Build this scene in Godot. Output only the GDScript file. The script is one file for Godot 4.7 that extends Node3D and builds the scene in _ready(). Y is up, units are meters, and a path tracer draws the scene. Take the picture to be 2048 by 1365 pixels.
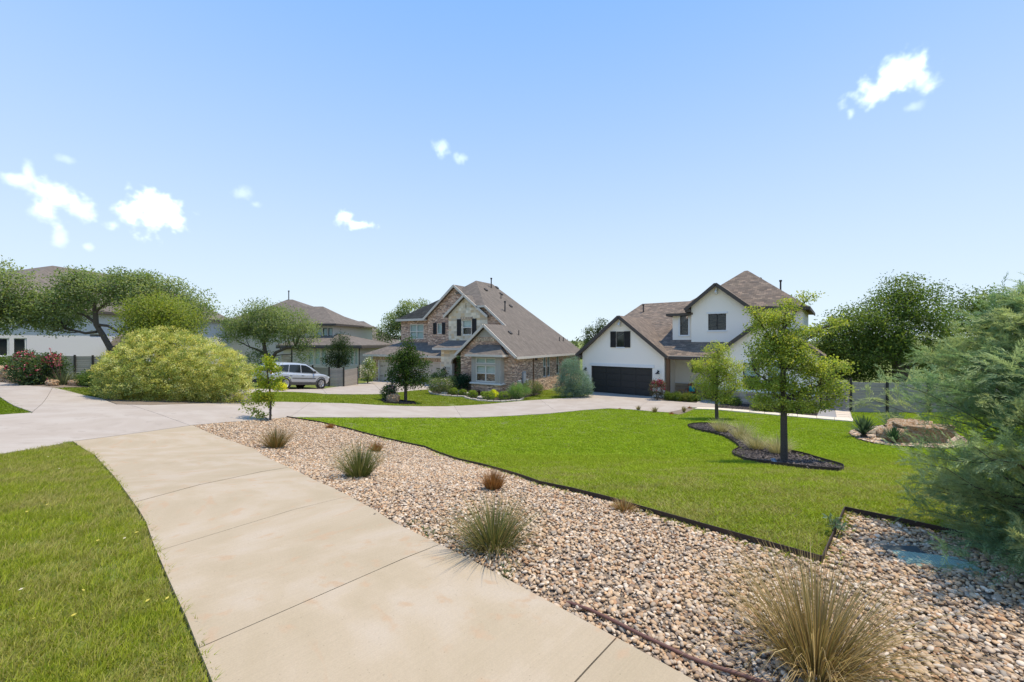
extends Node3D

const F := 830.0
const CX := 1024.0
const CY := 682.5
const EYE := 1.6

var M := {}
var used := {}
var rng := RandomNumberGenerator.new()
var gx := PackedFloat32Array()
var gd := PackedFloat32Array()
var gh := []
var patches := FastNoiseLite.new()

# ------------------------------------------------------------------ mesh builder
class MB:
	var v := PackedVector3Array()
	var n := PackedVector3Array()
	var c := PackedColorArray()
	var i := PackedInt32Array()
	var col := Color.WHITE
	func tri(a: Vector3, b: Vector3, d: Vector3) -> void:
		var k := v.size()
		var nn := (b - a).cross(d - a).normalized()
		v.append(a); v.append(b); v.append(d)
		n.append(nn); n.append(nn); n.append(nn)
		c.append(col); c.append(col); c.append(col)
		i.append(k); i.append(k + 2); i.append(k + 1)
	func quad(a: Vector3, b: Vector3, d: Vector3, e: Vector3) -> void:
		var k := v.size()
		var nn := (d - a).cross(e - b).normalized()
		v.append(a); v.append(b); v.append(d); v.append(e)
		for q in 4:
			n.append(nn); c.append(col)
		i.append(k); i.append(k + 2); i.append(k + 1)
		i.append(k); i.append(k + 3); i.append(k + 2)
	func box(a: Vector3, b: Vector3) -> void:
		obox(Transform3D(Basis.IDENTITY, (a + b) / 2.0), b - a)
	func obox(t: Transform3D, s: Vector3, bevel := 0.0) -> void:
		var h := s / 2.0
		if bevel <= 0.0:
			for ax in 3:
				for sg in [-1.0, 1.0]:
					var o := Vector3.ZERO; o[ax] = h[ax] * sg
					var p := Vector3.ZERO; p[(ax + 1) % 3] = h[(ax + 1) % 3]
					var q := Vector3.ZERO; q[(ax + 2) % 3] = h[(ax + 2) % 3] * sg
					quad(t * (o - p - q), t * (o + p - q), t * (o + p + q), t * (o - p + q))
			return
		var e := Vector3(h.x - bevel, h.y - bevel, h.z - bevel)
		for ax in 3:
			var a1 := (ax + 1) % 3
			var a2 := (ax + 2) % 3
			for sg in [-1.0, 1.0]:
				var o := Vector3.ZERO; o[ax] = h[ax] * sg
				var p := Vector3.ZERO; p[a1] = e[a1]
				var q := Vector3.ZERO; q[a2] = e[a2] * sg
				quad(t * (o - p - q), t * (o + p - q), t * (o + p + q), t * (o - p + q))
			for s1 in [-1.0, 1.0]:
				for s2 in [-1.0, 1.0]:
					var l := Vector3.ZERO; l[ax] = e[ax] * s1 * s2
					var A := Vector3.ZERO; A[a1] = h[a1] * s1; A[a2] = e[a2] * s2
					var B := Vector3.ZERO; B[a1] = e[a1] * s1; B[a2] = h[a2] * s2
					quad(t * (A - l), t * (A + l), t * (B + l), t * (B - l))
		for sx in [-1.0, 1.0]:
			for sy in [-1.0, 1.0]:
				for sz in [-1.0, 1.0]:
					var A := t * Vector3(h.x * sx, e.y * sy, e.z * sz)
					var B := t * Vector3(e.x * sx, h.y * sy, e.z * sz)
					var D := t * Vector3(e.x * sx, e.y * sy, h.z * sz)
					if sx * sy * sz > 0.0: tri(A, B, D)
					else: tri(A, D, B)
	func beam(p: Vector3, q: Vector3, w: float, h: float, up := Vector3.UP) -> void:
		var z := (q - p).normalized()
		var x := up.cross(z).normalized()
		if x.length() < 0.1: x = Vector3.RIGHT
		var y := z.cross(x)
		obox(Transform3D(Basis(x, y, z), (p + q) / 2.0), Vector3(w, h, p.distance_to(q)))
	func tube(pts: Array, rad: Array, sides := 7, cap := true) -> void:
		var k0 := v.size()
		var m := pts.size()
		var ref := Vector3(0.31, 0.2, 0.93)
		for j in m:
			var dir: Vector3 = (pts[mini(j + 1, m - 1)] - pts[maxi(j - 1, 0)]).normalized()
			var x := dir.cross(ref).normalized()
			if x.length() < 0.1: x = dir.cross(Vector3.UP).normalized()
			var y := dir.cross(x)
			for s in sides:
				var an := TAU * s / sides
				var nn := x * cos(an) + y * sin(an)
				v.append(pts[j] + nn * rad[j]); n.append(nn); c.append(col)
		for j in m - 1:
			for s in sides:
				var a := k0 + j * sides + s
				var b := k0 + j * sides + (s + 1) % sides
				i.append(a); i.append(a + sides); i.append(b)
				i.append(b); i.append(a + sides); i.append(b + sides)
		if cap:
			for e in [0, m - 1]:
				var k := v.size()
				var nn: Vector3 = (pts[e] - pts[1 if e == 0 else m - 2]).normalized()
				v.append(pts[e]); n.append(nn); c.append(col)
				for s in sides:
					v.append(v[k0 + e * sides + s]); n.append(nn); c.append(col)
				for s in sides:
					i.append(k); i.append(k + 1 + s); i.append(k + 1 + (s + 1) % sides)
	func lathe(at: Vector3, prof: Array, sides := 14, axis := Basis.IDENTITY) -> void:
		# prof: [radius, height] pairs, smooth round the axis, faceted along it
		for j in prof.size() - 1:
			var k := v.size()
			var dr: float = prof[j + 1][0] - prof[j][0]
			var dh: float = prof[j + 1][1] - prof[j][1]
			for s in sides + 1:
				var an := TAU * s / sides
				var d := Vector3(cos(an), 0, sin(an))
				var nn := axis * (d * dh - Vector3.UP * dr).normalized()
				for q in 2:
					v.append(at + axis * (d * prof[j + q][0] + Vector3.UP * prof[j + q][1])); n.append(nn); c.append(col)
			for s in sides:
				var a := k + s * 2
				i.append(a); i.append(a + 2); i.append(a + 1)
				i.append(a + 2); i.append(a + 3); i.append(a + 1)
	func ribbon(pts: Array, w: float, side: Vector3) -> void:
		var k := v.size()
		var m := pts.size()
		for j in m:
			var dir: Vector3 = (pts[mini(j + 1, m - 1)] - pts[maxi(j - 1, 0)]).normalized()
			var nn := side.cross(dir).normalized()
			var ww := w * (1.0 - pow(float(j) / (m - 1), 2.0)) * 0.5
			v.append(pts[j] - side * ww); v.append(pts[j] + side * ww)
			n.append(nn); n.append(nn); c.append(col); c.append(col)
		for j in m - 1:
			var a := k + j * 2
			i.append(a); i.append(a + 2); i.append(a + 1)
			i.append(a + 2); i.append(a + 3); i.append(a + 1)
	func leaf(p: Vector3, dir: Vector3, nn: Vector3, l: float, w: float, sn: Vector3) -> void:
		var s := dir.cross(nn).normalized() * (w * 0.5)
		var k := v.size()
		var mid := p + dir * (l * 0.45) + nn * (l * 0.06)
		v.append(p); v.append(mid - s); v.append(p + dir * l); v.append(mid + s)
		for q in 4:
			n.append(sn); c.append(col)
		if (v[k + 1] - p).cross(dir).dot(sn) > 0.0:
			i.append(k); i.append(k + 2); i.append(k + 1)
			i.append(k); i.append(k + 3); i.append(k + 2)
		else:
			i.append(k); i.append(k + 1); i.append(k + 2)
			i.append(k); i.append(k + 2); i.append(k + 3)
	func flat(poly: PackedVector2Array, f: Callable, up := true) -> void:
		# triangulated polygon; f maps a 2D point to 3D, counter-clockwise seen from outside
		var ix := Geometry2D.triangulate_polygon(poly)
		for q in range(0, ix.size(), 3):
			var a: Vector2 = poly[ix[q]]; var b: Vector2 = poly[ix[q + 1]]; var d: Vector2 = poly[ix[q + 2]]
			if ((b - a).cross(d - a) > 0.0) == up: tri(f.call(a), f.call(b), f.call(d))
			else: tri(f.call(a), f.call(d), f.call(b))
	func commit() -> ArrayMesh:
		var m := ArrayMesh.new()
		if v.is_empty(): return m
		var a := []
		a.resize(Mesh.ARRAY_MAX)
		a[Mesh.ARRAY_VERTEX] = v; a[Mesh.ARRAY_NORMAL] = n; a[Mesh.ARRAY_COLOR] = c; a[Mesh.ARRAY_INDEX] = i
		m.add_surface_from_arrays(Mesh.PRIMITIVE_TRIANGLES, a)
		return m

# ------------------------------------------------------------------ scene helpers
func numbered(called: String) -> String:
	var k: int = used.get(called, 0)
	used[called] = k + 1
	return called if k == 0 else "%s_%03d" % [called, k]

func tag(o: Node3D, label: String, category: String, group := "") -> Node3D:
	o.set_meta("label", label); o.set_meta("category", category)
	if group: o.set_meta("group", group)
	return o

func thing(called: String, label: String, category: String, at := Vector3.ZERO, turn := 0.0, group := "") -> Node3D:
	var o := Node3D.new()
	o.name = numbered(called)
	add_child(o)
	o.position = at; o.rotation.y = turn
	return tag(o, label, category, group)

func part(called: String, mb: MB, mat: Material, parent: Node = null) -> MeshInstance3D:
	return part_mesh(called, mb.commit(), mat, parent)

func part_mesh(called: String, m: Mesh, mat: Material, parent: Node = null) -> MeshInstance3D:
	var o := MeshInstance3D.new()
	o.mesh = m
	o.material_override = mat
	if parent == null:
		o.name = numbered(called); add_child(o)
	else:
		o.name = called; parent.add_child(o, true)
	return o

func struct_mesh(called: String, mb: MB, mat: Material) -> MeshInstance3D:
	var o := part(called, mb, mat)
	o.set_meta("kind", "structure")
	return o

func lin(r: float, g: float, b: float) -> Color:
	return Color(r, g, b).linear_to_srgb()

func mat(called: String, c: Color, rough := 0.85, metal := 0.0, vc := false) -> StandardMaterial3D:
	var m := StandardMaterial3D.new()
	m.resource_name = called
	m.albedo_color = c
	m.roughness = rough; m.metallic = metal
	m.vertex_color_use_as_albedo = vc
	m.cull_mode = BaseMaterial3D.CULL_DISABLED
	M[called] = m
	return m

func noise_tex(ramp: Array, freq: float, oct := 5, sz := 512, sd := 1, kind := FastNoiseLite.TYPE_SIMPLEX_SMOOTH) -> NoiseTexture2D:
	var f := FastNoiseLite.new()
	f.noise_type = kind; f.seed = sd; f.frequency = freq
	f.fractal_octaves = oct; f.fractal_gain = 0.68
	var t := NoiseTexture2D.new()
	t.width = sz; t.height = sz; t.seamless = true; t.noise = f
	var g := Gradient.new()
	var off := PackedFloat32Array(); var cs := PackedColorArray()
	for r in ramp:
		off.append(r[0]); cs.append(r[1])
	g.offsets = off; g.colors = cs
	t.color_ramp = g
	return t

func tri_tex(m: StandardMaterial3D, t: Texture2D, size: Vector3, world := false) -> void:
	m.albedo_texture = t
	m.uv1_triplanar = true
	m.uv1_world_triplanar = world
	m.uv1_triplanar_sharpness = 6.0
	m.uv1_scale = Vector3(1.0 / size.x, 1.0 / size.y, 1.0 / size.z)

func bump(m: StandardMaterial3D, freq: float, strength: float, sd := 3, oct := 4) -> void:
	m.heightmap_enabled = true
	m.heightmap_texture = noise_tex([[0.0, Color.BLACK], [1.0, Color.WHITE]], freq, oct, 512, sd)
	m.heightmap_scale = strength

func g3(v: float) -> Color: return Color(v, v, v)

# ------------------------------------------------------------------ terrain
func curve(pts: Array, d: float) -> float:
	if d <= pts[0][0]: return pts[0][1]
	for k in pts.size() - 1:
		var a: Array = pts[k]; var b: Array = pts[k + 1]
		if d <= b[0]:
			var t: float = (d - a[0]) / (b[0] - a[0])
			var p: Array = pts[maxi(k - 1, 0)]; var q: Array = pts[mini(k + 2, pts.size() - 1)]
			var ma: float = (b[1] - p[1]) / (b[0] - p[0]) * (b[0] - a[0])
			var mb: float = (q[1] - a[1]) / (q[0] - a[0]) * (b[0] - a[0])
			var t2 := t * t; var t3 := t2 * t
			return (2 * t3 - 3 * t2 + 1) * a[1] + (t3 - 2 * t2 + t) * ma + (-2 * t3 + 3 * t2) * b[1] + (t3 - t2) * mb
	return pts[-1][1]

const RIGHT := [[0.0, 1.6], [3.0, 1.6], [4.5, 1.72], [6.0, 1.98], [8.9, 2.6], [12.0, 3.0], [19.0, 3.65], [24.0, 4.02], [30.0, 4.13], [40.0, 4.14], [60.0, 4.14]]
const LEFT := [[0.0, 1.6], [4.0, 1.6], [7.0, 1.7], [10.0, 1.85], [14.0, 2.1], [20.0, 2.6], [26.0, 3.15], [31.3, 3.6], [38.0, 3.98], [43.0, 4.12], [60.0, 4.14]]

const CORNER := [[0.0, 1.6], [4.0, 1.6], [7.0, 1.66], [10.0, 1.72], [15.0, 1.82], [19.0, 1.92], [21.0, 2.02], [24.0, 2.4], [30.0, 3.1], [38.0, 3.75], [50.0, 4.1], [60.0, 4.14]]

func raw(x: float, d: float) -> float:
	var h := lerpf(curve(LEFT, d), curve(RIGHT, d), smoothstep(-14.0, 0.0, x))
	return EYE - lerpf(h, curve(CORNER, d), smoothstep(-14.0, -19.0, x))

func make_grid() -> void:
	for e in [-900.0, -300.0, -120.0, -70.0]: gx.append(e)
	for k in range(-50, 51): gx.append(k)
	for e in [70.0, 120.0, 300.0, 900.0]: gx.append(e)
	for e in [-200.0, -50.0, -15.0]: gd.append(e)
	for k in range(-6, 61): gd.append(k)
	for e in [75.0, 100.0, 150.0, 300.0, 900.0]: gd.append(e)
	for a in gx.size():
		var row := PackedFloat32Array()
		for b in gd.size(): row.append(raw(gx[a], gd[b]))
		gh.append(row)

func cell(arr: PackedFloat32Array, x: float) -> int:
	return clampi(arr.bsearch(x) - 1, 0, arr.size() - 2)

func gy(x: float, d: float) -> float:
	var a := cell(gx, x); var b := cell(gd, d)
	var u := clampf((x - gx[a]) / (gx[a + 1] - gx[a]), 0, 1); var v := clampf((d - gd[b]) / (gd[b + 1] - gd[b]), 0, 1)
	var h00: float = gh[a][b]; var h10: float = gh[a + 1][b]; var h01: float = gh[a][b + 1]; var h11: float = gh[a + 1][b + 1]
	if u >= v: return h00 + (h10 - h00) * u + (h11 - h10) * v
	return h00 + (h01 - h00) * v + (h11 - h01) * u

func gn(x: float, d: float) -> Vector3:
	var e := 0.3
	return Vector3(gy(x - e, d) - gy(x + e, d), 2 * e, gy(x, d + e) - gy(x, d - e)).normalized()

# the point of the ground seen at a pixel of the photograph, as (x, distance ahead)
func P(px: float, py: float) -> Vector2:
	var u := (px - CX) / F; var v := (py - CY) / F
	var d := 0.8
	while d < 90.0 and v * d < EYE - gy(u * d, d): d += 0.2
	var lo := d - 0.2; var hi := d
	for k in 14:
		var m := (lo + hi) / 2
		if v * m < EYE - gy(u * m, m): lo = m
		else: hi = m
	return Vector2(u * hi, hi)

func PP(a: Array) -> PackedVector2Array:
	var o := PackedVector2Array()
	for p in a: o.append(P(p[0], p[1]))
	return o

func W(g: Vector2, up := 0.0) -> Vector3:
	return Vector3(g.x, gy(g.x, g.y) + up, -g.y)

# a pixel at a given distance ahead
func A(px: float, py: float, d: float) -> Vector3:
	return Vector3((px - CX) / F * d, EYE + (CY - py) / F * d, -d)

# lays a polygon on the ground, cut along the ground's own triangles, OFF above it
func drape(mb: MB, poly: PackedVector2Array, off: float) -> void:
	if Geometry2D.is_polygon_clockwise(poly):
		poly = poly.duplicate(); poly.reverse()
	var lo := poly[0]; var hi := poly[0]
	for p in poly:
		lo = lo.min(p); hi = hi.max(p)
	for a in range(cell(gx, lo.x), cell(gx, hi.x) + 1):
		for b in range(cell(gd, lo.y), cell(gd, hi.y) + 1):
			var p00 := Vector2(gx[a], gd[b]); var p11 := Vector2(gx[a + 1], gd[b + 1])
			var p10 := Vector2(p11.x, p00.y); var p01 := Vector2(p00.x, p11.y)
			for t in [PackedVector2Array([p00, p10, p11]), PackedVector2Array([p00, p11, p01])]:
				for piece in Geometry2D.intersect_polygons(t, poly):
					if piece.size() < 3 or Geometry2D.is_polygon_clockwise(piece): continue
					mb.flat(piece, func(q: Vector2): return W(q, off))

func skirt(mb: MB, poly: PackedVector2Array, top: float, low: float) -> void:
	if Geometry2D.is_polygon_clockwise(poly):
		poly = poly.duplicate(); poly.reverse()
	for k in poly.size():
		var a := poly[k]; var b := poly[(k + 1) % poly.size()]
		var m := maxi(1, int(a.distance_to(b) / 0.4))
		for j in m:
			var p := a.lerp(b, float(j) / m); var q := a.lerp(b, float(j + 1) / m)
			mb.quad(W(p, low), W(q, low), W(q, top), W(p, top))

func slab(called: String, poly: PackedVector2Array, off: float, m: Material, parent: Node, tint := 1.0) -> void:
	var mb := MB.new()
	mb.col = Color(tint, tint, tint)
	drape(mb, poly, off)
	skirt(mb, poly, off, off - 0.09)
	part(called, mb, m, parent)

# a thin strip along a line, to be cut from a polygon
func strip(a: Vector2, b: Vector2, w: float) -> PackedVector2Array:
	var s := (b - a).normalized().orthogonal() * w / 2
	return PackedVector2Array([a + s, b + s, b - s, a - s])

func edging(called: String, label: String, line: PackedVector2Array, closed: bool, up: float, group := "") -> void:
	var mb := MB.new()
	var n := line.size()
	for k in (n if closed else n - 1):
		var a := line[k]; var b := line[(k + 1) % n]
		var m := maxi(1, int(a.distance_to(b) / 0.5))
		for j in m:
			var p := W(a.lerp(b, float(j) / m)); var q := W(a.lerp(b, float(j + 1) / m))
			var s := (q - p).cross(Vector3.UP).normalized() * 0.004
			var t := Vector3.UP * up; var l := Vector3.DOWN * 0.05
			mb.quad(p - s + l, p - s + t, q - s + t, q - s + l)
			mb.quad(p + s + l, q + s + l, q + s + t, p + s + t)
			mb.quad(p - s + t, p + s + t, q + s + t, q - s + t)
	tag(part(called, mb, M.steel), label, "edging", group)

func smooth_line(a: PackedVector2Array, closed: bool, sub := 4) -> PackedVector2Array:
	var o := PackedVector2Array()
	var n := a.size()
	for k in (n if closed else n - 1):
		var p0 := a[(k - 1 + n) % n] if closed or k > 0 else a[k]
		var p3 := a[(k + 2) % n] if closed or k + 2 < n else a[k + 1]
		for j in sub: o.append(a[k].cubic_interpolate(a[(k + 1) % n], p0, p3, float(j) / sub))
	if not closed: o.append(a[n - 1])
	return o

func multimesh(called: String, m: Mesh, mt: Material, xf: Array, cs: PackedColorArray, parent: Node = null) -> MultiMeshInstance3D:
	var mm := MultiMesh.new()
	mm.transform_format = MultiMesh.TRANSFORM_3D
	mm.use_colors = true
	mm.mesh = m
	mm.instance_count = xf.size()
	for k in xf.size():
		mm.set_instance_transform(k, xf[k]); mm.set_instance_color(k, cs[k])
	var o := MultiMeshInstance3D.new()
	o.multimesh = mm
	o.material_override = mt
	if parent == null:
		o.name = numbered(called); add_child(o)
	else:
		o.name = called; parent.add_child(o, true)
	o.set_meta("kind", "stuff")
	return o

func rnd(a: float, b: float) -> float: return rng.randf_range(a, b)

func rdir() -> Vector3:
	var z := rnd(-1, 1); var t := rnd(0, TAU); var r := sqrt(1 - z * z)
	return Vector3(r * cos(t), z, r * sin(t))

# ------------------------------------------------------------------ the scene
func _ready() -> void:
	make_grid()
	patches.seed = 5; patches.frequency = 0.35; patches.fractal_octaves = 3
	var cam := Camera3D.new()
	cam.name = "camera"
	cam.position = Vector3(0, EYE, 0)
	cam.fov = rad_to_deg(2.0 * atan(CY / F))
	cam.near = 0.05; cam.far = 2000.0
	cam.current = true
	add_child(cam)
	var env := Environment.new()
	env.background_mode = Environment.BG_SKY
	var sm := ProceduralSkyMaterial.new()
	sm.sky_top_color = lin(0.125, 0.385, 0.97)
	sm.sky_horizon_color = lin(0.80, 0.93, 1.0)
	sm.sky_curve = 0.375
	sm.sky_energy_multiplier = 0.935
	sm.ground_bottom_color = lin(0.2, 0.22, 0.12)
	sm.ground_horizon_color = lin(0.3, 0.32, 0.26)
	sm.sky_cover = clouds()
	var sky := Sky.new()
	sky.sky_material = sm
	env.sky = sky
	env.tonemap_mode = Environment.TONE_MAPPER_LINEAR
	env.tonemap_exposure = 1.25
	env.sdfgi_enabled = true; env.ssao_enabled = true; env.ssil_enabled = true
	var we := WorldEnvironment.new()
	we.name = "world"
	we.environment = env
	add_child(we)
	var sun := DirectionalLight3D.new()
	sun.name = "sun"
	sun.light_color = Color(1.0, 0.945, 0.85)
	sun.light_energy = 1.25
	sun.light_angular_distance = 0.6
	sun.shadow_enabled = true
	sun.sky_mode = DirectionalLight3D.SKY_MODE_LIGHT_ONLY
	add_child(sun)
	sun.look_at_from_position(Vector3.ZERO, -Vector3(0.3, 1.0, -0.05), Vector3.FORWARD)
	materials()
	ground()
	lawns()
	gravel()
	brick_house()
	white_house()
	far_houses()
	fences()
	trees()
	shrubs()
	garden()
	parked_car()
	porch()

func clouds() -> ImageTexture:
	var w := 4096; var h := 2048
	var im := Image.create(w, h, false, Image.FORMAT_RGBA8)
	im.fill(Color(1, 1, 1, 0))
	var f := FastNoiseLite.new()
	f.seed = 8; f.frequency = 0.02; f.fractal_octaves = 6; f.fractal_gain = 0.58
	# centre and half size in pixels of the photograph, density; each cloud a few puffs
	for q in [[1760, 180, 62, 24, 1.1], [1800, 143, 52, 34, 1.2], [1842, 160, 42, 22, 0.9], [1703, 228, 8, 10, 0.45], [1825, 215, 22, 10, 0.25],
			[308, 428, 58, 40, 1.5], [270, 412, 28, 24, 1.3], [345, 445, 30, 22, 1.2], [222, 452, 18, 12, 0.55], [112, 395, 40, 30, 1.0], [150, 418, 36, 24, 0.9], [90, 425, 30, 24, 0.8],
			[30, 358, 46, 14, 0.6], [52, 342, 12, 20, 0.4], [115, 475, 16, 20, 0.3], [172, 494, 14, 10, 0.35], [684, 436, 22, 16, 0.9], [718, 450, 32, 9, 1.0],
			[880, 298, 20, 14, 0.5], [922, 316, 18, 11, 0.35], [488, 388, 24, 14, 0.25], [510, 410, 14, 8, 0.22], [130, 318, 20, 8, 0.2]]:
		var dir := A(q[0], q[1], 1.0) - Vector3(0, EYE, 0)
		var lon := atan2(dir.x, -dir.z); var lat := atan2(dir.y, Vector2(dir.x, dir.z).length())
		var sc := 1.0 / (F * dir.length())  # radians per pixel there
		var rx: float = q[2] * sc / cos(lat) * cos(lon) * 1.25; var ry: float = q[3] * sc * 1.3
		var ux := int(lon / TAU * w); var uy := int((0.5 - lat / PI) * h)
		var ex := int(rx * 1.7 / TAU * w) + 2; var ey := int(ry * 1.7 / PI * h) + 2
		for y in range(uy - ey, uy + ey + 1):
			for x in range(ux - ex, ux + ex + 1):
				var dx := (x - ux) / float(w) * TAU / rx; var dy := (y - uy) / float(h) * PI / ry
				var r := sqrt(dx * dx + dy * dy)
				var nn := f.get_noise_2d(x * 1.5, y * 1.5) * 0.9 + f.get_noise_2d(x * 5.0, y * 5.0 + 300.0) * 0.1
				var a: float = clampf((1.0 - r + nn * 0.9) * 0.95, 0.0, 1.0) * smoothstep(1.65, 1.0, r)
				a = clampf(a * a * (3 - 2 * a) * q[4] * 0.85, 0, 0.95)
				if a > 0.004 and y >= 0 and y < h:
					var old := im.get_pixel(posmod(x, w), y).a
					im.set_pixel(posmod(x, w), y, Color(1, 1, 1, minf(0.95, old + a * (1 - old))))
	return ImageTexture.create_from_image(im)

func brick_image(n: int, rows: int, pal: Array, mortar: Color, sd: int, jitter: float, stone := false) -> ImageTexture:
	var r := RandomNumberGenerator.new(); r.seed = sd
	var S := 512
	var im := Image.create(S, S, false, Image.FORMAT_RGB8)
	im.fill(mortar)
	var y := 0
	for k in rows:
		var h := int(round(float(S) * (k + 1) / rows)) - y
		var x := 0 if k % 2 == 0 else -S / n / 2
		var first := x
		while x < S:
			var bw := int(float(S) / n * (r.randf_range(0.55, 1.6) if stone else 1.0))
			var cc: Color = pal[r.randi() % pal.size()]
			var s := 1.0 + r.randf_range(-jitter, jitter)
			cc = Color(cc.r * s, cc.g * s, cc.b * s)
			im.fill_rect(Rect2i(x + 1, y + 1, bw - 2, h - 2), cc)
			if x < 0: im.fill_rect(Rect2i(S + x + 1, y + 1, -x, h - 2), cc)
			x += bw
		y += h
	return ImageTexture.create_from_image(im)

# worn concrete: broad tints, rusty stains, broom strokes across the walk, grit
func concrete_image(tint: Array, sd: int, grit: float) -> ImageTexture:
	var S := 1024
	var r := RandomNumberGenerator.new(); r.seed = sd
	var f := FastNoiseLite.new(); f.seed = sd; f.frequency = 1.0; f.fractal_octaves = 4
	var stroke := PackedFloat32Array()
	for k in S: stroke.append(r.randf_range(-1, 1))
	var im := Image.create(S, S, false, Image.FORMAT_RGB8)
	for y in S:
		var ay := TAU * y / S
		for x in S:
			var ax := TAU * x / S
			# noise on a torus, so that the sheet tiles
			var q := Vector3(cos(ax), sin(ax), cos(ay)) * 1.1 + Vector3(sin(ay), 0.7 * cos(ay), sin(ay)) * 0.7
			var a := f.get_noise_3dv(q) + 0.5
			var b := f.get_noise_3dv(q * 2.7 + Vector3(9, 3, 5))
			var c: Color = tint[0].lerp(tint[1], clampf(a * 1.6, 0, 1)).lerp(tint[2], clampf(a * 2.0 - 1.0, 0, 1))
			c = c.lerp(tint[3], clampf(b * 3.0 - 0.75, 0, 0.8))
			var s := 1.0 + stroke[(x + y) % S] * 0.03 + r.randf_range(-1, 1) * grit
			if r.randf() < 0.0012: s *= 0.62
			im.set_pixel(x, y, Color(c.r * s, c.g * s, c.b * s).linear_to_srgb())
	return ImageTexture.create_from_image(im)

func materials() -> void:
	var m := mat("concrete", lin(1, 1, 1), 0.9, 0, true)
	tri_tex(m, concrete_image([Color(0.385, 0.31, 0.205), Color(0.42, 0.34, 0.235), Color(0.44, 0.365, 0.27), Color(0.42, 0.3, 0.19)], 4, 0.05), Vector3(4.3, 4.3, 4.3), true)
	bump(m, 0.3, 0.25, 6, 3)
	m = mat("driveway", lin(1, 1, 1), 0.9, 0, true)
	tri_tex(m, concrete_image([Color(0.37, 0.315, 0.26), Color(0.40, 0.345, 0.29), Color(0.42, 0.37, 0.315), Color(0.34, 0.29, 0.24)], 9, 0.03), Vector3(7.3, 7.3, 7.3), true)
	m = mat("soil", lin(1, 1, 1), 0.95)
	tri_tex(m, noise_tex([[0.0, lin(0.09, 0.06, 0.035)], [1.0, lin(0.19, 0.13, 0.08)]], 0.05, 5, 512, 2), Vector3(1.5, 1.5, 1.5), true)
	m = mat("thatch", lin(1, 1, 1), 0.95)
	tri_tex(m, noise_tex([[0.0, lin(0.10, 0.14, 0.014)], [0.35, lin(0.13, 0.175, 0.02)], [0.6, lin(0.16, 0.19, 0.03)], [0.85, lin(0.21, 0.2, 0.055)], [1.0, lin(0.23, 0.195, 0.07)]], 0.02, 7, 1024, 12), Vector3(2.6, 2.6, 2.6), true)
	bump(m, 0.2, 3.0, 15)
	m = mat("gravel_bed", lin(1, 1, 1), 0.95)
	tri_tex(m, noise_tex([[0.0, lin(0.10, 0.075, 0.055)], [0.5, lin(0.2, 0.155, 0.11)], [1.0, lin(0.34, 0.27, 0.2)]], 0.09, 4, 512, 22), Vector3(1.2, 1.2, 1.2), true)
	m = mat("mulch_bed", lin(1, 1, 1), 0.95)
	tri_tex(m, noise_tex([[0.0, lin(0.018, 0.013, 0.011)], [0.6, lin(0.05, 0.037, 0.031)], [1.0, lin(0.11, 0.085, 0.07)]], 0.08, 4, 512, 23), Vector3(1.3, 1.3, 1.3), true)
	m = mat("chips", lin(1, 1, 1), 0.9, 0, true)
	m = mat("pebble", lin(1, 1, 1), 0.7, 0, true)
	m = mat("grass", lin(1, 1, 1), 0.7, 0, true)
	m.backlight_enabled = true; m.metallic_specular = 0.3; m.backlight = lin(0.8, 0.85, 0.4)
	m = mat("straw", lin(1, 1, 1), 0.75, 0, true)
	m.backlight_enabled = true; m.metallic_specular = 0.3; m.backlight = lin(0.6, 0.58, 0.4)
	m = mat("leaf", lin(1, 1, 1), 0.55, 0, true)
	m.backlight_enabled = true; m.metallic_specular = 0.3; m.backlight = lin(0.95, 1.0, 0.5)
	m = mat("dull_leaf", lin(1, 1, 1), 0.7, 0, true)
	m.backlight_enabled = true; m.metallic_specular = 0.3; m.backlight = lin(0.8, 0.85, 0.6)
	m = mat("petal", lin(1, 1, 1), 0.6, 0, true)
	m = mat("bark", lin(1, 1, 1), 0.95)
	tri_tex(m, noise_tex([[0.0, lin(0.045, 0.035, 0.026)], [0.6, lin(0.125, 0.1, 0.076)], [1.0, lin(0.24, 0.2, 0.16)]], 0.06, 5, 512, 31), Vector3(0.35, 1.0, 0.35))
	bump(m, 0.06, 2.0, 31)
	m = mat("steel", lin(0.045, 0.03, 0.024), 0.7, 0.3)
	m = mat("stucco", lin(0.80, 0.80, 0.79), 0.95)
	tri_tex(m, noise_tex([[0.0, g3(0.965)], [1.0, g3(1.0)]], 0.05, 5, 512, 41), Vector3(1.4, 1.4, 1.4))
	m.albedo_color = lin(0.94, 0.87, 0.775)
	m = mat("lilac_wall", lin(1, 1, 1), 0.95)
	tri_tex(m, noise_tex([[0.0, lin(0.56, 0.55, 0.57)], [1.0, lin(0.64, 0.63, 0.645)]], 0.05, 5, 512, 43), Vector3(1.4, 1.4, 1.4))
	m = mat("cream_wall", lin(1, 1, 1), 0.95)
	tri_tex(m, noise_tex([[0.0, lin(0.50, 0.46, 0.39)], [1.0, lin(0.58, 0.54, 0.46)]], 0.05, 5, 512, 44), Vector3(1.4, 1.4, 1.4))
	var pal := [lin(0.416, 0.249, 0.159), lin(0.499, 0.315, 0.211), lin(0.562, 0.376, 0.258), lin(0.374, 0.211, 0.133), lin(0.208, 0.127, 0.090), lin(0.343, 0.207, 0.142), lin(0.645, 0.470, 0.335), lin(0.603, 0.423, 0.292), lin(0.489, 0.301, 0.202), lin(0.541, 0.348, 0.232), lin(0.458, 0.273, 0.181)]
	m = mat("brick", lin(1, 1, 1), 0.9)
	tri_tex(m, brick_image(14, 26, pal, lin(0.5, 0.44, 0.38), 3, 0.18), Vector3(3.0, 2.0, 3.0))
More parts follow.
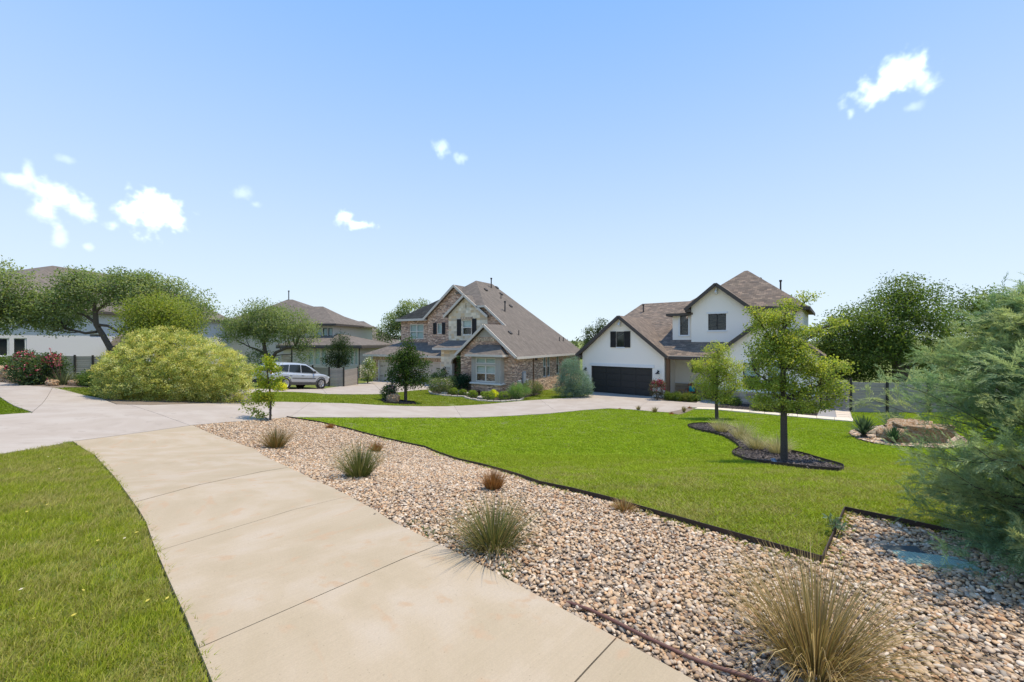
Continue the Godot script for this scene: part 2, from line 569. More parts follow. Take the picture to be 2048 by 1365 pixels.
	m = mat("soldier_brick", lin(1, 1, 1), 0.9)
	tri_tex(m, brick_image(26, 8, [lin(0.5, 0.38, 0.26), lin(0.42, 0.3, 0.2), lin(0.34, 0.24, 0.17), lin(0.55, 0.44, 0.31)], lin(0.5, 0.44, 0.36), 4, 0.15), Vector3(2.0, 1.8, 2.0))
	m = mat("limestone", lin(1, 1, 1), 0.95)
	tri_tex(m, brick_image(9, 14, [lin(0.68, 0.58, 0.43), lin(0.72, 0.63, 0.48), lin(0.62, 0.52, 0.38), lin(0.75, 0.68, 0.54), lin(0.7, 0.6, 0.44), lin(0.58, 0.44, 0.27)], lin(0.66, 0.59, 0.47), 5, 0.08, true), Vector3(3.2, 3.2, 3.2))
	m = mat("tan_stone", lin(1, 1, 1), 0.95)
	tri_tex(m, brick_image(7, 14, [lin(0.42, 0.34, 0.25), lin(0.5, 0.42, 0.32), lin(0.36, 0.28, 0.21)], lin(0.46, 0.4, 0.32), 6, 0.12, true), Vector3(2.6, 2.6, 2.6))
	m = mat("brown_shingle", lin(1, 1, 1), 0.95)
	tri_tex(m, brick_image(16, 34, [lin(0.17, 0.13, 0.098), lin(0.2, 0.155, 0.115), lin(0.145, 0.112, 0.085), lin(0.23, 0.17, 0.125), lin(0.18, 0.14, 0.107), lin(0.125, 0.1, 0.08)], lin(0.1, 0.078, 0.06), 7, 0.14), Vector3(5.0, 4.2, 5.0))
	m = mat("grey_shingle", lin(1, 1, 1), 0.95)
	tri_tex(m, brick_image(16, 34, [lin(0.15, 0.127, 0.106), lin(0.165, 0.139, 0.116), lin(0.14, 0.119, 0.099), lin(0.175, 0.147, 0.122)], lin(0.115, 0.098, 0.082), 8, 0.08), Vector3(5.0, 4.2, 5.0))
	m = mat("fascia_dark", lin(0.075, 0.062, 0.053), 0.8)
	m = mat("fascia_cream", lin(0.62, 0.56, 0.48), 0.8)
	m = mat("frame_cream", lin(0.68, 0.64, 0.57), 0.7)
	m = mat("frame_white", lin(0.75, 0.75, 0.74), 0.7)
	m = mat("frame_dark", lin(0.03, 0.028, 0.027), 0.6)
	m = mat("shutter_black", lin(0.018, 0.018, 0.02), 0.7)
	m = mat("door_black", lin(0.021, 0.022, 0.023), 0.55)
	m = mat("door_cream", lin(0.53, 0.47, 0.385), 0.7)
	m = mat("siding_grey", lin(0.42, 0.39, 0.34), 0.8)
	m = mat("blind", lin(0.42, 0.52, 0.46), 0.8)
	m = mat("glass", Color(0.5, 0.6, 0.6, 0.06), 0.02)
	m.transparency = BaseMaterial3D.TRANSPARENCY_ALPHA
	m.metallic_specular = 0.5
	m = mat("post_wood", lin(0.16, 0.085, 0.045), 0.75)
	m = mat("metal_grey", lin(0.30, 0.33, 0.37), 0.5, 0.2)
	m = mat("metal_dark", lin(0.035, 0.032, 0.03), 0.5, 0.4)
	m = mat("vent_dark", lin(0.05, 0.045, 0.042), 0.7)
	m = mat("fence_board", lin(1, 1, 1), 0.9, 0, true)
	tri_tex(m, noise_tex([[0.0, lin(0.26, 0.235, 0.205)], [0.5, lin(0.34, 0.305, 0.27)], [1.0, lin(0.42, 0.38, 0.335)]], 0.03, 5, 512, 51), Vector3(1.6, 0.25, 1.6))
	m = mat("fence_post", lin(0.025, 0.022, 0.019), 0.7)
	m = mat("rock", lin(1, 1, 1), 0.95)
	tri_tex(m, noise_tex([[0.0, lin(0.2, 0.09, 0.035)], [0.3, lin(0.42, 0.22, 0.1)], [0.5, lin(0.55, 0.38, 0.22)], [0.7, lin(0.62, 0.48, 0.33)], [1.0, lin(0.68, 0.58, 0.46)]], 0.02, 6, 512, 61), Vector3(0.9, 0.7, 0.9))
	bump(m, 0.05, 5.0, 62)
	m = mat("pale_rock", lin(0.5, 0.45, 0.38), 0.95)
	bump(m, 0.05, 3.0, 63)
	m.uv1_triplanar = true
	m = mat("car_paint", lin(0.52, 0.55, 0.58), 0.3, 0.45)
	m.clearcoat_enabled = true; m.clearcoat = 0.7
	m = mat("car_glass", lin(0.014, 0.02, 0.024), 0.05)
	m = mat("car_trim", lin(0.045, 0.043, 0.042), 0.7)
	m = mat("tyre", lin(0.016, 0.016, 0.016), 0.9)
	m = mat("alloy", lin(0.5, 0.5, 0.5), 0.35, 0.7)
	m = mat("lamp_lens", lin(0.55, 0.58, 0.6), 0.15)
	m = mat("red_lens", lin(0.3, 0.02, 0.02), 0.25)
	m = mat("poly_pipe", lin(0.14, 0.062, 0.043), 0.55)
	m = mat("utility_green", lin(0.25, 0.36, 0.30), 0.85)
	m = mat("utility_dark", lin(0.045, 0.06, 0.06), 0.85)
	m = mat("chair_wood", lin(0.25, 0.085, 0.035), 0.7)
	m = mat("teal_cloth", lin(0.02, 0.30, 0.36), 0.9)
	m = mat("pot_clay", lin(0.07, 0.03, 0.024), 0.7)
	m = mat("tan_table", lin(0.42, 0.25, 0.11), 0.7)
	m = mat("solar_glass", lin(0.05, 0.09, 0.15), 0.2)
	m = mat("flagstone", lin(0.27, 0.26, 0.25), 0.9)
	m = mat("paver_tan", lin(0.62, 0.52, 0.40), 0.9)
	m = mat("border_stone", lin(0.66, 0.58, 0.45), 0.9)

# ------------------------------------------------------------------ ground, slabs and beds
var walk_left := PackedVector2Array()
var walk_right := PackedVector2Array()
var bed_main := PackedVector2Array()
var bed_island := PackedVector2Array()
var bed_yucca := PackedVector2Array()
var bed_brick := PackedVector2Array()
var bed_rose := PackedVector2Array()
var bed_bush := PackedVector2Array()
var bed_left := PackedVector2Array()
var bed_white := PackedVector2Array()
var bed_porch := PackedVector2Array()
var bed_tufts := PackedVector2Array()
var patio := PackedVector2Array()
var drive_poly := PackedVector2Array()

func ground() -> void:
	var mb := MB.new()
	for a in gx.size() - 1:
		for b in gd.size() - 1:
			var p := [Vector3(gx[a], gh[a][b], -gd[b]), Vector3(gx[a + 1], gh[a + 1][b], -gd[b]), Vector3(gx[a + 1], gh[a + 1][b + 1], -gd[b + 1]), Vector3(gx[a], gh[a][b + 1], -gd[b + 1])]
			mb.tri(p[0], p[1], p[2]); mb.tri(p[0], p[2], p[3])
	struct_mesh("ground", mb, M.thatch)
	# sidewalk: the two edges with the joints marked
	var L := PP([[145, 886], [190, 915], [222, 952], [266, 1012], [290, 1050], [311, 1112], [345, 1190], [372, 1250], [395, 1310]])
	var R := PP([[385, 853], [430, 873], [505, 899], [577, 939], [640, 970], [699, 998], [785, 1050], [880, 1097], [880, 1097]])
	R[8] = R[7]
	var slabs := []
	slabs.append([[L[0], L[1], L[2]], [R[0], R[1], R[2]]])
	slabs.append([[L[2], L[3]], [R[2], R[3]]])
	slabs.append([[L[3], L[4], L[5]], [R[3], R[4], R[5]]])
	slabs.append([[L[5], L[6], L[7], L[8]], [R[5], R[6], R[7]]])
	var stepv := P(1234, 1287) - R[7]
	var la := L[8]; var ra := R[7]
	walk_left = L.duplicate()
	walk_right = PackedVector2Array([R[0], R[1], R[2], R[3], R[4], R[5], R[6], R[7]])
	for k in 4:
		slabs.append([[la, la + stepv], [ra, ra + stepv]])
		la += stepv; ra += stepv
		stepv = stepv.rotated(-0.01)
		walk_left.append(la); walk_right.append(ra)
	var walk := Node3D.new()
	walk.name = "sidewalk"
	add_child(walk)
	walk.set_meta("kind", "structure")
	mb = MB.new()
	var whole := walk_left.duplicate()
	var back := walk_right.duplicate(); back.reverse()
	whole.append_array(back)
	drape(mb, whole, 0.008)
	part("joint_bed", mb, M.soil, walk)
	rng.seed = 77
	for s in slabs:
		var poly := PackedVector2Array(s[0])
		var rr: Array = s[1].duplicate(); rr.reverse()
		poly.append_array(PackedVector2Array(rr))
		var small := Geometry2D.offset_polygon(poly, -0.004)
		slab("slab", small[0] if small.size() else poly, 0.03 + rnd(-0.003, 0.003), M.concrete, walk, rnd(0.95, 1.02))
	# driveway
	var near := PP([[-420, 988], [0, 911.5], [60, 902.5], [145, 885.5]])
	near.append_array(PP([[385, 852.5], [460, 846], [521, 841.5], [573, 836.5], [640, 836], [850, 836.5], [1000, 834], [1100, 828], [1165, 821.5], [1215, 818], [1262, 820], [1300, 823.5], [1336, 826], [1356, 822], [1380, 816.5], [1400, 816], [1428, 817.5], [1443, 806], [1440, 797], [1402, 799], [1393, 807], [1350, 804], [1310, 798.5], [1303, 793.5], [1187, 784], [1183, 790], [1140, 797], [1057, 802], [1001, 807], [945, 811.5], [864, 814], [760, 812], [700, 808.5], [560, 805.5], [500, 806], [480, 807], [300, 812.5], [232, 811], [203, 798.5], [166, 792], [111, 778], [66, 774], [0, 766], [-60, 764.5], [-60, 772], [0, 796], [66, 827.5], [0, 832], [-420, 868]]))
	drive_poly = near
	var drive := Node3D.new()
	drive.name = "driveway"
	add_child(drive)
	drive.set_meta("kind", "structure")
	mb = MB.new()
	drape(mb, near, 0.006)
	part("joint_bed", mb, M.soil, drive)
	var pieces := [near]
	for cut in [[[233, 807], [392, 858]], [[180, 801], [20, 842]], [[105, 777], [62, 829]], [[632, 800], [566, 846]], [[905, 806], [930, 845]], [[1075, 796], [1130, 832]], [[1306, 797], [1262, 824]], [[1180, 782], [1330, 800]], [[180, 793.5], [40, 803]]]:
		var knife := strip(P(cut[0][0], cut[0][1]), P(cut[1][0], cut[1][1]), 0.011)
		var next := []
		for p in pieces:
			for o in Geometry2D.clip_polygons(p, knife):
				if not Geometry2D.is_polygon_clockwise(o): next.append(o)
		pieces = next
	for p in pieces: slab("slab", p, 0.028, M.driveway, drive, rnd(0.96, 1.02))
	# the brick house's driveway
	var d2 := Node3D.new()
	d2.name = "garage_driveway"
	add_child(d2)
	d2.set_meta("kind", "structure")
	var p2 := PP([[440, 792], [500, 787], [545, 785], [585, 785], [646, 789], [728, 790], [761, 789], [792, 786], [827, 782], [858, 780], [882, 770.5], [850, 767], [775, 763], [748, 763], [687, 773], [648, 778], [560, 779], [440, 779]])
	mb = MB.new()
	drape(mb, p2, 0.006)
	part("joint_bed", mb, M.soil, d2)
	pieces = [p2]
	for cut in [[[640, 775], [655, 792]], [[740, 760], [770, 792]], [[690, 782], [850, 774]]]:
		var knife := strip(P(cut[0][0], cut[0][1]), P(cut[1][0], cut[1][1]), 0.016)
		var next := []
		for p in pieces:
			for o in Geometry2D.clip_polygons(p, knife):
				if not Geometry2D.is_polygon_clockwise(o): next.append(o)
		pieces = next
	for p in pieces: slab("slab", p, 0.028, M.driveway, d2, rnd(0.96, 1.02))
	# planting beds
	bed_island = smooth_line(PP([[1376, 852.5], [1406, 849], [1429, 851], [1462, 855], [1514, 885], [1573, 904], [1614, 914], [1672, 932], [1688, 940], [1678, 946], [1643, 944], [1599, 939], [1532, 930], [1491, 923], [1470, 914], [1466, 907], [1479, 899], [1473, 890.6], [1450, 876], [1420, 867], [1391, 861]]), true, 3)
	bed_yucca = smooth_line(PP([[1699, 869], [1731, 885], [1789, 894], [1842, 897], [1892, 899], [1940, 888], [1890, 862], [1790, 852], [1720, 859]]), true, 3)
	bed_brick = PP([[858, 784.5], [864, 789], [890, 793], [927, 795], [938, 799], [960, 803], [1001, 804.6], [1042, 802], [1046, 797.5], [1083, 788.6], [1060, 782], [1030, 783], [1000, 780], [930, 778], [885, 771]])
	bed_rose = PP([[762, 802], [771, 807], [806, 809.5], [832, 809.5], [828, 806], [800, 803], [775, 798.5], [766, 799]])
	bed_bush = PP([[206, 797.5], [234, 810.5], [300, 812], [480, 806.3], [502, 805.2], [505, 790], [430, 781], [260, 781], [215, 790]])
	bed_left = PP([[-60, 764], [0, 765.5], [66, 773.5], [106, 777.5], [150, 775.5], [218, 776]])
	for e in [[218, 20.5], [120, 21.5], [0, 22.0], [-60, 22.0]]: bed_left.append(Vector2((e[0] - CX) / F * e[1], e[1]))
	bed_white = PP([[1446, 806], [1500, 808], [1500, 800], [1642, 814], [1634, 833.6], [1560, 827], [1432, 817]])
	bed_porch = PP([[1304, 797], [1350, 803.6], [1393, 806.5], [1401, 799], [1340, 793], [1304, 791]])
	bed_tufts = PP([[1336, 826], [1359, 830.5], [1389, 819], [1380, 816.7], [1356, 822.2]])
	patio = PP([[1634, 834], [1642, 813], [1700, 817], [1707, 843.5]])
	for b in [["mulch_bed", bed_island, M.mulch_bed], ["gravel_island", bed_yucca, M.gravel_bed], ["mulch_bed", bed_brick, M.mulch_bed], ["mulch_bed", bed_rose, M.mulch_bed], ["gravel_strip", bed_bush, M.gravel_bed], ["gravel_strip", bed_left, M.gravel_bed], ["mulch_bed", bed_white, M.mulch_bed], ["mulch_bed", bed_porch, M.mulch_bed], ["gravel_strip", bed_tufts, M.gravel_bed], ["patio_base", patio, M.flagstone]]:
		mb = MB.new()
		drape(mb, b[1], 0.025)
		skirt(mb, b[1], 0.025, -0.03)
		struct_mesh(b[0], mb, b[2])
	edging("metal_edging", "rusty steel edging curving round the island bed under the lawn trees", bed_island, true, 0.085)
	edging("metal_edging", "thin steel edging round the gravel island with yuccas and boulder", bed_yucca, true, 0.05)
	edging("metal_edging", "dark edging round the small rose bed by the brick house drive", bed_rose, true, 0.1)
	# stone border along the white house lawn and the pavers at its end
	var border := Node3D.new()
	border.name = "stone_border"
	add_child(border)
	border.set_meta("kind", "structure")
	var lo := [P(1389, 819.3), P(1430, 820.8), P(1500, 826.7), P(1560, 832.5), P(1634, 839), P(1707, 845)]
	var hi := [P(1396, 816.6), P(1431, 817.6), P(1500, 822.4), P(1560, 827.6), P(1634, 834.3), P(1707, 839.8)]
	for k in 5:
		for j in 2:
			var t0 := j / 2.0 + 0.006; var t1 := (j + 1) / 2.0 - 0.006
			slab("border_slab", PackedVector2Array([lo[k].lerp(lo[k + 1], t0), lo[k].lerp(lo[k + 1], t1), hi[k].lerp(hi[k + 1], t1), hi[k].lerp(hi[k + 1], t0)]), 0.05 + rnd(0, 0.006), M.border_stone, border, 1.0)
	var paving := Node3D.new()
	paving.name = "paver_path"
	add_child(paving)
	paving.set_meta("kind", "structure")
	var q := [P(1674, 838), P(1705, 840), P(1698, 818), P(1670, 816)]
	for k in 6:
		var t0 := k / 6.0 + 0.01; var t1 := (k + 1) / 6.0 - 0.01
		slab("paver", PackedVector2Array([q[0].lerp(q[3], t0), q[1].lerp(q[2], t0), q[1].lerp(q[2], t1), q[0].lerp(q[3], t1)]), 0.045 + rnd(0, 0.006), M.paver_tan, paving)

func inside(p: Vector2, poly: PackedVector2Array) -> bool:
	return Geometry2D.is_point_in_polygon(p, poly)

# ------------------------------------------------------------------ grass
func tuft_mesh(blades: int, radius: float, h: float, w: float, sd: int) -> ArrayMesh:
	rng.seed = sd
	var mb := MB.new()
	for k in blades:
		var an := rnd(0, TAU); var r := radius * sqrt(rng.randf())
		var p := Vector3(cos(an) * r, -0.004, sin(an) * r)
		var lean := Vector3(rnd(-1, 1), 0, rnd(-1, 1)) * 1.1
		var hh := h * rnd(0.45, 1.0)
		var s := rnd(0.75, 1.25)
		mb.col = Color(s * rnd(0.9, 1.15), s, s * rnd(0.8, 1.1))
		var side := Vector3(cos(an + 1.0), 0, sin(an + 1.0))
		mb.ribbon([p, p + Vector3(lean.x * 0.35, 0.6, lean.z * 0.35) * hh, p + Vector3(lean.x, 0.95, lean.z) * hh], w, side)
	return mb.commit()

func grow(called: String, label: String, poly: PackedVector2Array, holes: Array, dmin: float, dmax: float, dens: Callable, mesh_of: ArrayMesh, size: Callable, col: Callable, sd: int) -> void:
	rng.seed = sd
	var lo := poly[0]; var hi := poly[0]
	for p in poly:
		lo = lo.min(p); hi = hi.max(p)
	lo.y = maxf(lo.y, dmin); hi.y = minf(hi.y, dmax)
	var xf := []; var cs := PackedColorArray()
	var d := lo.y
	while d < hi.y:
		var step := 0.5
		var x0 := maxf(lo.x, -1.42 * d - 0.5); var x1 := minf(hi.x, 1.42 * d + 0.5)
		var n := int(maxf(0.0, x1 - x0) * step * dens.call(d + 0.25))
		for k in n:
			var p := Vector2(rnd(x0, x1), d + rng.randf() * step)
			if not inside(p, poly): continue
			var bad := false
			for h in holes:
				if inside(p, h):
					bad = true; break
			if bad: continue
			var up := gn(p.x, p.y)
			var b := Basis(Vector3.UP, rnd(0, TAU))
			b = Basis(Quaternion(Vector3.UP, up)) * b
			var s: float = size.call(p) * rnd(0.75, 1.25)
			xf.append(Transform3D(b.scaled_local(Vector3(s, s * rnd(0.7, 1.15), s)), W(p)))
			cs.append(col.call(p))
		d += step
	var o := multimesh(called, mesh_of, M.grass, xf, cs)
	tag(o, label, "grass")

func lawns() -> void:
	var fine := tuft_mesh(12, 0.045, 0.055, 0.0045, 1)
	var mid := tuft_mesh(26, 0.11, 0.05, 0.009, 2)
	var far := tuft_mesh(34, 0.28, 0.06, 0.024, 3)
	var green := func(p: Vector2, dry: float, base: Color) -> Color:
		var q := patches.get_noise_2d(p.x * 3.0, p.y * 3.0) * 0.5 + 0.5
		var q2 := patches.get_noise_2d(p.x * 12.0 + 40, p.y * 12.0) * 0.5 + 0.5
		var t: float = clampf((q * 0.95 + q2 * 0.5 + rnd(-0.3, 0.3) - 0.8 + dry) * 2.2, 0, 1)
		var s := rnd(0.8, 1.2)
		var cc := base.lerp(Color(0.5, 0.42, 0.19), t * 0.75)
		return Color(cc.r * s, cc.g * s, cc.b * s)
	# the verge beside the sidewalk
	var verge := PP([[-420, 988], [0, 911.5], [60, 902.5], [145, 885.5]])
	verge.append_array(walk_left)
	verge.append(Vector2(-6, -4)); verge.append(Vector2(-10, -2))
	grow("verge_lawn", "rough green and straw verge grass left of the sidewalk slabs", verge, [], 1.2, 9.0, func(d): return clampf(5200.0 / (d * d) + 380, 300, 1500), fine, func(p): return 1.0 + p.y * 0.06, func(p): return green.call(p, 0.3, Color(0.39, 0.44, 0.045)), 11)
	var lawn := PP([[573, 837], [594, 836.3], [850, 837], [1000, 834.5], [1100, 828.5], [1165, 822], [1215, 818.5], [1262, 820.5], [1300, 824], [1336, 826.4], [1359, 831], [1389, 819.6], [1430, 821.2], [1560, 833], [1634, 839.4], [1707, 845.4], [1700, 824], [1773, 826], [1856, 826], [1945, 826], [2048, 826], [2500, 835], [2500, 1215], [2048, 1107], [1996, 1095], [1807, 1052], [1690, 1027], [1644, 1131], [1480, 1084], [1340, 1043], [1210, 1004], [1080, 973], [960, 933], [850, 897], [700, 861], [640, 847]])
	var beds := [bed_island, bed_yucca]
	grow("lawn_grass", "bright green mown lawn grass below the gravel bed edging", lawn, beds, 2.0, 9.5, func(d): return clampf(9000.0 / (d * d), 150, 620), mid, func(p): return 0.85 + p.y * 0.05, func(p): return green.call(p, 0.22 - clampf((p.y - 5.5) * 0.09, -0.05, 0.45), Color(0.36, 0.45, 0.035)), 12)
	grow("far_lawn_grass", "bright green lawn grass in front of the white house", lawn, beds, 9.5, 30.0, func(d): return clampf(9000.0 / (d * d), 22, 95), far, func(p): return 0.7 + p.y * 0.012, func(p): return green.call(p, -0.3, Color(0.34, 0.46, 0.03)), 13)
	var bl := PP([[500, 806], [560, 805.2], [700, 808.2], [760, 811.6], [864, 813.7], [945, 811.2], [1001, 806.7], [1057, 801.6], [1115, 798], [1140, 796.7], [1165, 788], [1090, 781], [1030, 776], [900, 771], [858, 780], [827, 782.3], [792, 786.3], [761, 789.4], [728, 790.4], [646, 789.4], [585, 785.4], [543, 785.4], [500, 788]])
	grow("brick_house_lawn", "green lawn strip between the curved driveway and the brick house beds", bl, [bed_brick, bed_rose, bed_bush], 14.0, 44.0, func(d): return 26.0, far, func(p): return 1.0, func(p): return green.call(p, -0.1, Color(0.28, 0.35, 0.035)), 14)
	var ll := PP([[111, 778.4], [166, 792.4], [204, 798], [240, 792], [240, 775], [150, 774.8]])
	grow("small_lawn", "small lawn wedge between the red yucca bed and the big round bush", ll, [bed_bush, bed_left], 10.0, 30.0, func(d): return 45.0, far, func(p): return 0.8, func(p): return green.call(p, -0.02, Color(0.2, 0.27, 0.022)), 15)
	var lt := PP([[-200, 850], [0, 831.6], [64, 827.5], [0, 797], [-50, 774], [-200, 790]])
	grow("corner_lawn", "green lawn tongue between the two arms of the far left pavement", lt, [], 8.0, 30.0, func(d): return 70.0, far, func(p): return 0.7, func(p): return green.call(p, -0.15, Color(0.19, 0.28, 0.016)), 16)

# ------------------------------------------------------------------ gravel
func pebble_mesh(sd: int) -> ArrayMesh:
	var f := FastNoiseLite.new(); f.seed = sd; f.frequency = 0.9
	var mb := MB.new()
	var sides := 7; var rings := 5
	for r in rings + 1:
		var th := PI * r / rings
		for s in sides:
			var an := TAU * s / sides + r * 0.35
			var d := Vector3(sin(th) * cos(an), cos(th), sin(th) * sin(an))
			var k := 1.0 + f.get_noise_3dv(d * 1.1) * 0.45
			mb.v.append(d * k * 0.5); mb.n.append(d); mb.c.append(Color.WHITE)
	for r in rings:
		for s in sides:
			var a := r * sides + s; var b := r * sides + (s + 1) % sides
			mb.i.append(a); mb.i.append(a + sides); mb.i.append(b)
			mb.i.append(b); mb.i.append(a + sides); mb.i.append(b + sides)
	return mb.commit()

func gravel() -> void:
	var edge := PP([[573, 836.8], [640, 847.5], [700, 861.5], [850, 897.5], [960, 933.5], [1080, 973.5], [1210, 1004.5], [1340, 1043.5], [1480, 1084.5], [1645, 1132], [1690, 1028], [1807, 1053], [1996, 1096], [2048, 1108], [2500, 1216]])
	bed_main = PackedVector2Array()
	var wr := walk_right.duplicate(); wr.reverse()
	bed_main.append_array(wr)
	bed_main.append_array(PP([[385, 853], [460, 846.5], [521, 842], [572, 837]]))
	bed_main.append_array(edge)
	bed_main.append(Vector2(6.5, 1.5)); bed_main.append(Vector2(6.5, -2.0))
	var bed := Node3D.new()
	bed.name = "gravel_bed"
	add_child(bed)
	bed.set_meta("kind", "structure")
	var mb := MB.new()
	drape(mb, bed_main, 0.004)
	part("gravel_base", mb, M.gravel_bed, bed)
	edging("metal_edging", "long dark steel edging between the pebble bed and the bright lawn", edge, false, 0.07)
	rng.seed = 400
	var pal := [Color(0.47, 0.34, 0.21), Color(0.53, 0.41, 0.28), Color(0.39, 0.25, 0.135), Color(0.34, 0.19, 0.095), Color(0.60, 0.50, 0.38), Color(0.31, 0.26, 0.2), Color(0.45, 0.30, 0.17), Color(0.22, 0.155, 0.105), Color(0.50, 0.33, 0.18), Color(0.50, 0.38, 0.26), Color(0.43, 0.31, 0.2), Color(0.36, 0.28, 0.2)]
	var lo := bed_main[0]; var hi := bed_main[0]
	for p in bed_main:
		lo = lo.min(p); hi = hi.max(p)
	var all := []
	var step := 0.25
	var d := maxf(lo.y, 1.0)
	while d < hi.y:
		var x0 := maxf(lo.x, -1.35 * d - 0.3); var x1 := minf(hi.x, 1.35 * d + 0.3)
		var dens := clampf(3900.0 - d * 300.0, 1500.0, 3900.0)
		for k in int(maxf(0, x1 - x0) * step * dens):
			var p := Vector2(rnd(x0, x1), d + rng.randf() * step)
			if not inside(p, bed_main): continue
			var s := 0.012 + 0.021 * pow(rng.randf(), 2.0)
			s *= 1.0 + maxf(0.0, d - 4.0) * 0.03
			if rng.randf() < 0.03: s *= 1.35
			var b := Basis.from_euler(Vector3(rnd(-0.5, 0.5), rnd(0, TAU), rnd(-0.5, 0.5)))
			b = b.scaled_local(Vector3(s * rnd(1.0, 1.6), s * rnd(0.5, 0.85), s * rnd(0.8, 1.15)))
			var cc: Color = pal[rng.randi() % pal.size()]
			var q := rnd(0.88, 1.25)
			all.append([s / p.y if absf(p.x) < p.y * 1.2 and p.y > 1.9 else 0.0, Transform3D(b, W(p, 0.004 + s * 0.25 + rng.randf() * 0.014)), Color(cc.r * q, cc.g * q, cc.b * q)])
		d += step
	all.sort_custom(func(a, b): return a[0] > b[0])
	var meshes := [pebble_mesh(1), pebble_mesh(2), pebble_mesh(3)]
	var tones := []
	for c in pal:
		var m: StandardMaterial3D = M.pebble.duplicate()
		m.vertex_color_use_as_albedo = false
		m.albedo_color = c.linear_to_srgb()
		tones.append(m)
	for k in 300:
		var o := part_mesh("pebble", meshes[k % 3], tones[rng.randi() % tones.size()], bed)
		o.transform = all[k][1]
	var xf := []; var cs := PackedColorArray()
	for k in range(300, all.size()):
		xf.append(all[k][1]); cs.append(all[k][2])
	multimesh("pebble_cover", meshes[0], M.pebble, xf, cs, bed)
	# wood chips on the island bed
	rng.seed = 401
	var chip := MB.new()
	chip.obox(Transform3D.IDENTITY, Vector3(0.05, 0.008, 0.016))
	var cm := chip.commit()
	xf = []; cs = PackedColorArray()
	for q in [[bed_island, 160.0], [bed_rose, 60.0], [bed_brick, 40.0], [bed_white, 60.0]]:
		var poly: PackedVector2Array = q[0]
		lo = poly[0]; hi = poly[0]
		for p in poly:
			lo = lo.min(p); hi = hi.max(p)
		for k in int((hi.x - lo.x) * (hi.y - lo.y) * q[1]):
			var p := Vector2(rnd(lo.x, hi.x), rnd(lo.y, hi.y))
			if not inside(p, poly): continue
			var s := rnd(0.7, 1.9)
			xf.append(Transform3D(Basis.from_euler(Vector3(rnd(-0.5, 0.5), rnd(0, TAU), rnd(-0.5, 0.5))).scaled_local(Vector3(s, s, s)), W(p, 0.033 + rng.randf() * 0.015)))
			var v := rnd(0.025, 0.13)
			cs.append(Color(v * 1.15, v * 0.92, v * 0.8))
	tag(multimesh("wood_chips", cm, M.chips, xf, cs), "dark shredded wood chips scattered over the planting beds", "mulch")
	# small pebbles in the yucca island
	xf = []; cs = PackedColorArray()
	lo = bed_yucca[0]; hi = bed_yucca[0]
	for p in bed_yucca:
		lo = lo.min(p); hi = hi.max(p)
	for k in int((hi.x - lo.x) * (hi.y - lo.y) * 170.0):
		var p := Vector2(rnd(lo.x, hi.x), rnd(lo.y, hi.y))
		if not inside(p, bed_yucca): continue
		var s := rnd(0.04, 0.075)
		xf.append(Transform3D(Basis.from_euler(Vector3(0, rnd(0, TAU), 0)).scaled_local(Vector3(s * 1.3, s * 0.7, s)), W(p, 0.03)))
		var cc: Color = pal[rng.randi() % pal.size()]
		cs.append(Color(minf(cc.r * 1.1, 0.7), minf(cc.g * 1.1, 0.65), minf(cc.b * 1.1, 0.55)))
	tag(multimesh("pale_pebbles", meshes[1], M.pebble, xf, cs), "pale pebbles round the yuccas and the orange boulder", "gravel")

# ------------------------------------------------------------------ house kit (house axes: x along the front, y up, -z to the back)
func wall(mb: MB, org: Vector3, u: Vector3, poly: Array, holes := [], depth := 0.12) -> void:
	var n := u.cross(Vector3.UP).normalized()
	var pp := PackedVector2Array(poly)
	if Geometry2D.is_polygon_clockwise(pp): pp.reverse()
	var xs := [1e9, -1e9]
	for p in pp:
		xs[0] = minf(xs[0], p.x); xs[1] = maxf(xs[1], p.x)
	for h in holes:
		xs.append(h[0]); xs.append(h[2])
	xs.sort()
	var f := func(q: Vector2): return org + u * q.x + Vector3.UP * q.y
	for k in xs.size() - 1:
		if xs[k + 1] - xs[k] < 0.001: continue
		var strips := Geometry2D.intersect_polygons(pp, PackedVector2Array([Vector2(xs[k], -50), Vector2(xs[k + 1], -50), Vector2(xs[k + 1], 50), Vector2(xs[k], 50)]))
		for h in holes:
			if h[0] > xs[k] + 0.0005 or h[2] < xs[k + 1] - 0.0005: continue
			var next: Array[PackedVector2Array] = []
			for s in strips:
				next.append_array(Geometry2D.clip_polygons(s, PackedVector2Array([Vector2(h[0] - 0.01, h[1]), Vector2(h[2] + 0.01, h[1]), Vector2(h[2] + 0.01, h[3]), Vector2(h[0] - 0.01, h[3])])))
			strips = next
		for s in strips:
			if s.size() >= 3: mb.flat(s, f)
	for h in holes:
		var c := [Vector2(h[0], h[1]), Vector2(h[2], h[1]), Vector2(h[2], h[3]), Vector2(h[0], h[3])]
		for k in 4:
			var a: Vector3 = f.call(c[k]); var b: Vector3 = f.call(c[(k + 1) % 4])
			mb.quad(a, b, b - n * depth, a - n * depth)

func roof_face(mb: MB, pts: Array, thick := 0.14) -> void:
	var p2 := PackedVector2Array()
	for p in pts: p2.append(Vector2(p.x, -p.z))
	if Geometry2D.is_polygon_clockwise(p2):
		pts = pts.duplicate(); pts.reverse(); p2.reverse()
	var ix := Geometry2D.triangulate_polygon(p2)
	var dn := Vector3.DOWN * thick
	for q in range(0, ix.size(), 3):
		var a: Vector3 = pts[ix[q]]; var b: Vector3 = pts[ix[q + 1]]; var d: Vector3 = pts[ix[q + 2]]
		if (b - a).cross(d - a).y < 0.0:
			var t := b; b = d; d = t
		mb.tri(a, b, d); mb.tri(a + dn, d + dn, b + dn)
	for k in pts.size():
		var a: Vector3 = pts[k]; var b: Vector3 = pts[(k + 1) % pts.size()]
		mb.quad(a + dn, b + dn, b, a)

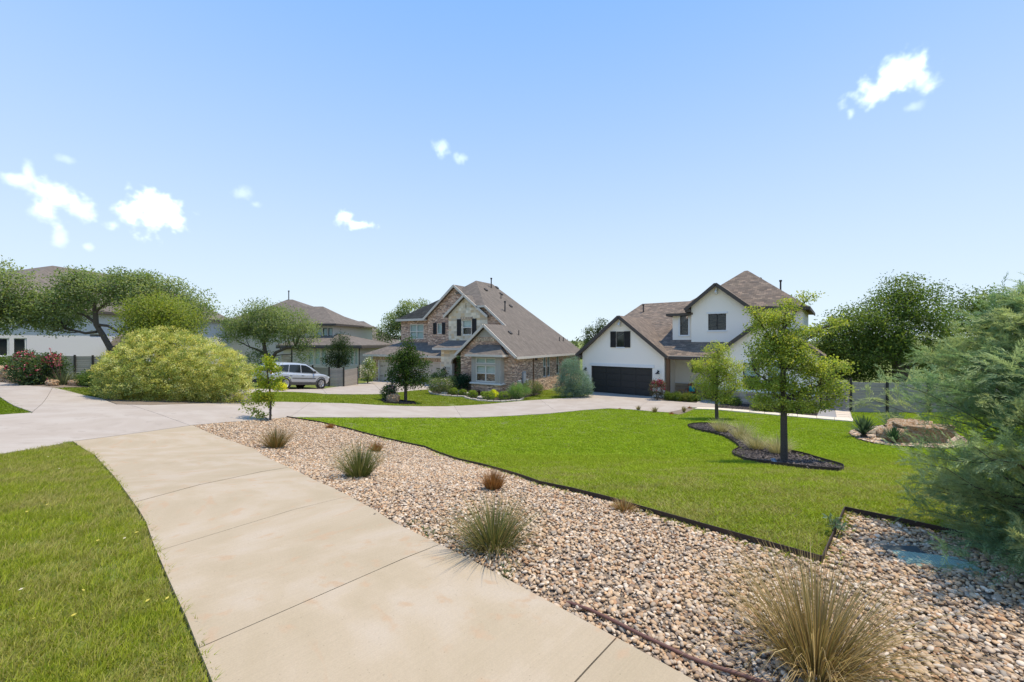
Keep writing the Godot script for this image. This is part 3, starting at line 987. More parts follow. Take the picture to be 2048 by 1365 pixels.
func V(s: float, y: float, t: float) -> Vector3: return Vector3(s, y, -t)

func window(parent: Node, org: Vector3, u: Vector3, r: Array, fm: Material, cols: int, rows: int, behind: Array, depth := 0.1, bar := 0.055) -> void:
	var n := u.cross(Vector3.UP).normalized()
	var base := org - n * (depth * 0.62)
	var f := func(x: float, y: float, z: float): return base + u * x + Vector3.UP * y + n * z
	var mb := MB.new()
	var b3 := Basis(u, Vector3.UP, n)
	var put := func(x0: float, y0: float, x1: float, y1: float, z: float, th: float):
		mb.obox(Transform3D(b3, f.call((x0 + x1) / 2, (y0 + y1) / 2, z)), Vector3(x1 - x0, y1 - y0, th))
	put.call(r[0], r[1], r[0] + bar, r[3], 0.0, 0.05); put.call(r[2] - bar, r[1], r[2], r[3], 0.0, 0.05)
	put.call(r[0] + bar, r[1], r[2] - bar, r[1] + bar, 0.0, 0.05); put.call(r[0] + bar, r[3] - bar, r[2] - bar, r[3], 0.0, 0.05)
	for k in range(1, cols):
		var x: float = lerpf(r[0], r[2], float(k) / cols)
		put.call(x - bar * 0.7, r[1] + bar, x + bar * 0.7, r[3] - bar, 0.0, 0.046)
	for k in range(1, rows):
		var y: float = lerpf(r[1], r[3], float(k) / rows)
		put.call(r[0] + bar, y - bar * 0.5, r[2] - bar, y + bar * 0.5, 0.002, 0.04)
	var w := part("window", mb, fm, parent)
	for c in cols:
		for q in rows:
			var g := MB.new()
			var x0 := lerpf(r[0], r[2], float(c) / cols) + 0.02; var x1 := lerpf(r[0], r[2], float(c + 1) / cols) - 0.02
			var y0 := lerpf(r[1], r[3], float(q) / rows) + 0.02; var y1 := lerpf(r[1], r[3], float(q + 1) / rows) - 0.02
			g.quad(f.call(x0, y0, -0.012), f.call(x1, y0, -0.012), f.call(x1, y1, -0.012), f.call(x0, y1, -0.012))
			part("pane", g, M.glass, w)
	for k in behind.size():
		if behind[k] == null: continue
		var g := MB.new()
		var h: float = (r[3] - r[1]) / behind.size()
		g.quad(f.call(r[0], r[1] + h * k, -0.09 - k * 0.01), f.call(r[2], r[1] + h * k, -0.09 - k * 0.01), f.call(r[2], r[1] + h * (k + 1), -0.09 - k * 0.01), f.call(r[0], r[1] + h * (k + 1), -0.09 - k * 0.01))
		part("blind", g, behind[k], w)

func shutter(parent: Node, org: Vector3, u: Vector3, r: Array) -> void:
	var n := u.cross(Vector3.UP).normalized()
	var b3 := Basis(u, Vector3.UP, n)
	var mb := MB.new()
	var f := func(x: float, y: float, z: float): return org + u * x + Vector3.UP * y + n * z
	mb.obox(Transform3D(b3, f.call((r[0] + r[2]) / 2, (r[1] + r[3]) / 2, 0.02)), Vector3(r[2] - r[0], r[3] - r[1], 0.03))
	for e in [r[0] + 0.03, r[2] - 0.03]: mb.obox(Transform3D(b3, f.call(e, (r[1] + r[3]) / 2, 0.045)), Vector3(0.06, r[3] - r[1], 0.025))
	for e in [r[1] + 0.04, (r[1] + r[3]) / 2, r[3] - 0.04]: mb.obox(Transform3D(b3, f.call((r[0] + r[2]) / 2, e, 0.044)), Vector3(r[2] - r[0] - 0.12, 0.08, 0.022))
	var k: float = r[1] + 0.1
	while k < r[3] - 0.1:
		mb.obox(Transform3D(b3 * Basis(Vector3.RIGHT, 0.6), f.call((r[0] + r[2]) / 2, k, 0.038)), Vector3(r[2] - r[0] - 0.12, 0.05, 0.008))
		k += 0.06
	part("shutter", mb, M.shutter_black, parent)

func garage_door(parent: Node, org: Vector3, u: Vector3, r: Array, cols: int, rows: int, m: Material, depth: float) -> void:
	var n := u.cross(Vector3.UP).normalized()
	var b3 := Basis(u, Vector3.UP, n)
	var back := org - n * depth
	var mb := MB.new()
	mb.obox(Transform3D(b3, back + u * ((r[0] + r[2]) / 2) + Vector3.UP * ((r[1] + r[3]) / 2)), Vector3(r[2] - r[0], r[3] - r[1], 0.04))
	var door := part("garage_door", mb, m, parent)
	var cw: float = (r[2] - r[0]) / cols; var ch: float = (r[3] - r[1]) / rows
	var pm := MB.new()
	pm.obox(Transform3D(b3, Vector3.ZERO), Vector3(cw - 0.07, ch - 0.035, 0.03), 0.01)
	for k in 5: pm.obox(Transform3D(b3, u * (cw * (-0.36 + 0.18 * k)) + n * 0.012), Vector3(cw * 0.15, ch - 0.12, 0.018))
	var mesh := pm.commit()
	for a in cols:
		for b in rows:
			var o := part_mesh("door_panel", mesh, m, door)
			o.position = back + u * (r[0] + cw * (a + 0.5)) + Vector3.UP * (r[1] + ch * (b + 0.5)) + n * 0.035

func wall_lamp(parent: Node, at: Vector3, n: Vector3) -> void:
	var mb := MB.new()
	mb.lathe(at + n * 0.01, [[0.0, 0.02], [0.07, 0.02], [0.07, 0.0]], 10, Basis(Quaternion(Vector3.UP, n)))
	mb.tube([at, at + n * 0.12 + Vector3.UP * 0.12, at + n * 0.22 + Vector3.UP * 0.1, at + n * 0.24], [0.016, 0.016, 0.016, 0.016], 6)
	mb.lathe(at + n * 0.24 + Vector3.DOWN * 0.16, [[0.17, 0.0], [0.16, 0.03], [0.06, 0.11], [0.03, 0.17], [0.0, 0.18]], 12)
	part("wall_lamp", mb, M.metal_dark, parent)

func vent(parent: Node, at: Vector3, kind: int, slope := Vector3.UP) -> void:
	var mb := MB.new()
	if kind == 0:
		mb.lathe(at + Vector3.DOWN * 0.2, [[0.06, 0.0], [0.06, 1.0], [0.1, 1.02], [0.1, 1.14], [0.0, 1.16]], 9)
		part("flue_pipe", mb, M.vent_dark, parent)
	else:
		mb.obox(Transform3D(Basis(Quaternion(Vector3.UP, slope)), at + slope * 0.06), Vector3(0.36, 0.1, 0.34), 0.03)
		part("roof_vent", mb, M.vent_dark, parent)

func rake(mb: MB, pts: Array, h := 0.22, w := 0.07) -> void:
	for k in pts.size() - 1: mb.beam(pts[k], pts[k + 1], w, h)

# ------------------------------------------------------------------ the white house
func white_house() -> void:
	var an := deg_to_rad(38.0)
	var y0 := EYE - 4.13
	var h := thing("white_house", "white stucco house with black garage door and brown shingle gables", "house", Vector3(6.44, y0, -33.6), -an)
	var X := Vector3.RIGHT; var B := Vector3.FORWARD
	var mb := MB.new()
	# garage front gable, side walls
	wall(mb, V(0, 0, 0), X, [Vector2(-0.82, -0.3), Vector2(5.81, -0.3), Vector2(5.81, 3.15), Vector2(2.45, 5.97), Vector2(-0.82, 3.15)], [[0.0, 0.0, 4.95, 2.14], [2.13, 3.66, 2.79, 4.86]], 0.22)
	wall(mb, V(-0.82, 0, 9.0), -B, [Vector2(0, -0.3), Vector2(9, -0.3), Vector2(9, 3.2), Vector2(4.2, 5.0), Vector2(0, 5.0)])
	wall(mb, V(5.81, 0, 0), B, [Vector2(0, -0.3), Vector2(2.6, -0.3), Vector2(2.6, 3.2), Vector2(0, 3.2)])
	# upper front block and the bump beside it
	wall(mb, V(0, 0, 2.27), X, [Vector2(7.08, 3.3), Vector2(11.2, 3.3), Vector2(11.2, 6.25), Vector2(8.82, 8.16), Vector2(7.08, 6.72)], [[8.25, 4.92, 9.43, 6.1 + 0.42 - 0.42]], 0.12)
	wall(mb, V(7.08, 0, 6.0), -B, [Vector2(0, 4.0), Vector2(3.73, 3.5), Vector2(3.73, 6.8), Vector2(0, 6.8)])
	wall(mb, V(0, 0, 2.6), X, [Vector2(5.62, 3.4), Vector2(7.08, 3.4), Vector2(7.08, 6.25), Vector2(5.62, 6.25)], [[6.18, 4.6, 6.78, 6.08]], 0.1)
	wall(mb, V(5.62, 0, 6.5), -B, [Vector2(0, 4.2), Vector2(3.9, 3.3), Vector2(3.9, 6.25), Vector2(0, 6.25)])
	# upper storey behind
	wall(mb, V(0, 0, 4.0), X, [Vector2(10.9, 3.0), Vector2(13.8, 3.0), Vector2(13.8, 6.45), Vector2(10.9, 6.45)])
	wall(mb, V(13.8, 0, 4.0), B, [Vector2(0, -0.3), Vector2(8, -0.3), Vector2(8, 6.45), Vector2(0, 6.45)])
	wall(mb, V(0, 0, 12.0), -X, [Vector2(-13.8, -0.3), Vector2(2.7, -0.3), Vector2(2.7, 4.2), Vector2(-6.2, 6.4), Vector2(-13.8, 6.4)])
	# right lower gable
	wall(mb, V(0, 0, 0), X, [Vector2(9.4, 0.9), Vector2(14.8, 0.9), Vector2(14.8, 3.35), Vector2(12.1, 5.48), Vector2(9.4, 3.35)], [[10.85, 1.0, 11.8, 2.7], [12.25, 1.0, 13.2, 2.7]], 0.1)
	wall(mb, V(14.8, 0, 0), B, [Vector2(0, -0.3), Vector2(5, -0.3), Vector2(5, 3.4), Vector2(0, 3.4)])
	wall(mb, V(9.4, 0, 2.6), -B, [Vector2(0, 0.9), Vector2(2.6, 0.9), Vector2(2.6, 3.4), Vector2(0, 3.4)])
	part("wall", mb, M.stucco, h)
	mb = MB.new()
	wall(mb, V(0, 0, 2.6), X, [Vector2(5.81, 0.95), Vector2(9.4, 0.95), Vector2(9.4, 3.3), Vector2(5.81, 3.3)], [[7.0, 1.75, 7.75, 2.75], [8.1, 1.75, 8.85, 2.75]], 0.1)
	part("porch_wall", mb, M.stucco, h)
	mb = MB.new()
	wall(mb, V(0, 0, 2.56), X, [Vector2(5.81, -0.3), Vector2(9.4, -0.3), Vector2(9.4, 0.9), Vector2(5.81, 0.9)])
	wall(mb, V(0, 0, -0.05), X, [Vector2(9.35, -0.3), Vector2(14.85, -0.3), Vector2(14.85, 0.85), Vector2(9.35, 0.85)])
	wall(mb, V(9.35, 0, 2.6), -B, [Vector2(0, -0.3), Vector2(2.65, -0.3), Vector2(2.65, 0.85), Vector2(0, 0.85)])
	part("stone_skirt", mb, M.tan_stone, h)
	for q in [[7.6, 0.93, 2.52, 3.58], [12.1, 0.88, -0.04, 5.5]]:
		mb = MB.new()
		mb.obox(Transform3D(Basis.IDENTITY, V(q[0], q[1], q[2])), Vector3(q[3], 0.07, 0.1), 0.01)
		part("ledge", mb, M.frame_white, h)
	# window trims
	for t in [[2.06, 3.55, 2.86, 3.66, 0.0], [8.14, 6.1, 9.54, 6.22, 2.27], [8.19, 4.8, 9.49, 4.92, 2.27], [6.06, 6.08, 6.9, 6.2, 2.6], [6.06, 4.48, 6.9, 4.6, 2.6], [6.06, 4.6, 6.18, 6.08, 2.6], [6.78, 4.6, 6.9, 6.08, 2.6], [-0.14, 2.14, 5.09, 2.36, 0.0], [10.75, 2.7, 11.9, 2.82, 0.0], [12.15, 2.7, 13.3, 2.82, 0.0]]:
		mb = MB.new()
		mb.obox(Transform3D(Basis.IDENTITY, V((t[0] + t[2]) / 2, (t[1] + t[3]) / 2, t[4] - 0.02)), Vector3(t[2] - t[0], t[3] - t[1], 0.06))
		part("trim", mb, M.frame_white, h)
	# porch: floor, ceiling, posts
	mb = MB.new()
	mb.obox(Transform3D(Basis.IDENTITY, V(7.6, -0.06, 1.25)), Vector3(3.56, 0.2, 2.6), 0.02)
	part("porch_floor", mb, M.driveway, h)
	mb = MB.new()
	mb.obox(Transform3D(Basis.IDENTITY, V(7.6, 3.02, 1.3)), Vector3(3.56, 0.08, 2.5))
	part("porch_ceiling", mb, M.cream_wall, h)
	for s in [6.02, 9.1]:
		mb = MB.new()
		mb.obox(Transform3D(Basis.IDENTITY, V(s, 1.5, 0.25)), Vector3(0.24, 3.0, 0.24), 0.02)
		mb.obox(Transform3D(Basis.IDENTITY, V(s, 0.12, 0.25)), Vector3(0.32, 0.2, 0.32), 0.02)
		part("porch_post", mb, M.post_wood, h)
	mb = MB.new()
	mb.obox(Transform3D(Basis.IDENTITY, V(7.6, 2.88, 0.25)), Vector3(3.5, 0.2, 0.2), 0.01)
	part("porch_beam", mb, M.post_wood, h)
	# roofs
	mb = MB.new()
	var vt := 6.43
	var fy := func(t: float) -> float: return 7.83 - 0.488 * (10.0 - t)
	roof_face(mb, [V(2.45, 6.09, -0.35), V(2.45, 6.09, vt), V(-1.2, 3.03, fy_t(3.03)), V(-1.2, 3.03, -0.35)])
	roof_face(mb, [V(2.45, 6.09, -0.35), V(6.1, 3.03, -0.35), V(6.1, 3.03, fy_t(3.03)), V(2.45, 6.09, vt)])
	roof_face(mb, [V(0.44, 7.83, 10), V(-0.95, fy.call(5.0), 5.0), V(-0.95, fy.call(fy_t(3.24)), fy_t(3.24)), V(2.45, 6.09, vt), V(6.1, 3.03, fy_t(3.03)), V(6.1, fy.call(0.05), 0.05), V(9.3, fy.call(0.05), 0.05), V(9.3, 7.83, 10)])
	roof_face(mb, [V(0.44, 7.83, 10), V(0.44, 7.83, 10.6), V(-3.0, 4.1, 12.4), V(-3.0, 4.1, 7.2), V(-0.95, fy.call(5.0), 5.0)])
	roof_face(mb, [V(0.44, 7.83, 10.02), V(9.3, 7.83, 10.02), V(9.3, 6.4, 12.4), V(-3.0, 4.1, 12.4)])
	# upper block gable roof
	roof_face(mb, [V(8.82, 8.3, 1.9), V(8.82, 8.3, 7.0), V(6.72, 6.54, 5.0), V(6.72, 6.54, 1.9)])
	roof_face(mb, [V(8.82, 8.3, 1.9), V(11.45, 6.08, 1.9), V(11.45, 6.08, 5.0), V(8.82, 8.3, 7.0)])
	# bump roof
	roof_face(mb, [V(5.28, 6.24, 2.25), V(7.2, 6.24, 2.25), V(7.2, 7.6, 4.6), V(6.9, 7.6, 4.6)])
	roof_face(mb, [V(5.28, 6.24, 2.25), V(6.9, 7.6, 4.6), V(6.9, 7.6, 6.0), V(5.28, 6.24, 6.6)])
	# upper hip
	var pk0 := V(9.72, 9.87, 8.0); var pk1 := V(9.95, 9.87, 8.0)
	roof_face(mb, [V(6.3, 6.9, 3.7), V(14.2, 6.45, 3.6), pk1, pk0])
	roof_face(mb, [V(14.2, 6.45, 3.6), V(14.2, 6.45, 12.4), pk1])
	roof_face(mb, [V(14.2, 6.45, 12.4), V(6.3, 6.9, 12.4), pk0, pk1])
	roof_face(mb, [V(6.3, 6.9, 12.4), V(6.3, 6.9, 3.7), pk0])
	# right lower gable
	roof_face(mb, [V(12.1, 5.6, -0.3), V(12.1, 5.6, 4.2), V(9.1, 3.2, 4.2), V(9.1, 3.2, -0.3)])
	roof_face(mb, [V(12.1, 5.6, -0.3), V(15.1, 3.2, -0.3), V(15.1, 3.2, 5.2), V(12.1, 5.6, 5.2)])
	part("roof", mb, M.brown_shingle, h)
	mb = MB.new()
	rake(mb, [V(-1.22, 2.95, -0.37), V(2.45, 6.0, -0.37), V(6.12, 2.95, -0.37)], 0.24)
	rake(mb, [V(6.7, 6.44, 1.88), V(8.82, 8.2, 1.88), V(11.47, 5.98, 1.88)], 0.24)
	rake(mb, [V(9.08, 3.1, -0.32), V(12.1, 5.52, -0.32), V(15.12, 3.1, -0.32)], 0.24)
	rake(mb, [V(5.98, 2.93, 0.03), V(9.35, 2.93, 0.03)], 0.22)
	rake(mb, [V(5.26, 6.14, 6.0), V(5.26, 6.14, 2.23), V(7.1, 6.14, 2.23)], 0.2)
	rake(mb, [V(11.0, 6.35, 3.58), V(14.22, 6.35, 3.58), V(14.22, 6.35, 12.4)], 0.22)
	rake(mb, [V(-1.22, 2.95, -0.37), V(-1.22, 2.95, 3.0)], 0.2)
	part("fascia", mb, M.fascia_dark, h)
	for q in [[-1.05, 2.86, 0.0, 0.4, 0.7], [6.9, 6.38, 2.1, 0.36, 0.4]]:
		mb = MB.new()
		mb.obox(Transform3D(Basis.IDENTITY, V(q[0], q[1], q[2])), Vector3(q[3], 0.2, q[4]))
		part("eave_return", mb, M.fascia_dark, h)
	for q in [[2.45, 5.5, 0.0], [8.82, 7.75, 2.27]]:
		mb = MB.new()
		mb.obox(Transform3D(Basis.IDENTITY, V(q[0], q[1], q[2] - 0.09)), Vector3(0.14, 0.5, 0.16), 0.02)
		mb.obox(Transform3D(Basis(Vector3.RIGHT, 0.7), V(q[0], q[1] - 0.02, q[2] - 0.2)), Vector3(0.1, 0.1, 0.4))
		part("gable_bracket", mb, M.frame_white, h)
	# doors and windows
	garage_door(h, V(0, 0, 0), X, [0.06, 0.02, 4.89, 2.1], 4, 4, M.door_black, 0.18)
	for s in [0.03, 4.92]:
		mb = MB.new()
		mb.obox(Transform3D(Basis.IDENTITY, V(s, 1.07, 0.1)), Vector3(0.06, 2.14, 0.2))
		part("door_jamb", mb, M.fascia_dark, h)
	window(h, V(0, 0, 0), X, [2.13, 3.66, 2.79, 4.86], M.frame_dark, 1, 1, [])
	shutter(h, V(0, 0, 0), X, [1.66, 3.64, 2.12, 4.88])
	shutter(h, V(0, 0, 0), X, [2.8, 3.64, 3.27, 4.88])
	window(h, V(0, 0, 2.27), X, [8.25, 4.92, 9.43, 6.1], M.frame_dark, 2, 1, [])
	window(h, V(0, 0, 2.6), X, [6.18, 4.6, 6.78, 6.08], M.frame_dark, 1, 1, [])
	window(h, V(0, 0, 0), X, [10.85, 1.0, 11.8, 2.7], M.frame_dark, 1, 2, [null, M.blind])
	window(h, V(0, 0, 0), X, [12.25, 1.0, 13.2, 2.7], M.frame_dark, 1, 2, [null, M.blind])
	window(h, V(0, 0, 2.6), X, [7.0, 1.75, 7.75, 2.75], M.frame_dark, 1, 1, [])
	window(h, V(0, 0, 2.6), X, [8.1, 1.75, 8.85, 2.75], M.frame_dark, 1, 1, [])
	wall_lamp(h, V(-0.48, 1.9, 0), Vector3.BACK)
	wall_lamp(h, V(5.4, 1.9, 0), Vector3.BACK)
	mb = MB.new()
	mb.obox(Transform3D(Basis(Vector3.BACK, PI / 4), V(5.4, 1.25, -0.02)), Vector3(0.24, 0.24, 0.04))
	part("wall_plaque", mb, M.frame_white, h)
	vent(h, V(1.3, 7.4 - 0.75, 8.0), 0)
	vent(h, V(12.2, 7.95, 8.0), 0)
	vent(h, V(10.75, 9.1, 8.0), 1)

func fy_t(y: float) -> float: return 10.0 - (7.83 - y) / 0.488

# ------------------------------------------------------------------ the brick house
func brick_house() -> void:
	var an := deg_to_rad(31.0)
	var y0 := EYE - 4.13
	var h := thing("brick_house", "brick and limestone house with hipped grey roof, shutters and bay window", "house", Vector3(-13.77, y0, -42.8), -an)
	var X := Vector3.RIGHT; var B := Vector3.FORWARD
	var mb := MB.new()
	# garage
	wall(mb, V(0, 0, 0), X, [Vector2(-0.85, -0.4), Vector2(9.3, -0.4), Vector2(9.3, 2.8), Vector2(-0.85, 2.8)], [[0.0, 0.0, 2.75, 2.17], [3.5, 0.0, 8.4, 2.17]], 0.2)
	wall(mb, V(-0.85, 0, 9.7), -B, [Vector2(0, -0.4), Vector2(9.7, -0.4), Vector2(9.7, 2.8), Vector2(0, 2.8)])
	# upper left wall, recessed, and the big gable
	wall(mb, V(0, 0, 2.2), X, [Vector2(0.95, 2.6), Vector2(5.3, 2.6), Vector2(5.3, 6.5), Vector2(0.95, 6.5)], [[2.2, 4.33, 4.15, 5.9]], 0.12)
	wall(mb, V(0.95, 0, 9.7), -B, [Vector2(0, 2.6), Vector2(7.5, 2.6), Vector2(7.5, 6.5), Vector2(0, 6.5)])
	wall(mb, V(0, 0, 1.6), X, [Vector2(5.3, 2.6), Vector2(12.3, 2.6), Vector2(12.3, 6.5), Vector2(8.8, 9.3), Vector2(5.3, 6.5)], [[6.47, 4.83, 7.1, 5.88]], 0.12)
	wall(mb, V(5.3, 0, 2.2), -B, [Vector2(0, 2.6), Vector2(0.6, 2.6), Vector2(0.6, 6.5), Vector2(0, 6.5)])
	# bay gable front and long side wall
	wall(mb, V(0, 0, -3.2), X, [Vector2(13.2, -0.4), Vector2(18.2, -0.4), Vector2(18.2, 3.1), Vector2(16.55, 4.43), Vector2(14.7, 4.43), Vector2(13.2, 3.2)])
	wall(mb, V(18.2, 0, -3.2), B, [Vector2(0, -0.4), Vector2(12.9, -0.4), Vector2(12.9, 3.1), Vector2(0, 3.1)], [[4.75, 1.1, 5.35, 2.85], [5.5, 1.1, 6.1, 2.85], [7.35, 1.2, 8.0, 2.95], [3.25, 2.55, 3.75, 2.85]], 0.14)
	wall(mb, V(13.2, 0, 1.6), -B, [Vector2(0, -0.4), Vector2(4.8, -0.4), Vector2(4.8, 3.1), Vector2(0, 3.1)])
	wall(mb, V(13.6, 0, 0), B, [Vector2(0, 3.4), Vector2(2.0, 3.4), Vector2(2.0, 7.0), Vector2(0, 7.0)])
	wall(mb, V(0, 0, 0.02), X, [Vector2(12.4, 3.4), Vector2(15.6, 3.4), Vector2(15.6, 5.2), Vector2(13.5, 7.0), Vector2(12.4, 7.0)])
	wall(mb, V(0, 0, 9.7), -X, [Vector2(-18.2, -0.4), Vector2(0.85, -0.4), Vector2(0.85, 2.8), Vector2(-18.2, 3.1)])
	part("brick_wall", mb, M.brick, h)
	# cream stone porch and gable
	mb = MB.new()
	wall(mb, V(0, 0, 0.0), X, [Vector2(9.28, 3.4), Vector2(13.6, 3.4), Vector2(13.6, 6.4), Vector2(11.3, 8.1), Vector2(9.28, 6.5)], [[10.83, 4.66, 11.89, 6.04], [11.22, 7.0, 11.3, 7.5]], 0.12)
	wall(mb, V(9.28, 0, 1.6), -B, [Vector2(0, 3.4), Vector2(1.6, 3.4), Vector2(1.6, 6.5), Vector2(0, 6.5)])
	var arch := [Vector2(9.24, -0.4), Vector2(10.5, -0.4), Vector2(10.5, 2.15)]
	for k in 9:
		var t := PI - PI * k / 8.0
		arch.append(Vector2(11.3 + cos(t) * 0.8, 2.15 + sin(t) * 0.6))
	arch.append_array([Vector2(12.1, -0.4), Vector2(13.2, -0.4), Vector2(13.2, 3.45), Vector2(9.24, 3.45)])
	wall(mb, V(0, 0, -1.0), X, arch)
	wall(mb, V(9.24, 0, 0), -B, [Vector2(0, -0.4), Vector2(1.0, -0.4), Vector2(1.0, 3.45), Vector2(0, 3.45)])
	part("stone_wall", mb, M.limestone, h)
	mb = MB.new()
	for k in 9:
		var t0 := PI - PI * k / 9.0; var t1 := PI - PI * (k + 1) / 9.0
		mb.beam(V(11.3 + cos(t0) * 0.88, 2.15 + sin(t0) * 0.68, -1.03), V(11.3 + cos(t1) * 0.88, 2.15 + sin(t1) * 0.68, -1.03), 0.1, 0.17, Vector3.BACK)
	mb.obox(Transform3D(Basis.IDENTITY, V(10.5, 1.0, -0.85)), Vector3(0.04, 2.3, 0.3))
	mb.obox(Transform3D(Basis.IDENTITY, V(12.1, 1.0, -0.85)), Vector3(0.04, 2.3, 0.3))
	part("arch_trim", mb, M.border_stone, h)
	mb = MB.new()
	mb.obox(Transform3D(Basis.IDENTITY, V(11.3, 1.4, 0.5)), Vector3(4.0, 3.4, 0.1))
	part("porch_back", mb, M.brick, h)
	mb = MB.new()
	mb.obox(Transform3D(Basis.IDENTITY, V(11.5, 1.0, 0.4)), Vector3(1.0, 2.1, 0.08), 0.01)
	for e in [0.45, 1.25]: mb.obox(Transform3D(Basis.IDENTITY, V(11.5, e, 0.35)), Vector3(0.7, 0.62, 0.03), 0.01)
	part("front_door", mb, M.post_wood, h)
	mb = MB.new()
	for q in [[-0.84, 9.2, 2.49, -0.04], [13.25, 18.15, 3.0, -0.0]]:
		if q[3] < -0.01: mb.obox(Transform3D(Basis.IDENTITY, V((q[0] + q[1]) / 2, q[2], -0.015)), Vector3(q[1] - q[0], 0.46, 0.04))
	mb.obox(Transform3D(Basis.IDENTITY, V(15.62, 4.25, -3.215)), Vector3(1.9, 0.24, 0.04))
	mb.obox(Transform3D(Basis.IDENTITY, V(11.36, 6.16, -0.02)), Vector3(1.35, 0.22, 0.05))
	mb.obox(Transform3D(Basis.IDENTITY, V(18.215, 2.98, 3.25)), Vector3(0.04, 0.22, 12.8))
	part("soldier_course", mb, M.soldier_brick, h)
	# gable siding and the bay
	mb = MB.new()
	wall(mb, V(0, 0, -3.2), X, [Vector2(14.7, 4.43), Vector2(16.55, 4.43), Vector2(15.62, 5.2)])
	for k in 5: mb.obox(Transform3D(Basis.IDENTITY, V(15.62, 4.5 + k * 0.13, -3.22)), Vector3(1.6 - k * 0.3, 0.02, 0.03))
	part("gable_siding", mb, M.siding_grey, h)
	mb = MB.new()
	wall(mb, V(0, 0, -3.8), X, [Vector2(14.7, 0.95), Vector2(17.32, 0.95), Vector2(17.32, 3.05), Vector2(14.7, 3.05)], [[15.1, 1.05, 16.9, 2.3], [15.1, 2.42, 16.9, 2.86]], 0.1)
	wall(mb, V(17.32, 0, -3.8), B, [Vector2(0, 0.95), Vector2(0.6, 0.95), Vector2(0.6, 3.05), Vector2(0, 3.05)])
	wall(mb, V(14.7, 0, -3.2), -B, [Vector2(0, 0.95), Vector2(0.6, 0.95), Vector2(0.6, 3.05), Vector2(0, 3.05)])
	for k in 14:
		var s := 14.76 + k * 0.2
		if s < 15.06 or s > 16.94: mb.obox(Transform3D(Basis.IDENTITY, V(s, 2.0, -3.81)), Vector3(0.03, 2.1, 0.03))
	part("bay", mb, M.siding_grey, h)
	mb = MB.new()
	mb.obox(Transform3D(Basis.IDENTITY, V(16.0, 0.9, -3.55)), Vector3(2.86, 0.14, 0.75), 0.03)
	part("bay_sill", mb, M.frame_cream, h)
	mb = MB.new()
	mb.obox(Transform3D(Basis.IDENTITY, V(16.0, 0.2, -3.5)), Vector3(2.62, 1.26, 0.6))
	part("bay_base", mb, M.brick, h)
	# roofs
	mb = MB.new()
	var f := V(10.2, 9.98, 3.0); var g := V(10.2, 9.98, 5.85)
	# long side slope, front hip, left slope, rear hip
	roof_face(mb, [f, V(13.5, 7.22, -0.3), V(15.72, 5.36, -0.3), V(18.55, 2.99, -0.3), V(18.55, 2.99, 9.95), g])
	roof_face(mb, [g, V(18.55, 2.99, 9.95), V(0.5, 6.4, 9.9), V(9.9, 9.9, 6.2)])
	roof_face(mb, [f, V(8.8, 8.81, 1.6), V(9.955, 8.557, 1.3), V(11.25, 8.27, 0.957), V(12.58, 7.22, -0.3), V(13.5, 7.22, -0.3)])
	roof_face(mb, [f, g, V(0.5, 6.4, 9.9), V(0.55, 6.42, 1.85), V(4.9, 6.42, 1.85), V(7.6, 8.6, 2.0)])
	# bay gable
	roof_face(mb, [V(15.62, 5.444, -3.5), V(15.62, 5.444, -0.3), V(12.85, 3.1, -0.3), V(12.85, 3.1, -3.5)])
	roof_face(mb, [V(15.62, 5.444, -3.5), V(18.55, 2.99, -3.5), V(18.55, 2.99, -0.302), V(15.62, 5.444, -0.302)])
	# big brick gable
	roof_face(mb, [V(8.8, 9.5, 1.3), V(8.8, 9.5, 4.0), V(5.0, 6.4, 2.6), V(5.0, 6.4, 1.3)])
	roof_face(mb, [V(8.8, 9.5, 1.3), V(12.6, 6.4, 1.3), V(12.6, 6.4, 2.6), V(8.8, 9.5, 4.0)])
	# stone gable
	roof_face(mb, [V(11.25, 8.27, -0.3), V(11.25, 8.27, 3.0), V(8.95, 6.42, 2.0), V(8.95, 6.42, -0.3)])
	roof_face(mb, [V(11.25, 8.27, -0.3), V(13.75, 6.3, -0.3), V(13.75, 6.3, 1.0), V(11.25, 8.27, 3.0)])
	part("roof", mb, M.grey_shingle, h)
	# lower roofs in front: garage, porch, bay
	mb = MB.new()
	roof_face(mb, [V(-1.8, 2.78, -0.45), V(9.25, 2.78, -0.45), V(9.25, 4.05, 2.3), V(1.0, 4.05, 2.3)])
	roof_face(mb, [V(-1.8, 2.78, -0.45), V(1.0, 4.05, 2.3), V(1.0, 4.05, 9.7), V(-1.8, 2.78, 9.9)])
	roof_face(mb, [V(8.66, 3.56, -1.45), V(14.2, 3.56, -1.45), V(14.2, 4.2, 0.02), V(9.3, 4.2, 0.02)])
	roof_face(mb, [V(8.66, 3.56, -1.45), V(9.3, 4.2, 0.02), V(9.3, 4.2, 1.0), V(8.66, 3.56, 0.8)])
	roof_face(mb, [V(14.34, 3.12, -4.1), V(17.68, 3.12, -4.1), V(17.0, 3.86, -3.22), V(14.9, 3.86, -3.22)])
	roof_face(mb, [V(17.68, 3.12, -4.1), V(17.68, 3.12, -3.22), V(17.0, 3.86, -3.22)])
	roof_face(mb, [V(14.34, 3.12, -4.1), V(14.9, 3.86, -3.22), V(14.34, 3.12, -3.22)])
	part("lower_roof", mb, M.grey_shingle, h)
	mb = MB.new()
	rake(mb, [V(12.83, 2.98, -3.53), V(15.62, 5.34, -3.53), V(18.52, 2.92, -3.53)], 0.2)
	rake(mb, [V(4.98, 6.32, 1.28), V(8.8, 9.4, 1.28), V(12.62, 6.32, 1.28)], 0.2)
	rake(mb, [V(8.93, 6.33, -0.32), V(11.25, 8.18, -0.32), V(13.77, 6.2, -0.32)], 0.2)
	rake(mb, [V(12.6, 7.12, -0.32), V(13.5, 7.12, -0.32), V(15.62, 5.34, -0.32)], 0.18)
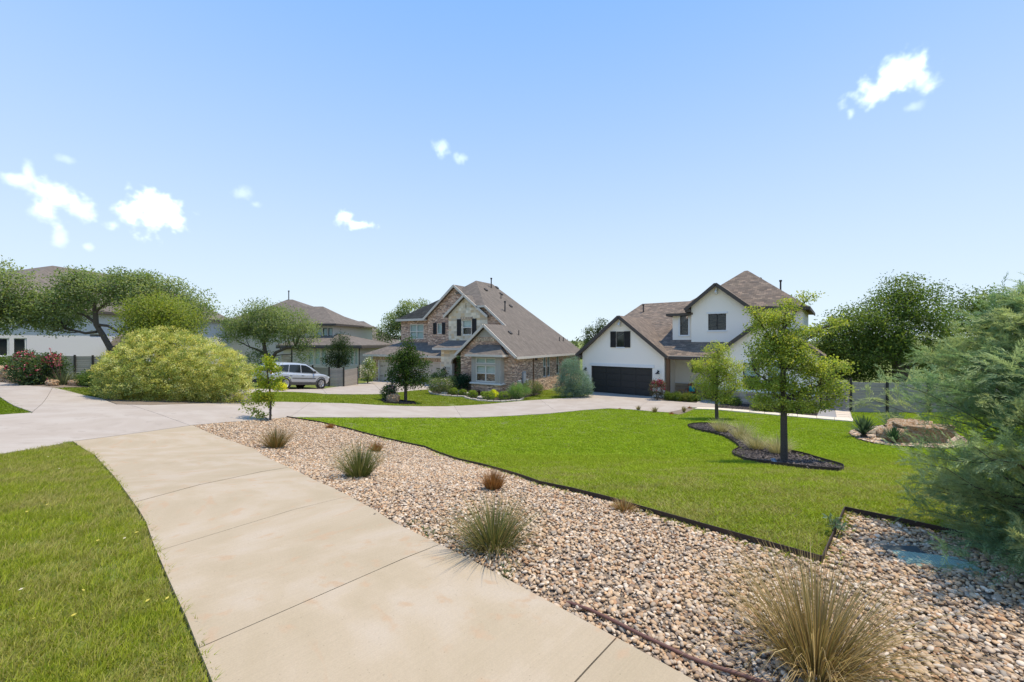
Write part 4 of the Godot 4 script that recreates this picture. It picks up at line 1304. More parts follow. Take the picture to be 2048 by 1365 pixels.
	rake(mb, [V(-1.82, 2.66, 9.9), V(-1.82, 2.66, -0.47), V(9.25, 2.66, -0.47)], 0.2)
	rake(mb, [V(8.64, 3.44, 0.8), V(8.64, 3.44, -1.47), V(13.2, 3.44, -1.47)], 0.2)
	rake(mb, [V(14.32, 3.03, -3.22), V(14.32, 3.03, -4.12), V(17.7, 3.03, -4.12), V(17.7, 3.03, -3.22)], 0.16)
	rake(mb, [V(18.57, 2.88, -3.5), V(18.57, 2.88, 9.97)], 0.18)
	rake(mb, [V(0.53, 6.32, 9.9), V(0.53, 6.32, 1.83), V(5.0, 6.32, 1.83)], 0.22)
	part("fascia", mb, M.fascia_cream, h)
	mb = MB.new()
	mb.obox(Transform3D(Basis.IDENTITY, V(18.35, 2.84, 3.3)), Vector3(0.36, 0.05, 13.0))
	mb.obox(Transform3D(Basis.IDENTITY, V(3.6, 2.6, -0.22)), Vector3(10.6, 0.05, 0.44))
	mb.obox(Transform3D(Basis.IDENTITY, V(2.9, 6.26, 2.02)), Vector3(4.4, 0.05, 0.36))
	mb.obox(Transform3D(Basis.IDENTITY, V(11.0, 3.4, -1.22)), Vector3(4.4, 0.05, 0.44))
	part("soffit", mb, M.fascia_cream, h)
	# openings
	garage_door(h, V(0, 0, 0), X, [0.08, 0.02, 2.67, 2.12], 2, 4, M.door_cream, 0.16)
	garage_door(h, V(0, 0, 0), X, [3.58, 0.02, 8.32, 2.12], 4, 4, M.door_cream, 0.16)
	mb = MB.new()
	for e in [0.04, 2.71, 3.54, 8.36]: mb.obox(Transform3D(Basis.IDENTITY, V(e, 1.085, 0.06)), Vector3(0.08, 2.17, 0.22))
	for e in [[1.375, 2.6], [5.95, 4.74]]: mb.obox(Transform3D(Basis.IDENTITY, V(e[0], 2.145, 0.06)), Vector3(e[1], 0.05, 0.22))
	part("door_casing", mb, M.frame_cream, h)
	for q in [[0.35, 1.55], [0.35, 0.55], [8.0, 1.55]]:
		mb = MB.new()
		mb.obox(Transform3D(Basis.IDENTITY, V(q[0], q[1], 0.09)), Vector3(0.42, 0.05, 0.03))
		part("strap_hinge", mb, M.metal_dark, h)
	window(h, V(0, 0, 2.2), X, [2.2, 4.33, 4.15, 5.9], M.frame_cream, 2, 2, [M.blind, M.blind], 0.12, 0.08)
	window(h, V(0, 0, 1.6), X, [6.47, 4.83, 7.1, 5.88], M.frame_cream, 1, 1, [M.blind], 0.12, 0.08)
	shutter(h, V(0, 0, 1.6), X, [6.02, 4.8, 6.42, 5.92]); shutter(h, V(0, 0, 1.6), X, [7.15, 4.8, 7.55, 5.92])
	window(h, V(0, 0, 0), X, [10.83, 4.66, 11.89, 6.04], M.frame_cream, 1, 2, [null, M.blind], 0.12, 0.08)
	shutter(h, V(0, 0, 0), X, [10.28, 4.6, 10.74, 6.1]); shutter(h, V(0, 0, 0), X, [11.97, 4.6, 12.43, 6.1])
	window(h, V(0, 0, -3.8), X, [15.1, 1.05, 16.9, 2.3], M.frame_cream, 2, 2, [null, M.blind], 0.1, 0.07)
	window(h, V(0, 0, -3.8), X, [15.1, 2.42, 16.9, 2.86], M.frame_cream, 2, 1, [M.blind], 0.1, 0.06)
	for q in [[4.75, 1.1, 5.35, 2.85], [5.5, 1.1, 6.1, 2.85], [7.35, 1.2, 8.0, 2.95]]:
		window(h, V(18.2, 0, -3.2), B, q, M.frame_cream, 1, 2, [null, M.blind], 0.14, 0.06)
	mb = MB.new()
	mb.obox(Transform3D(Basis.IDENTITY, V(18.1, 2.7, 0.3)), Vector3(0.05, 0.3, 0.5))
	part("wall_vent", mb, M.frame_dark, h)
	wall_lamp(h, V(9.75, 1.75, -1.0), Vector3.BACK)
	wall_lamp(h, V(-0.45, 1.95, 0), Vector3.BACK)
	mb = MB.new()
	mb.tube([V(18.26, 2.85, -0.3), V(18.26, -0.2, -0.3)], [0.04, 0.04], 6)
	part("downspout", mb, M.post_wood, h)
	mb = MB.new()
	mb.obox(Transform3D(Basis.IDENTITY, V(18.28, 1.35, -1.9)), Vector3(0.14, 0.9, 0.4), 0.015)
	mb.obox(Transform3D(Basis.IDENTITY, V(18.27, 0.95, -2.6)), Vector3(0.14, 0.45, 0.4), 0.015)
	mb.obox(Transform3D(Basis.IDENTITY, V(18.27, 0.92, -1.4)), Vector3(0.12, 0.5, 0.3), 0.015)
	mb.tube([V(18.27, 0.9, -2.2), V(18.27, -0.2, -2.2)], [0.03, 0.03], 6)
	mb.tube([V(18.27, 0.9, -1.6), V(18.27, -0.2, -1.6)], [0.03, 0.03], 6)
	part("meter_box", mb, M.metal_grey, h)
	var sl := Vector3(0.64, 0.77, 0)
	vent(h, V(10.9, 9.45, 4.6), 0)
	vent(h, V(14.0, 6.8, 2.2), 0)
	for q in [[11.4, 8.98, 2.9], [11.6, 8.8, 5.3], [13.2, 7.47, 4.5], [16.4, 4.78, -0.9], [10.7, 9.56, 5.9]]: vent(h, V(q[0], q[1], q[2]), 1, sl)
	for q in [[12.3, 8.22, 4.2], [16.6, 4.62, 0.2], [17.2, 4.12, 7.0], [17.2, 4.12, 7.9]]:
		mb = MB.new()
		mb.lathe(V(q[0], q[1] - 0.1, q[2]), [[0.04, 0.0], [0.04, 0.5], [0.0, 0.5]], 8)
		part("vent_pipe", mb, M.vent_dark, h)

# ------------------------------------------------------------------ houses further off
func hip(mb: MB, x0: float, x1: float, t0: float, t1: float, y: float, rx0: float, rx1: float, rt0: float, rt1: float, ry: float) -> void:
	var a := V(x0, y, t0); var b := V(x1, y, t0); var c := V(x1, y, t1); var d := V(x0, y, t1)
	var p := V(rx0, ry, rt0); var q := V(rx1, ry, rt1)
	if absf(rx1 - rx0) > absf(rt1 - rt0):
		roof_face(mb, [a, b, q, p]); roof_face(mb, [b, c, q]); roof_face(mb, [c, d, p, q]); roof_face(mb, [d, a, p])
	else:
		roof_face(mb, [a, b, p]); roof_face(mb, [b, c, q, p]); roof_face(mb, [c, d, q]); roof_face(mb, [d, a, p, q])

func walls4(mb: MB, x0: float, x1: float, t0: float, t1: float, y0: float, y1: float, front := [], right := []) -> void:
	var X := Vector3.RIGHT; var B := Vector3.FORWARD
	wall(mb, V(0, 0, t0), X, [Vector2(x0, y0), Vector2(x1, y0), Vector2(x1, y1), Vector2(x0, y1)], front)
	wall(mb, V(x1, 0, 0), B, [Vector2(t0, y0), Vector2(t1, y0), Vector2(t1, y1), Vector2(t0, y1)], right)
	wall(mb, V(0, 0, t1), -X, [Vector2(-x1, y0), Vector2(-x0, y0), Vector2(-x0, y1), Vector2(-x1, y1)])
	wall(mb, V(x0, 0, 0), -B, [Vector2(-t1, y0), Vector2(-t0, y0), Vector2(-t0, y1), Vector2(-t1, y1)])

func eaves(mb: MB, x0: float, x1: float, t0: float, t1: float, y: float) -> void:
	rake(mb, [V(x0, y, t0), V(x1, y, t0), V(x1, y, t1), V(x0, y, t1), V(x0, y, t0)], 0.22)

func far_houses() -> void:
	var X := Vector3.RIGHT; var B := Vector3.FORWARD
	# pale house behind the live oaks; world axes: x right, t = distance ahead
	var h := thing("pale_house", "large pale house with brown hip roof behind the live oaks", "house", Vector3(-38.7, 0, -35.0))
	h.position.y = -2.1
	var mb := MB.new()
	walls4(mb, -6.0, 5.0, -9.0, 14.0, -0.6, 6.2, [], [[-7.95, 2.7, -7.2, 3.9], [-6.95, 2.7, -6.2, 3.9], [-1.9, 4.0, -0.6, 4.3]])
	part("wall", mb, M.lilac_wall, h)
	for q in [[-7.95, 2.7, -7.2, 3.9], [-6.95, 2.7, -6.2, 3.9], [-1.9, 4.0, -0.6, 4.3]]:
		window(h, V(5.0, 0, 0), B, q, M.frame_white, 1, 1, [], 0.12)
	mb = MB.new()
	hip(mb, -6.5, 5.5, -9.5, 14.5, 6.1, -0.3, 0.4, 0.2, 9.3, 10.1)
	hip(mb, 3.6, 6.6, -0.5, 3.0, 3.3, 5.0, 5.0, 0.6, 1.8, 4.3)
	part("roof", mb, M.grey_shingle, h)
	mb = MB.new()
	eaves(mb, -6.5, 5.5, -9.5, 14.5, 6.0)
	eaves(mb, 3.6, 6.6, -0.5, 3.0, 3.2)
	part("fascia", mb, M.fascia_dark, h)
	mb = MB.new()
	mb.obox(Transform3D(Basis.IDENTITY, V(5.06, 2.3, -3.2)), Vector3(0.12, 0.45, 0.4), 0.01)
	part("meter_box", mb, M.metal_grey, h)
	for t in [2.6, 4.3]: vent(h, V(1.0, 9.55, t), 1)
	vent(h, V(0.8, 9.7, 5.6), 0)
	# cream house with a sun room
	h = thing("cream_house", "two storey cream house with tall sun room windows behind the grey fence", "house", Vector3(-23.2, -2.6, -46.0), deg_to_rad(-4.0))
	mb = MB.new()
	walls4(mb, -10.0, 2.5, 2.0, 13.0, -0.3, 6.2, [[0.45, 4.8, 1.05, 5.7], [1.2, 4.8, 1.75, 5.7], [1.85, 4.8, 2.35, 5.7]])
	walls4(mb, -2.0, 6.6, -0.4, 9.0, -0.3, 3.7, [[0.9, 1.6, 1.45, 3.4], [1.6, 1.6, 2.2, 3.4], [2.35, 1.6, 2.9, 3.4], [5.1, 1.6, 5.5, 3.4], [5.6, 1.6, 6.0, 3.4], [6.1, 1.6, 6.45, 3.4]])
	part("wall", mb, M.cream_wall, h)
	for q in [[0.45, 4.8, 1.05, 5.7], [1.2, 4.8, 1.75, 5.7], [1.85, 4.8, 2.35, 5.7]]: window(h, V(0, 0, 2.0), X, q, M.frame_dark, 1, 1, [M.blind], 0.1)
	for q in [[0.9, 1.6, 1.45, 3.4], [1.6, 1.6, 2.2, 3.4], [2.35, 1.6, 2.9, 3.4], [5.1, 1.6, 5.5, 3.4], [5.6, 1.6, 6.0, 3.4], [6.1, 1.6, 6.45, 3.4]]: window(h, V(0, 0, -0.4), X, q, M.frame_cream, 1, 1, [M.blind], 0.1)
	mb = MB.new()
	hip(mb, -10.5, 3.0, 1.5, 13.5, 6.15, -6.0, -5.3, 6.6, 6.6, 9.5)
	hip(mb, -5.0, 3.05, 1.45, 9.0, 6.2, -2.4, -0.4, 5.0, 5.0, 8.45)
	hip(mb, -2.5, 7.1, -0.9, 9.5, 3.75, 0.6, 2.2, 3.0, 3.0, 5.15)
	part("roof", mb, M.grey_shingle, h)
	mb = MB.new()
	eaves(mb, -5.0, 3.05, 1.45, 9.0, 6.06)
	eaves(mb, -2.5, 7.1, -0.9, 9.5, 3.5)
	part("fascia", mb, M.fascia_dark, h)
	mb = MB.new()
	mb.tube([V(6.75, 3.45, -0.6), V(6.66, 3.0, -0.5), V(6.66, -0.2, -0.5)], [0.045, 0.045, 0.045], 6)
	mb.tube([V(-1.0, 3.4, -0.48), V(-1.0, -0.2, -0.48)], [0.05, 0.05], 6)
	part("downspout", mb, M.metal_dark, h)
	mb = MB.new()
	mb.obox(Transform3D(Basis.IDENTITY, V(-1.6, 1.2, -0.46)), Vector3(1.1, 3.0, 0.08))
	part("stone_pier", mb, M.tan_stone, h)
	vent(h, V(-5.8, 9.7, 6.6), 0)
	# next house along
	h = thing("brown_roofed_house", "low house with a broad brown hip roof beyond the cream house", "house", Vector3(-22.0, -2.6, -60.0))
	mb = MB.new()
	walls4(mb, -9.0, 4.6, 0.0, 12.0, -0.3, 2.6)
	part("wall", mb, M.brick, h)
	mb = MB.new()
	hip(mb, -9.6, 5.2, -0.6, 12.6, 2.6, -6.0, -1.6, 6.0, 6.0, 7.35)
	part("roof", mb, M.grey_shingle, h)
	mb = MB.new()
	eaves(mb, -9.6, 5.2, -0.6, 12.6, 2.5)
	part("fascia", mb, M.fascia_cream, h)
	for s in [-5.2, -3.6, -2.2]: vent(h, V(s, 6.9, 5.35), 1)
	# roof between the pale and the cream house
	h = thing("distant_house", "distant house with stepped brown roof peaks behind the second live oak", "house", Vector3(-33.5, -2.6, -56.0))
	mb = MB.new()
	walls4(mb, -8.0, 5.0, 0.0, 10.0, -0.3, 6.0)
	part("wall", mb, M.cream_wall, h)
	mb = MB.new()
	hip(mb, -8.5, 5.5, -0.5, 10.5, 5.9, -3.0, -0.5, 5.0, 5.0, 9.0)
	hip(mb, -1.0, 5.6, -0.8, 7.0, 5.95, 1.6, 2.8, 3.0, 3.0, 9.4)
	part("roof", mb, M.grey_shingle, h)
	mb = MB.new()
	eaves(mb, -8.5, 5.5, -0.5, 10.5, 5.8)
	part("fascia", mb, M.fascia_dark, h)

# ------------------------------------------------------------------ fences
func fence(called: String, label: String, pts: Array, tops: float, m: Material) -> void:
	# pts: ground points of the posts; horizontal boards between them
	var base: Vector2 = pts[0]
	var f := thing(called, label, "fence", W(base))
	var o := f.position
	for k in pts.size():
		var mb := MB.new()
		var p := W(pts[k]) - o
		mb.obox(Transform3D(Basis.IDENTITY, p + Vector3(0, tops / 2 - 0.1, 0.07)), Vector3(0.1, tops + 0.26, 0.09), 0.008)
		part("post", mb, M.fence_post, f)
	for k in pts.size() - 1:
		var p := W(pts[k]) - o; var q := W(pts[k + 1]) - o
		var y := minf(p.y, q.y) - 0.02
		var n := int(tops / 0.142)
		var dir := q - p; dir.y = 0
		var ln := dir.length()
		dir = dir.normalized()
		var b3 := Basis(dir, Vector3.UP, dir.cross(Vector3.UP))
		for j in n:
			var mb := MB.new()
			var v := rnd(0.86, 1.1)
			mb.col = Color(v, v, v)
			mb.obox(Transform3D(b3, Vector3((p.x + q.x) / 2, y + 0.142 * (j + 0.5), (p.z + q.z) / 2) + b3.z * rnd(-0.004, 0.004)), Vector3(ln - 0.03, 0.134, 0.022), 0.004)
			part("board", mb, m, f)

func fences() -> void:
	rng.seed = 900
	fence("wood_fence", "grey horizontal board fence with dark posts under the big dark trees", [P(1640, 817), P(1654, 818), P(1700, 824), P(1773, 826.5), P(1856, 826), P(1945, 826), P(2040, 827), P(2140, 828)], 1.84, M.fence_board)
	fence("wood_fence", "grey board fence with black posts behind the parked car", [Vector2((556 - CX) / F * 38.0, 38.0), Vector2((592 - CX) / F * 36.6, 36.6), Vector2((626 - CX) / F * 35.3, 35.3), Vector2((658.7 - CX) / F * 34.2, 34.2), P(688, 774), P(715.5, 770)], 1.62, M.fence_board)
	var a := []
	for q in [[62, 28.5], [108, 28.7], [151, 29.0], [187, 29.3], [225, 29.6], [262, 30.0]]: a.append(Vector2((q[0] - CX) / F * q[1], q[1]))
	fence("wood_fence", "grey board fence below the pale house beside the rose bush", a, 2.0, M.fence_board)

# ------------------------------------------------------------------ plants
func leaves(mb: MB, blobs: Array, clusters: int, per: int, cr: float, ll: float, lw: float, tones: Array, shell := 0.55, rise := 0.3, outward := 0.4) -> Array:
	var tot := 0.0
	for b in blobs: tot += pow(b[1].x * b[1].y * b[1].z, 0.75)
	var ends := []
	for b in blobs:
		var n := int(round(clusters * pow(b[1].x * b[1].y * b[1].z, 0.75) / tot))
		for k in n:
			var dir := rdir()
			var rad := lerpf(shell, 1.0, pow(rng.randf(), 0.6)) * rnd(0.9, 1.08)
			var c: Vector3 = b[0] + dir * b[1] * rad
			ends.append([c, b[0]])
			var tone: Color = tones[rng.randi() % tones.size()]
			var s0 := rnd(0.82, 1.2)
			for j in per:
				var off := rdir() * Vector3(1, 0.75, 1) * cr * pow(rng.randf(), 0.5)
				var ld := (rdir() + dir * outward + Vector3.UP * rise).normalized()
				var ln := rdir()
				ln = (ln - ld * ln.dot(ld)).normalized()
				if ln.y < 0: ln = -ln
				var s := s0 * rnd(0.8, 1.2)
				mb.col = Color(tone.r * s * rnd(0.92, 1.1), tone.g * s, tone.b * s)
				var l := ll * rnd(0.65, 1.25)
				mb.leaf(c + off, ld, ln, l, lw * rnd(0.8, 1.2), (ln * 0.75 + dir * 0.45 + Vector3.UP * 0.2).normalized())
	return ends

func px_blobs(list: Array, d: float, o: Vector3) -> Array:
	var out := []
	for q in list:
		var z: float = q[4] if q.size() > 4 else 0.0
		var dz: float = q[5] if q.size() > 5 else q[2] / F * d * 0.9
		out.append([A(q[0], q[1], d + z) - o, Vector3(q[2] / F * d, q[3] / F * d, dz)])
	return out

func wobble(a: Vector3, b: Vector3, n: int, amp: float) -> Array:
	var o := []
	for k in n + 1:
		var t := float(k) / n
		o.append(a.lerp(b, t) + (rdir() * amp * sin(t * PI) if k > 0 and k < n else Vector3.ZERO))
	return o

# one tree: trunk line and limbs in pixels at the tree's distance, crown of leaf clusters
func tree(called: String, label: String, at: Vector2, trunk: Array, limbs: Array, blobs: Array, o: Dictionary) -> Node3D:
	rng.seed = o.get("seed", 1)
	var base := W(at)
	var t := thing(called, label, o.get("cat", "tree"), base, 0.0, o.get("group", ""))
	var d := at.y
	var k := d / F
	var mb := MB.new()
	var pts := []; var rad := []
	for q in trunk:
		pts.append(A(q[0], q[1], d + (q[3] if q.size() > 3 else 0.0)) - base); rad.append(q[2] * k)
	pts[0] = Vector3(0, -0.1, 0)
	# root flare
	pts.insert(1, pts[0].lerp(pts[1], 0.12)); rad.insert(1, rad[0]); rad[0] *= 1.35
	mb.tube(pts, rad, 9)
	var limb_pts := []
	for l in limbs:
		var lp := []; var lr := []
		for q in l:
			lp.append(A(q[0], q[1], d + (q[3] if q.size() > 3 else 0.0)) - base); lr.append(q[2] * k)
		mb.tube(lp, lr, 7)
		limb_pts.append(lp)
	var cb := MB.new()
	var bl := px_blobs(blobs, d, base)
	var ends := leaves(cb, bl, o.n, o.per, o.cr, o.ll, o.lw, o.tones, o.get("shell", 0.45), o.get("rise", 0.2), o.get("out", 0.3))
	# twigs from the trunk and limbs to the clusters
	var every: int = maxi(1, ends.size() / int(o.get("twigs", 60)))
	var top: Vector3 = pts[-1]
	var nodes := []
	for k2 in range(2, pts.size() - 1):
		for f in [0.0, 0.5]: nodes.append(pts[k2].lerp(pts[k2 + 1], f))
	nodes.append(top)
	for l in limb_pts:
		for k2 in range(0, l.size() - 1):
			for f in [0.5, 1.0]: nodes.append(l[k2].lerp(l[k2 + 1], f))
	for e in range(0, ends.size(), every):
		var c: Vector3 = ends[e][0]
		var best: Vector3 = top; var bd := 1e9
		for p in nodes:
			if p.y > c.y - 0.05: continue
			var q: float = p.distance_squared_to(c)
			if q < bd:
				bd = q; best = p
		if bd > 1e8: continue
		var r: float = o.get("twig_r", 0.012)
		mb.tube(wobble(best, c, 4, best.distance_to(c) * 0.06), [r * 1.6, r * 1.3, r, r * 0.7, r * 0.35], 4, false)
	part("trunk", mb, M.bark, t)
	part("crown", cb, o.get("mat", M.leaf), t)
	return t

func lift(a: Array, k: float) -> Array:
	return a.map(func(c): return Color(c.r * k, c.g * k, c.b * k))

func trees() -> void:
	var oak := [Color(0.055, 0.098, 0.03), Color(0.072, 0.118, 0.036), Color(0.045, 0.085, 0.03), Color(0.09, 0.13, 0.05)]
	oak = [Color(0.22, 0.29, 0.12), Color(0.27, 0.335, 0.145), Color(0.18, 0.25, 0.10), Color(0.33, 0.38, 0.2)]
	var elm := [Color(0.145, 0.22, 0.022), Color(0.12, 0.2, 0.022), Color(0.175, 0.235, 0.03), Color(0.10, 0.18, 0.024)]
	elm = [Color(0.42, 0.47, 0.09), Color(0.36, 0.43, 0.08), Color(0.49, 0.51, 0.12), Color(0.30, 0.38, 0.075)]
	var dark := [Color(0.04, 0.085, 0.02), Color(0.055, 0.105, 0.022), Color(0.034, 0.07, 0.02), Color(0.07, 0.12, 0.025)]
	dark = [Color(0.12, 0.19, 0.045), Color(0.155, 0.23, 0.055), Color(0.095, 0.155, 0.042), Color(0.21, 0.27, 0.075)]
	# live oaks on the left
	tree("live_oak", "live oak whose crown is cut by the photo's left edge beside the pale house", Vector2((-30 - CX) / F * 22.0, 22.0), [[-30, 770, 12], [-30, 690, 10], [-20, 640, 8]], [[[-20, 650, 7], [10, 610, 4]]], [[-25, 585, 70, 68], [18, 580, 34, 45], [10, 625, 36, 36], [-30, 640, 60, 30]], {"n": 330, "per": 34, "cr": 0.7, "ll": 0.14, "lw": 0.07, "tones": oak, "seed": 21, "twig_r": 0.02})
	tree("live_oak", "spreading live oak with a leaning trunk in front of the pale house", Vector2((236 - CX) / F * 23.0, 23.0), [[236, 770, 6.5], [222, 700, 5.4], [205, 670, 4.8], [192, 650, 4.4], [190, 625, 4.0], [186, 600, 2.8]], [[[193, 664, 3], [170, 667, 2.5], [150, 662, 2.2], [128, 655, 1.4]], [[192, 648, 3], [172, 632, 2.4], [150, 625, 2], [132, 610, 1.2]], [[194, 650, 3], [215, 652, 2.6], [240, 667, 2.2], [250, 650, 1.8], [265, 630, 1.2]], [[190, 625, 2.8], [205, 612, 2.2], [225, 600, 1.8], [245, 585, 1.2]], [[188, 610, 2.4], [172, 595, 1.8], [160, 575, 1.2]]],
		[[120, 612, 60, 40], [80, 625, 34, 30], [160, 578, 44, 34], [108, 650, 40, 16], [215, 582, 44, 34], [268, 582, 48, 36], [262, 556, 34, 14], [322, 600, 54, 42], [385, 622, 42, 42], [345, 640, 50, 34], [158, 556, 26, 14], [300, 562, 22, 12], [345, 575, 22, 14]], {"n": 1000, "per": 34, "cr": 0.6, "ll": 0.13, "lw": 0.065, "tones": oak, "seed": 22, "twigs": 90, "twig_r": 0.022, "shell": 0.35})
	tree("live_oak", "rounded live oak with forking dark limbs behind the parked car", Vector2((540 - CX) / F * 33.5, 33.5), [[540, 770, 5], [540, 722, 4.2], [530, 705, 3.6], [527, 680, 3.0], [530, 660, 2]], [[[541, 722, 3.6], [552, 705, 3.2], [572, 697, 2.6], [590, 695, 1.8], [602, 703, 1.1]], [[528, 690, 2.8], [515, 670, 2.1], [505, 664, 1.4]], [[534, 712, 2.8], [515, 700, 2.1], [500, 695, 1.4]]],
		[[500, 645, 46, 34], [530, 625, 44, 22], [575, 650, 48, 34], [612, 668, 28, 30], [470, 665, 30, 26], [610, 705, 18, 18], [525, 720, 26, 18], [545, 665, 44, 26]], {"n": 560, "per": 34, "cr": 0.65, "ll": 0.155, "lw": 0.075, "tones": oak, "seed": 23, "twigs": 60, "twig_r": 0.025, "shell": 0.3})
	tree("young_tree", "bright yellow-green young tree rising behind the big round bush", Vector2((318 - CX) / F * 17.5, 17.5), [[318, 775, 5], [318, 700, 4], [320, 640, 2.5]], [], [[315, 625, 58, 34], [345, 640, 50, 32], [290, 645, 45, 32], [320, 670, 70, 34], [310, 605, 30, 16], [262, 632, 22, 12]], {"n": 520, "per": 26, "cr": 0.45, "ll": 0.1, "lw": 0.045, "tones": [Color(0.25, 0.31, 0.06), Color(0.21, 0.27, 0.055), Color(0.29, 0.33, 0.08)], "seed": 24, "rise": 0.6})
	tree("yard_tree", "dark round-crowned tree behind the grey board fence", Vector2((677 - CX) / F * 37.0, 37.0), [[677, 772, 3], [677, 735, 2.4], [677, 700, 1.6]], [], [[677, 706, 24, 24], [680, 685, 16, 18], [672, 722, 26, 12], [690, 708, 16, 22]], {"n": 260, "per": 28, "cr": 0.5, "ll": 0.13, "lw": 0.05, "tones": [Color(0.04, 0.075, 0.03), Color(0.055, 0.09, 0.038)], "seed": 25})
	tree("background_tree", "loose-crowned tree standing behind the brick house garage", Vector2((810 - CX) / F * 56.0, 56.0), [[810, 745, 5], [810, 680, 4], [815, 640, 3]], [], [[820, 622, 26, 18], [795, 640, 26, 18], [772, 666, 20, 18], [800, 655, 22, 20], [843, 610, 12, 8]], {"n": 280, "per": 26, "cr": 0.95, "ll": 0.25, "lw": 0.12, "tones": oak, "seed": 26, "twig_r": 0.03})
	tree("background_tree", "grey-green tree showing between the brick house and the white house", Vector2((1195 - CX) / F * 56.0, 56.0), [[1195, 745, 4], [1195, 690, 3], [1196, 660, 2]], [], [[1205, 655, 16, 18], [1186, 672, 20, 16], [1222, 670, 18, 16], [1195, 690, 30, 14]], {"n": 220, "per": 24, "cr": 0.8, "ll": 0.24, "lw": 0.1, "tones": [Color(0.08, 0.115, 0.05), Color(0.1, 0.135, 0.055)], "seed": 27, "twig_r": 0.03})
	tree("lawn_tree", "small dark green conical tree on the brick house lawn", P(811, 805), [[811, 805, 3.4], [811, 770, 3], [813, 730, 2], [817, 690, 1]], [], [[818, 690, 14, 14], [820, 710, 24, 16], [806, 722, 30, 16], [822, 735, 36, 18], [800, 748, 28, 16], [836, 758, 24, 14], [815, 765, 34, 12], [850, 728, 12, 8], [784, 722, 10, 7]], {"n": 360, "per": 26, "cr": 0.36, "ll": 0.11, "lw": 0.06, "tones": [Color(0.055, 0.105, 0.025), Color(0.075, 0.13, 0.03), Color(0.045, 0.085, 0.025)], "seed": 28})
	var g := "young elm trees in the island bed"
	tree("elm_tree", "smaller yellow-green elm at the far end of the island bed", P(1434, 839), [[1434, 839, 3.6], [1433, 800, 3], [1434, 740, 2], [1436, 700, 1]], [], [[1434, 700, 26, 14], [1425, 730, 36, 22], [1455, 735, 32, 22], [1412, 765, 26, 20], [1445, 770, 38, 22], [1432, 795, 34, 10], [1476, 770, 14, 16], [1396, 735, 12, 12]], {"n": 420, "per": 26, "cr": 0.3, "ll": 0.085, "lw": 0.042, "tones": elm, "seed": 29, "group": g})
	tree("elm_tree", "taller elm with an open crown at the wide end of the island bed", P(1569, 926), [[1569, 926, 6.6], [1568, 850, 6.0], [1568, 800, 5.4], [1566, 740, 4.2], [1565, 680, 2.8], [1572, 620, 1.4]], [[[1568, 800, 4], [1600, 785, 2.6], [1640, 770, 1.4], [1655, 765, 0.7]], [[1567, 780, 3.6], [1540, 765, 2.4], [1510, 745, 1.2]], [[1566, 720, 3], [1600, 690, 2], [1650, 655, 1.2], [1695, 640, 0.6]], [[1566, 700, 2.6], [1530, 660, 1.6], [1500, 615, 0.8]], [[1567, 660, 2.2], [1595, 620, 1.3], [1625, 590, 0.6]]],
		[[1562, 640, 34, 24], [1580, 612, 22, 14], [1608, 598, 16, 9], [1628, 592, 10, 6], [1530, 636, 26, 12], [1506, 622, 18, 8], [1520, 655, 26, 11], [1548, 680, 36, 18], [1600, 668, 24, 15], [1636, 662, 28, 11], [1670, 645, 20, 8], [1538, 722, 44, 30], [1590, 712, 44, 32], [1625, 738, 48, 32], [1570, 690, 40, 30], [1510, 700, 22, 14], [1520, 770, 36, 18], [1560, 770, 34, 22], [1605, 785, 42, 20], [1660, 775, 36, 18], [1690, 735, 20, 10], [1540, 800, 40, 10], [1640, 812, 30, 9], [1585, 815, 30, 9], [1672, 800, 16, 14]], {"n": 1450, "per": 15, "cr": 0.15, "ll": 0.05, "lw": 0.03, "tones": elm, "seed": 30, "twigs": 240, "twig_r": 0.005, "shell": 0.1, "group": g})
	# dark trees behind the right fence
	tree("shade_tree", "tall dense dark tree behind the grey fence, trunks forking low", Vector2((1800 - CX) / F * 29.0, 29.0), [[1800, 830, 12], [1798, 765, 10], [1796, 730, 9], [1800, 690, 6], [1806, 640, 3]], [[[1800, 770, 7], [1815, 735, 6], [1830, 690, 3]], [[1796, 735, 6], [1770, 700, 4], [1750, 680, 2]]],
		[[1806, 590, 40, 30], [1775, 620, 46, 34], [1835, 625, 50, 40], [1720, 645, 50, 34], [1690, 660, 40, 30], [1760, 675, 60, 44], [1850, 680, 56, 44], [1790, 700, 70, 36], [1700, 705, 46, 36], [1875, 720, 46, 36], [1870, 590, 20, 22], [1805, 562, 24, 9], [1660, 690, 26, 24]], {"n": 1150, "per": 34, "cr": 0.85, "ll": 0.16, "lw": 0.085, "tones": dark, "seed": 31, "twig_r": 0.03, "shell": 0.3})
	tree("shade_tree", "dark green tree behind the fence beside the feathery cedar", Vector2((1965 - CX) / F * 31.0, 31.0), [[1965, 830, 11], [1965, 740, 9], [1968, 680, 6]], [], [[1960, 605, 46, 28], [1935, 640, 46, 34], [1990, 635, 50, 36], [1965, 680, 66, 44], [2035, 665, 40, 44], [1950, 720, 60, 40], [2030, 725, 50, 40]], {"n": 700, "per": 32, "cr": 0.85, "ll": 0.17, "lw": 0.085, "tones": dark, "seed": 32, "twig_r": 0.03, "shell": 0.3})
	tree("shade_tree", "lighter green tree behind the fence next to the white house corner", Vector2((1665 - CX) / F * 30.0, 30.0), [[1665, 830, 7], [1665, 760, 6], [1665, 700, 3]], [], [[1662, 668, 26, 22], [1690, 725, 40, 26], [1655, 710, 26, 26], [1725, 745, 40, 20], [1640, 740, 20, 22]], {"n": 330, "per": 30, "cr": 0.65, "ll": 0.14, "lw": 0.075, "tones": [Color(0.07, 0.13, 0.022), Color(0.09, 0.155, 0.025)], "seed": 33, "twig_r": 0.025})
	# the wood on the skyline beyond the houses
	rng.seed = 35
	var cb := MB.new()
	var far := []
